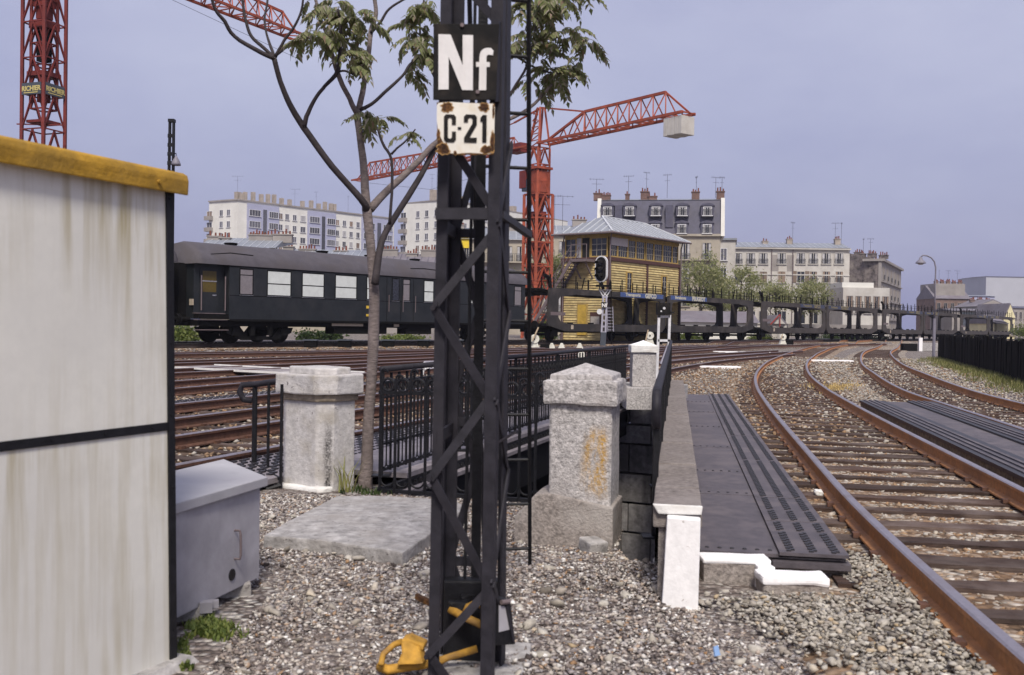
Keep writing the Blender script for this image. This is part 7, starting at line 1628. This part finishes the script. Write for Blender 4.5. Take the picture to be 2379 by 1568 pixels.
B, F, z = simple('pale framed workshop front before the brown apartment house', 'workshop', (2212, 2296), 722, 190, 'grey_render', 'roof_slate', .5, 0, 0); F.slab(1.5, F.L, z - 3.0, z - .3, 0, .05).build('dark_glazing', M['sign_slate'], B)
B, F, z = simple('grey gabled house with a row of windows behind the last wagons', 'grey_house', (2268, 2342), 712, 200, 'grey_render', 'roof_slate', 1.5, 2, 6, gable=True)
for k in range(3): stack(B, F, 2 + k * 1.6, z + 1.0, 1.2, .8, .6, 4, -6, 'brick_brown')
simple('pale office block between the brown and the grey house', 'office_block', (2249, 2310), 688, 260, 'lilac_panel', 'zinc', .4, 2, 6, wmats=wm_white)
B, F, z = simple('huge blank white slab building at the far right', 'white_slab_block', (2289, 2440), 643, 330, 'hazed_white', 'hazed_white', .2, 0, 0, 20)
B, F, z = simple('pale yellow gabled house behind the black fence', 'yellow_house', (2332, 2358), 738, 150, 'yellow_render', 'roof_slate', 2.2, 1, 2, gable=True)
B, F, z = simple('low yellow shed wing with a slate roof beside the yellow house', 'yellow_house', (2316, 2340), 752, 146, 'yellow_render', 'roof_slate', 1.4, 0, 0)
simple('dark grey works building behind the yellow house', 'works_building', (2322, 2420), 716, 240, 'grey_render', 'slate', .6, 2, 9)
for k, (px, y0) in enumerate(((2151, 668), (2157, 665))): MB().tube([at(px, 760, 260), at(px, y0, 260)], [.5, .3], 8).build('factory_chimney', M['grey_render'], label=('shorter' if k == 0 else 'taller') + ' of two thin grey chimney poles far behind the wagons', cat='chimney', group='pair of far chimney poles')
# old houses behind the coach
def old(label, pxs, yroof, yeave, Y, wall, roof, pots, Y2=None, wn=5):
    p0, p1 = at(pxs[0], 700, Y), at(pxs[1], 700, Y2 or Y); Bq = root('old_house', ((p0.x + p1.x) / 2, Y, 0), label, 'building'); Fq = Fac(Bq, p0[:2], p1[:2], wm_stone); ze_ = Fq.sz((pxs[0] + pxs[1]) / 2, yeave)[1]; zr_ = Fq.sz((pxs[0] + pxs[1]) / 2, yroof, -4)[1]
    Fq.slab(0, Fq.L, -1, ze_, -9, 0).build('wall', M[wall], Bq); mb = MB(); mb.prism([Fq.pt(-.2, ze_ + .002, .4), Fq.pt(-.2, zr_, -4), Fq.pt(-.2, zr_ - .2, -9)], Fq.d * (Fq.L + .4)); rf_ = mb.build('roof', M[roof], Bq)
    sm = MB(); k = 0
    while .3 + k * .8 < Fq.L: sm.beam(Fq.pt(.3 + k * .8, ze_ + .04, .38), Fq.pt(.3 + k * .8, zr_ + .03, -4), .05, .05); k += 1
    sm.build('seams', M['zinc_seam'] if roof == 'zinc' else M['slate'], rf_, kind='stuff')
    for px, w_, h, n_ in pots: stack(Bq, Fq, Fq.sz(px, yroof)[0], zr_ - .5, w_, h, .7, n_, -3, 'grey_render')
    for k in range(wn): Fq.win(Fq.L * (k + .5) / wn, ze_ - 2.6, 1.2, 1.9, 'french')
    return Bq, Fq, ze_
old('old house with a ribbed zinc roof and red chimney pots above the coach end', (466, 636), 553, 575, 105, 'cream_stone', 'zinc', ((478, 2.0, .8, 3), (588, 3.2, 1.0, 8), (502, 1.4, .5, 3), (640, 2.6, 1.6, 5)))
old('old house with a low blue zinc roof behind the tree trunk', (640, 872), 580, 600, 112, 'cream_stone', 'zinc', ((700, 2.4, .6, 6), (780, 2.0, .5, 4), (655, 1.5, 1.2, 3)))
old('old house with a dark slate roof and many chimney pots beside the trunk', (868, 1034), 590, 618, 112, 'grey_render', 'roof_slate', ((895, 2.6, 1.5, 6), (990, 2.2, 1.4, 5), (950, 1.6, .8, 4), (1030, 1.6, 1.6, 3)))
B, F, z = old('cream stone house with iron balconies partly hidden by the lattice mast', (1034, 1226), 530, 556, 118, 'cream_stone', 'zinc', ((1060, 2, 1.2, 4), (1190, 2, 1.2, 4)), wn=6)
for rw in range(2):
    F.slab(.3, F.L - .3, z - 2.75 - rw * 3.4, z - 2.6 - rw * 3.4, 0, .8).build('balcony', M['cream_stone'], B)
    mb = MB()
    for k in range(int(F.L / .25)): p = F.pt(.4 + k * .25, z - 2.6 - rw * 3.4, .75); mb.tube([p, p + V((0, 0, .9))], .02, 4)
    mb.beam(F.pt(.3, z - 1.7 - rw * 3.4, .75), F.pt(F.L - .3, z - 1.7 - rw * 3.4, .75), .04, .04); mb.build('balcony_railing', M['aerial'], B)
    for k in range(6): F.win(F.L * (k + .5) / 6, z - 6.0 - rw * 3.4, 1.3, 2.3, 'french')
x, zz_ = F.sz(1078, 560, .3); F.slab(x - .55, x + .6, zz_ - .8, zz_ + .5, .1, .2).build('yellow_shop_sign', mat('sign_yellow', (.75, .55, .04), .5), B)
B, F, z = old('cream stone house behind the red crane, left of the signal cabin', (1226, 1388), 524, 546, 122, 'cream_stone', 'zinc', ((1246, 1.4, 1.0, 2), (1350, 2.2, 1.6, 4)), wn=5)
for rw in range(2):
    for k in range(5): F.win(F.L * (k + .5) / 5, z - 6.0 - rw * 3.4, 1.3, 2.3, 'french')
for k in (3.2, 4.2): aerial(B, F.pt(k, z + .8, -2), 4.2, 2.6)
# low sheds behind the wagons
B, F, z = simple('low shed with a lilac slate roof seen through the first wagon', 'low_shed', (1560, 1760), 749, 92, 'white_render', 'roof_slate', 1.1, 0, 0, 6)
B, F, z = simple('small shelter with a red edged gable behind the second wagon', 'shelter', (1794, 1824), 752, 100, 'old_render', 'roof_slate', .9, 0, 0, 4, gable=True)
mb = MB(); mb.beam(F.pt(-.3, z - .1, .5), F.pt(F.L / 2, z + .95, .5), .08, .1).beam(F.pt(F.L / 2, z + .9, .5), F.pt(F.L / 2, z - 1.0, .5), .08, .1); mb.build('red_bargeboard', mat('red_board', (.3, .04, .03), .6), B)
MB().prism([at(1340, 785, 80), at(1560, 785, 90), at(1560, 776, 90), at(1340, 776, 80)], (0, .4, 0)).build('low_wall', M['grey_render'], label='low grey wall glimpsed under the first wagon', cat='wall')
MB().prism([at(1830, 775, 110), at(2070, 775, 125), at(2070, 756, 125), at(1830, 752, 110)], (0, .4, 0)).build('boundary_wall', M['grey_render'], label='grey boundary wall behind the far wagons', cat='wall')

# ------------------------------------------------------------------ trees and bushes behind the train
def leafy(n_cl, c, rx, ry, rz, per, size, seed, clump=.5, hollow=.3):
    g_ = np.random.default_rng(seed); u = g_.normal(size=(n_cl, 3)); u /= np.linalg.norm(u, axis=1)[:, None]; u *= (hollow + (1 - hollow) * g_.random((n_cl, 1)) ** .5)
    C = np.array(c) + u * np.array([rx, ry, rz]); sc_ = g_.uniform(.5, 1.3, n_cl) * clump
    Pp = (C[:, None] + g_.normal(size=(n_cl, per, 3)) * sc_[:, None, None] * np.array([1, 1, .7])).reshape(-1, 3); n = len(Pp)
    a = g_.normal(size=(n, 3)); a /= np.linalg.norm(a, axis=1)[:, None]; b = np.cross(a, g_.normal(size=(n, 3))); b /= np.linalg.norm(b, axis=1)[:, None]; s_ = (size * g_.uniform(.6, 1.3, n))[:, None]
    v = np.stack([Pp - a * s_, Pp + b * s_ * .55, Pp + a * s_, Pp - b * s_ * .55], 1).reshape(-1, 3); return v, np.arange(n * 4).reshape(-1, 4)
def tree(label, px, ptop, pbot, Y, wpx, seed, mt='spring_leaf', dens=1.0, name='street_tree', group='young street trees behind the wagons'):
    z1 = at(px, ptop, Y).z; zb = at(px, pbot, Y).z; x = at(px, 750, Y).x; rx = wpx / 2 * Y / FPX; h = z1 - zb
    r = root(name, (x, Y, .3), label, 'tree', group=group); zc = zb + h * .5
    mb = MB(); rd_ = random.Random(seed); mb.tube([(x, Y, -.2), (x + .1, Y, zb), (x - .1, Y, zc), (x, Y, z1 - h * .2)], [.17, .14, .1, .03], 7)
    for k in range(9):
        a = rd_.uniform(0, 6.283); z0 = zb + h * rd_.uniform(-.05, .45); e = V((x + math.cos(a) * rx * .75, Y + math.sin(a) * rx * .7, z0 + h * rd_.uniform(.2, .42))); m_ = V((x, Y, z0)).lerp(e, .5) + V((0, 0, -.2)); mb.tube([(x, Y, z0), m_, e], [.07, .045, .015], 5)
    mb.build('trunk', M['tree_bark'], r, smooth=True)
    v, f = leafy(int(46 * dens), (x, Y, zc), rx, rx * .8, h * .5, 46, .12, seed, .42)
    me = np_mesh('crown', v - np.array((x, Y, .3)), f); link('crown', me, M[mt], r)
tree('pale green sparse tree between the signal cabin and the stucco house', 1625, 585, 725, 98, 116, 11, dens=2.3, group=None)
tree('small pale tree before the left windows of the stucco house', 1722, 618, 728, 104, 100, 12, dens=1.9, group=None)
tree('low pale tree before the middle windows of the stucco house', 1800, 650, 730, 108, 86, 13, dens=1.5, group=None)
tree('round yellow green tree before the right windows of the stucco house', 1882, 652, 730, 110, 86, 14, dens=1.9, group=None)
tree('pale green tree between the red crane and the signal cabin stairs', 1288, 590, 690, 92, 60, 15, dens=1.3, group=None)
tree('pale green tree behind the lattice of the red crane', 1232, 610, 700, 95, 60, 16, dens=.8, group=None)
tree('thin pale tree standing left of the stucco house corner', 1668, 640, 735, 100, 76, 17, dens=1.3, group=None)
def bush(label, pxs, ytop, Y, seed, mt):
    p0, p1 = at(pxs[0], 760, Y), at(pxs[1], 760, Y); z1 = at(pxs[0], ytop, Y).z; c = ((p0.x + p1.x) / 2, Y, z1 * .45); rx = (p1.x - p0.x) / 2
    v, f = leafy(int(30 + rx * 14), c, rx, 1.0, z1 * .5, 70, .10, seed, .25, .1); o_ = np.array((c[0], Y, 0)); me = np_mesh('bush', v - o_, f); o = link('bush', me, M[mt]); o.location = tuple(o_); tag(o, label, 'bush')
bush('bright yellow green bush under the coupling of the coaches', (380, 446), 757, 46, 31, 'bush_leaf'); bush('dark green bush seen below the coach floor', (690, 802), 770, 56, 32, 'dark_bush'); bush('low bright bush seen under the coach by the trunk', (880, 1000), 781, 60, 33, 'bush_leaf')
bush('tall pale green bush behind the coach, left of the crane foot', (1222, 1290), 745, 80, 34, 'bush_leaf'); bush('low green bank seen below the first wagon', (1570, 1640), 776, 84, 35, 'bush_leaf'); bush('low green bank seen below the second wagon', (1740, 1800), 779, 92, 36, 'bush_leaf')
bush('green hedge behind the yellow house and fence', (2350, 2440), 742, 130, 37, 'bush_leaf'); bush('dark hedge seen below the middle wagons', (1860, 2100), 778, 110, 38, 'dark_bush')

# ------------------------------------------------------------------ thin spring haze
hz = MB().b2((-340, -14, -6), (420, 420, 40)).build('haze', None, kind='stuff') if False else None
mb = MB(); mb.b2((-340, -14, -6), (420, 420, 40)); hme = bpy.data.meshes.new('haze'); hme.from_pydata(mb.v, [], mb.f)
hm = bpy.data.materials.new('haze'); hm.use_nodes = True; hn_ = hm.node_tree.nodes; hn_.clear(); ho = hn_.new('ShaderNodeOutputMaterial'); pv = hn_.new('ShaderNodeVolumePrincipled')
pv.inputs['Color'].default_value = (.82, .84, 1, 1); pv.inputs['Density'].default_value = .0003; pv.inputs['Anisotropy'].default_value = .2
hm.node_tree.links.new(pv.outputs['Volume'], ho.inputs['Volume']); hme.materials.append(hm)
hob = bpy.data.objects.new('haze', hme); COL.objects.link(hob); hob['kind'] = 'stuff'
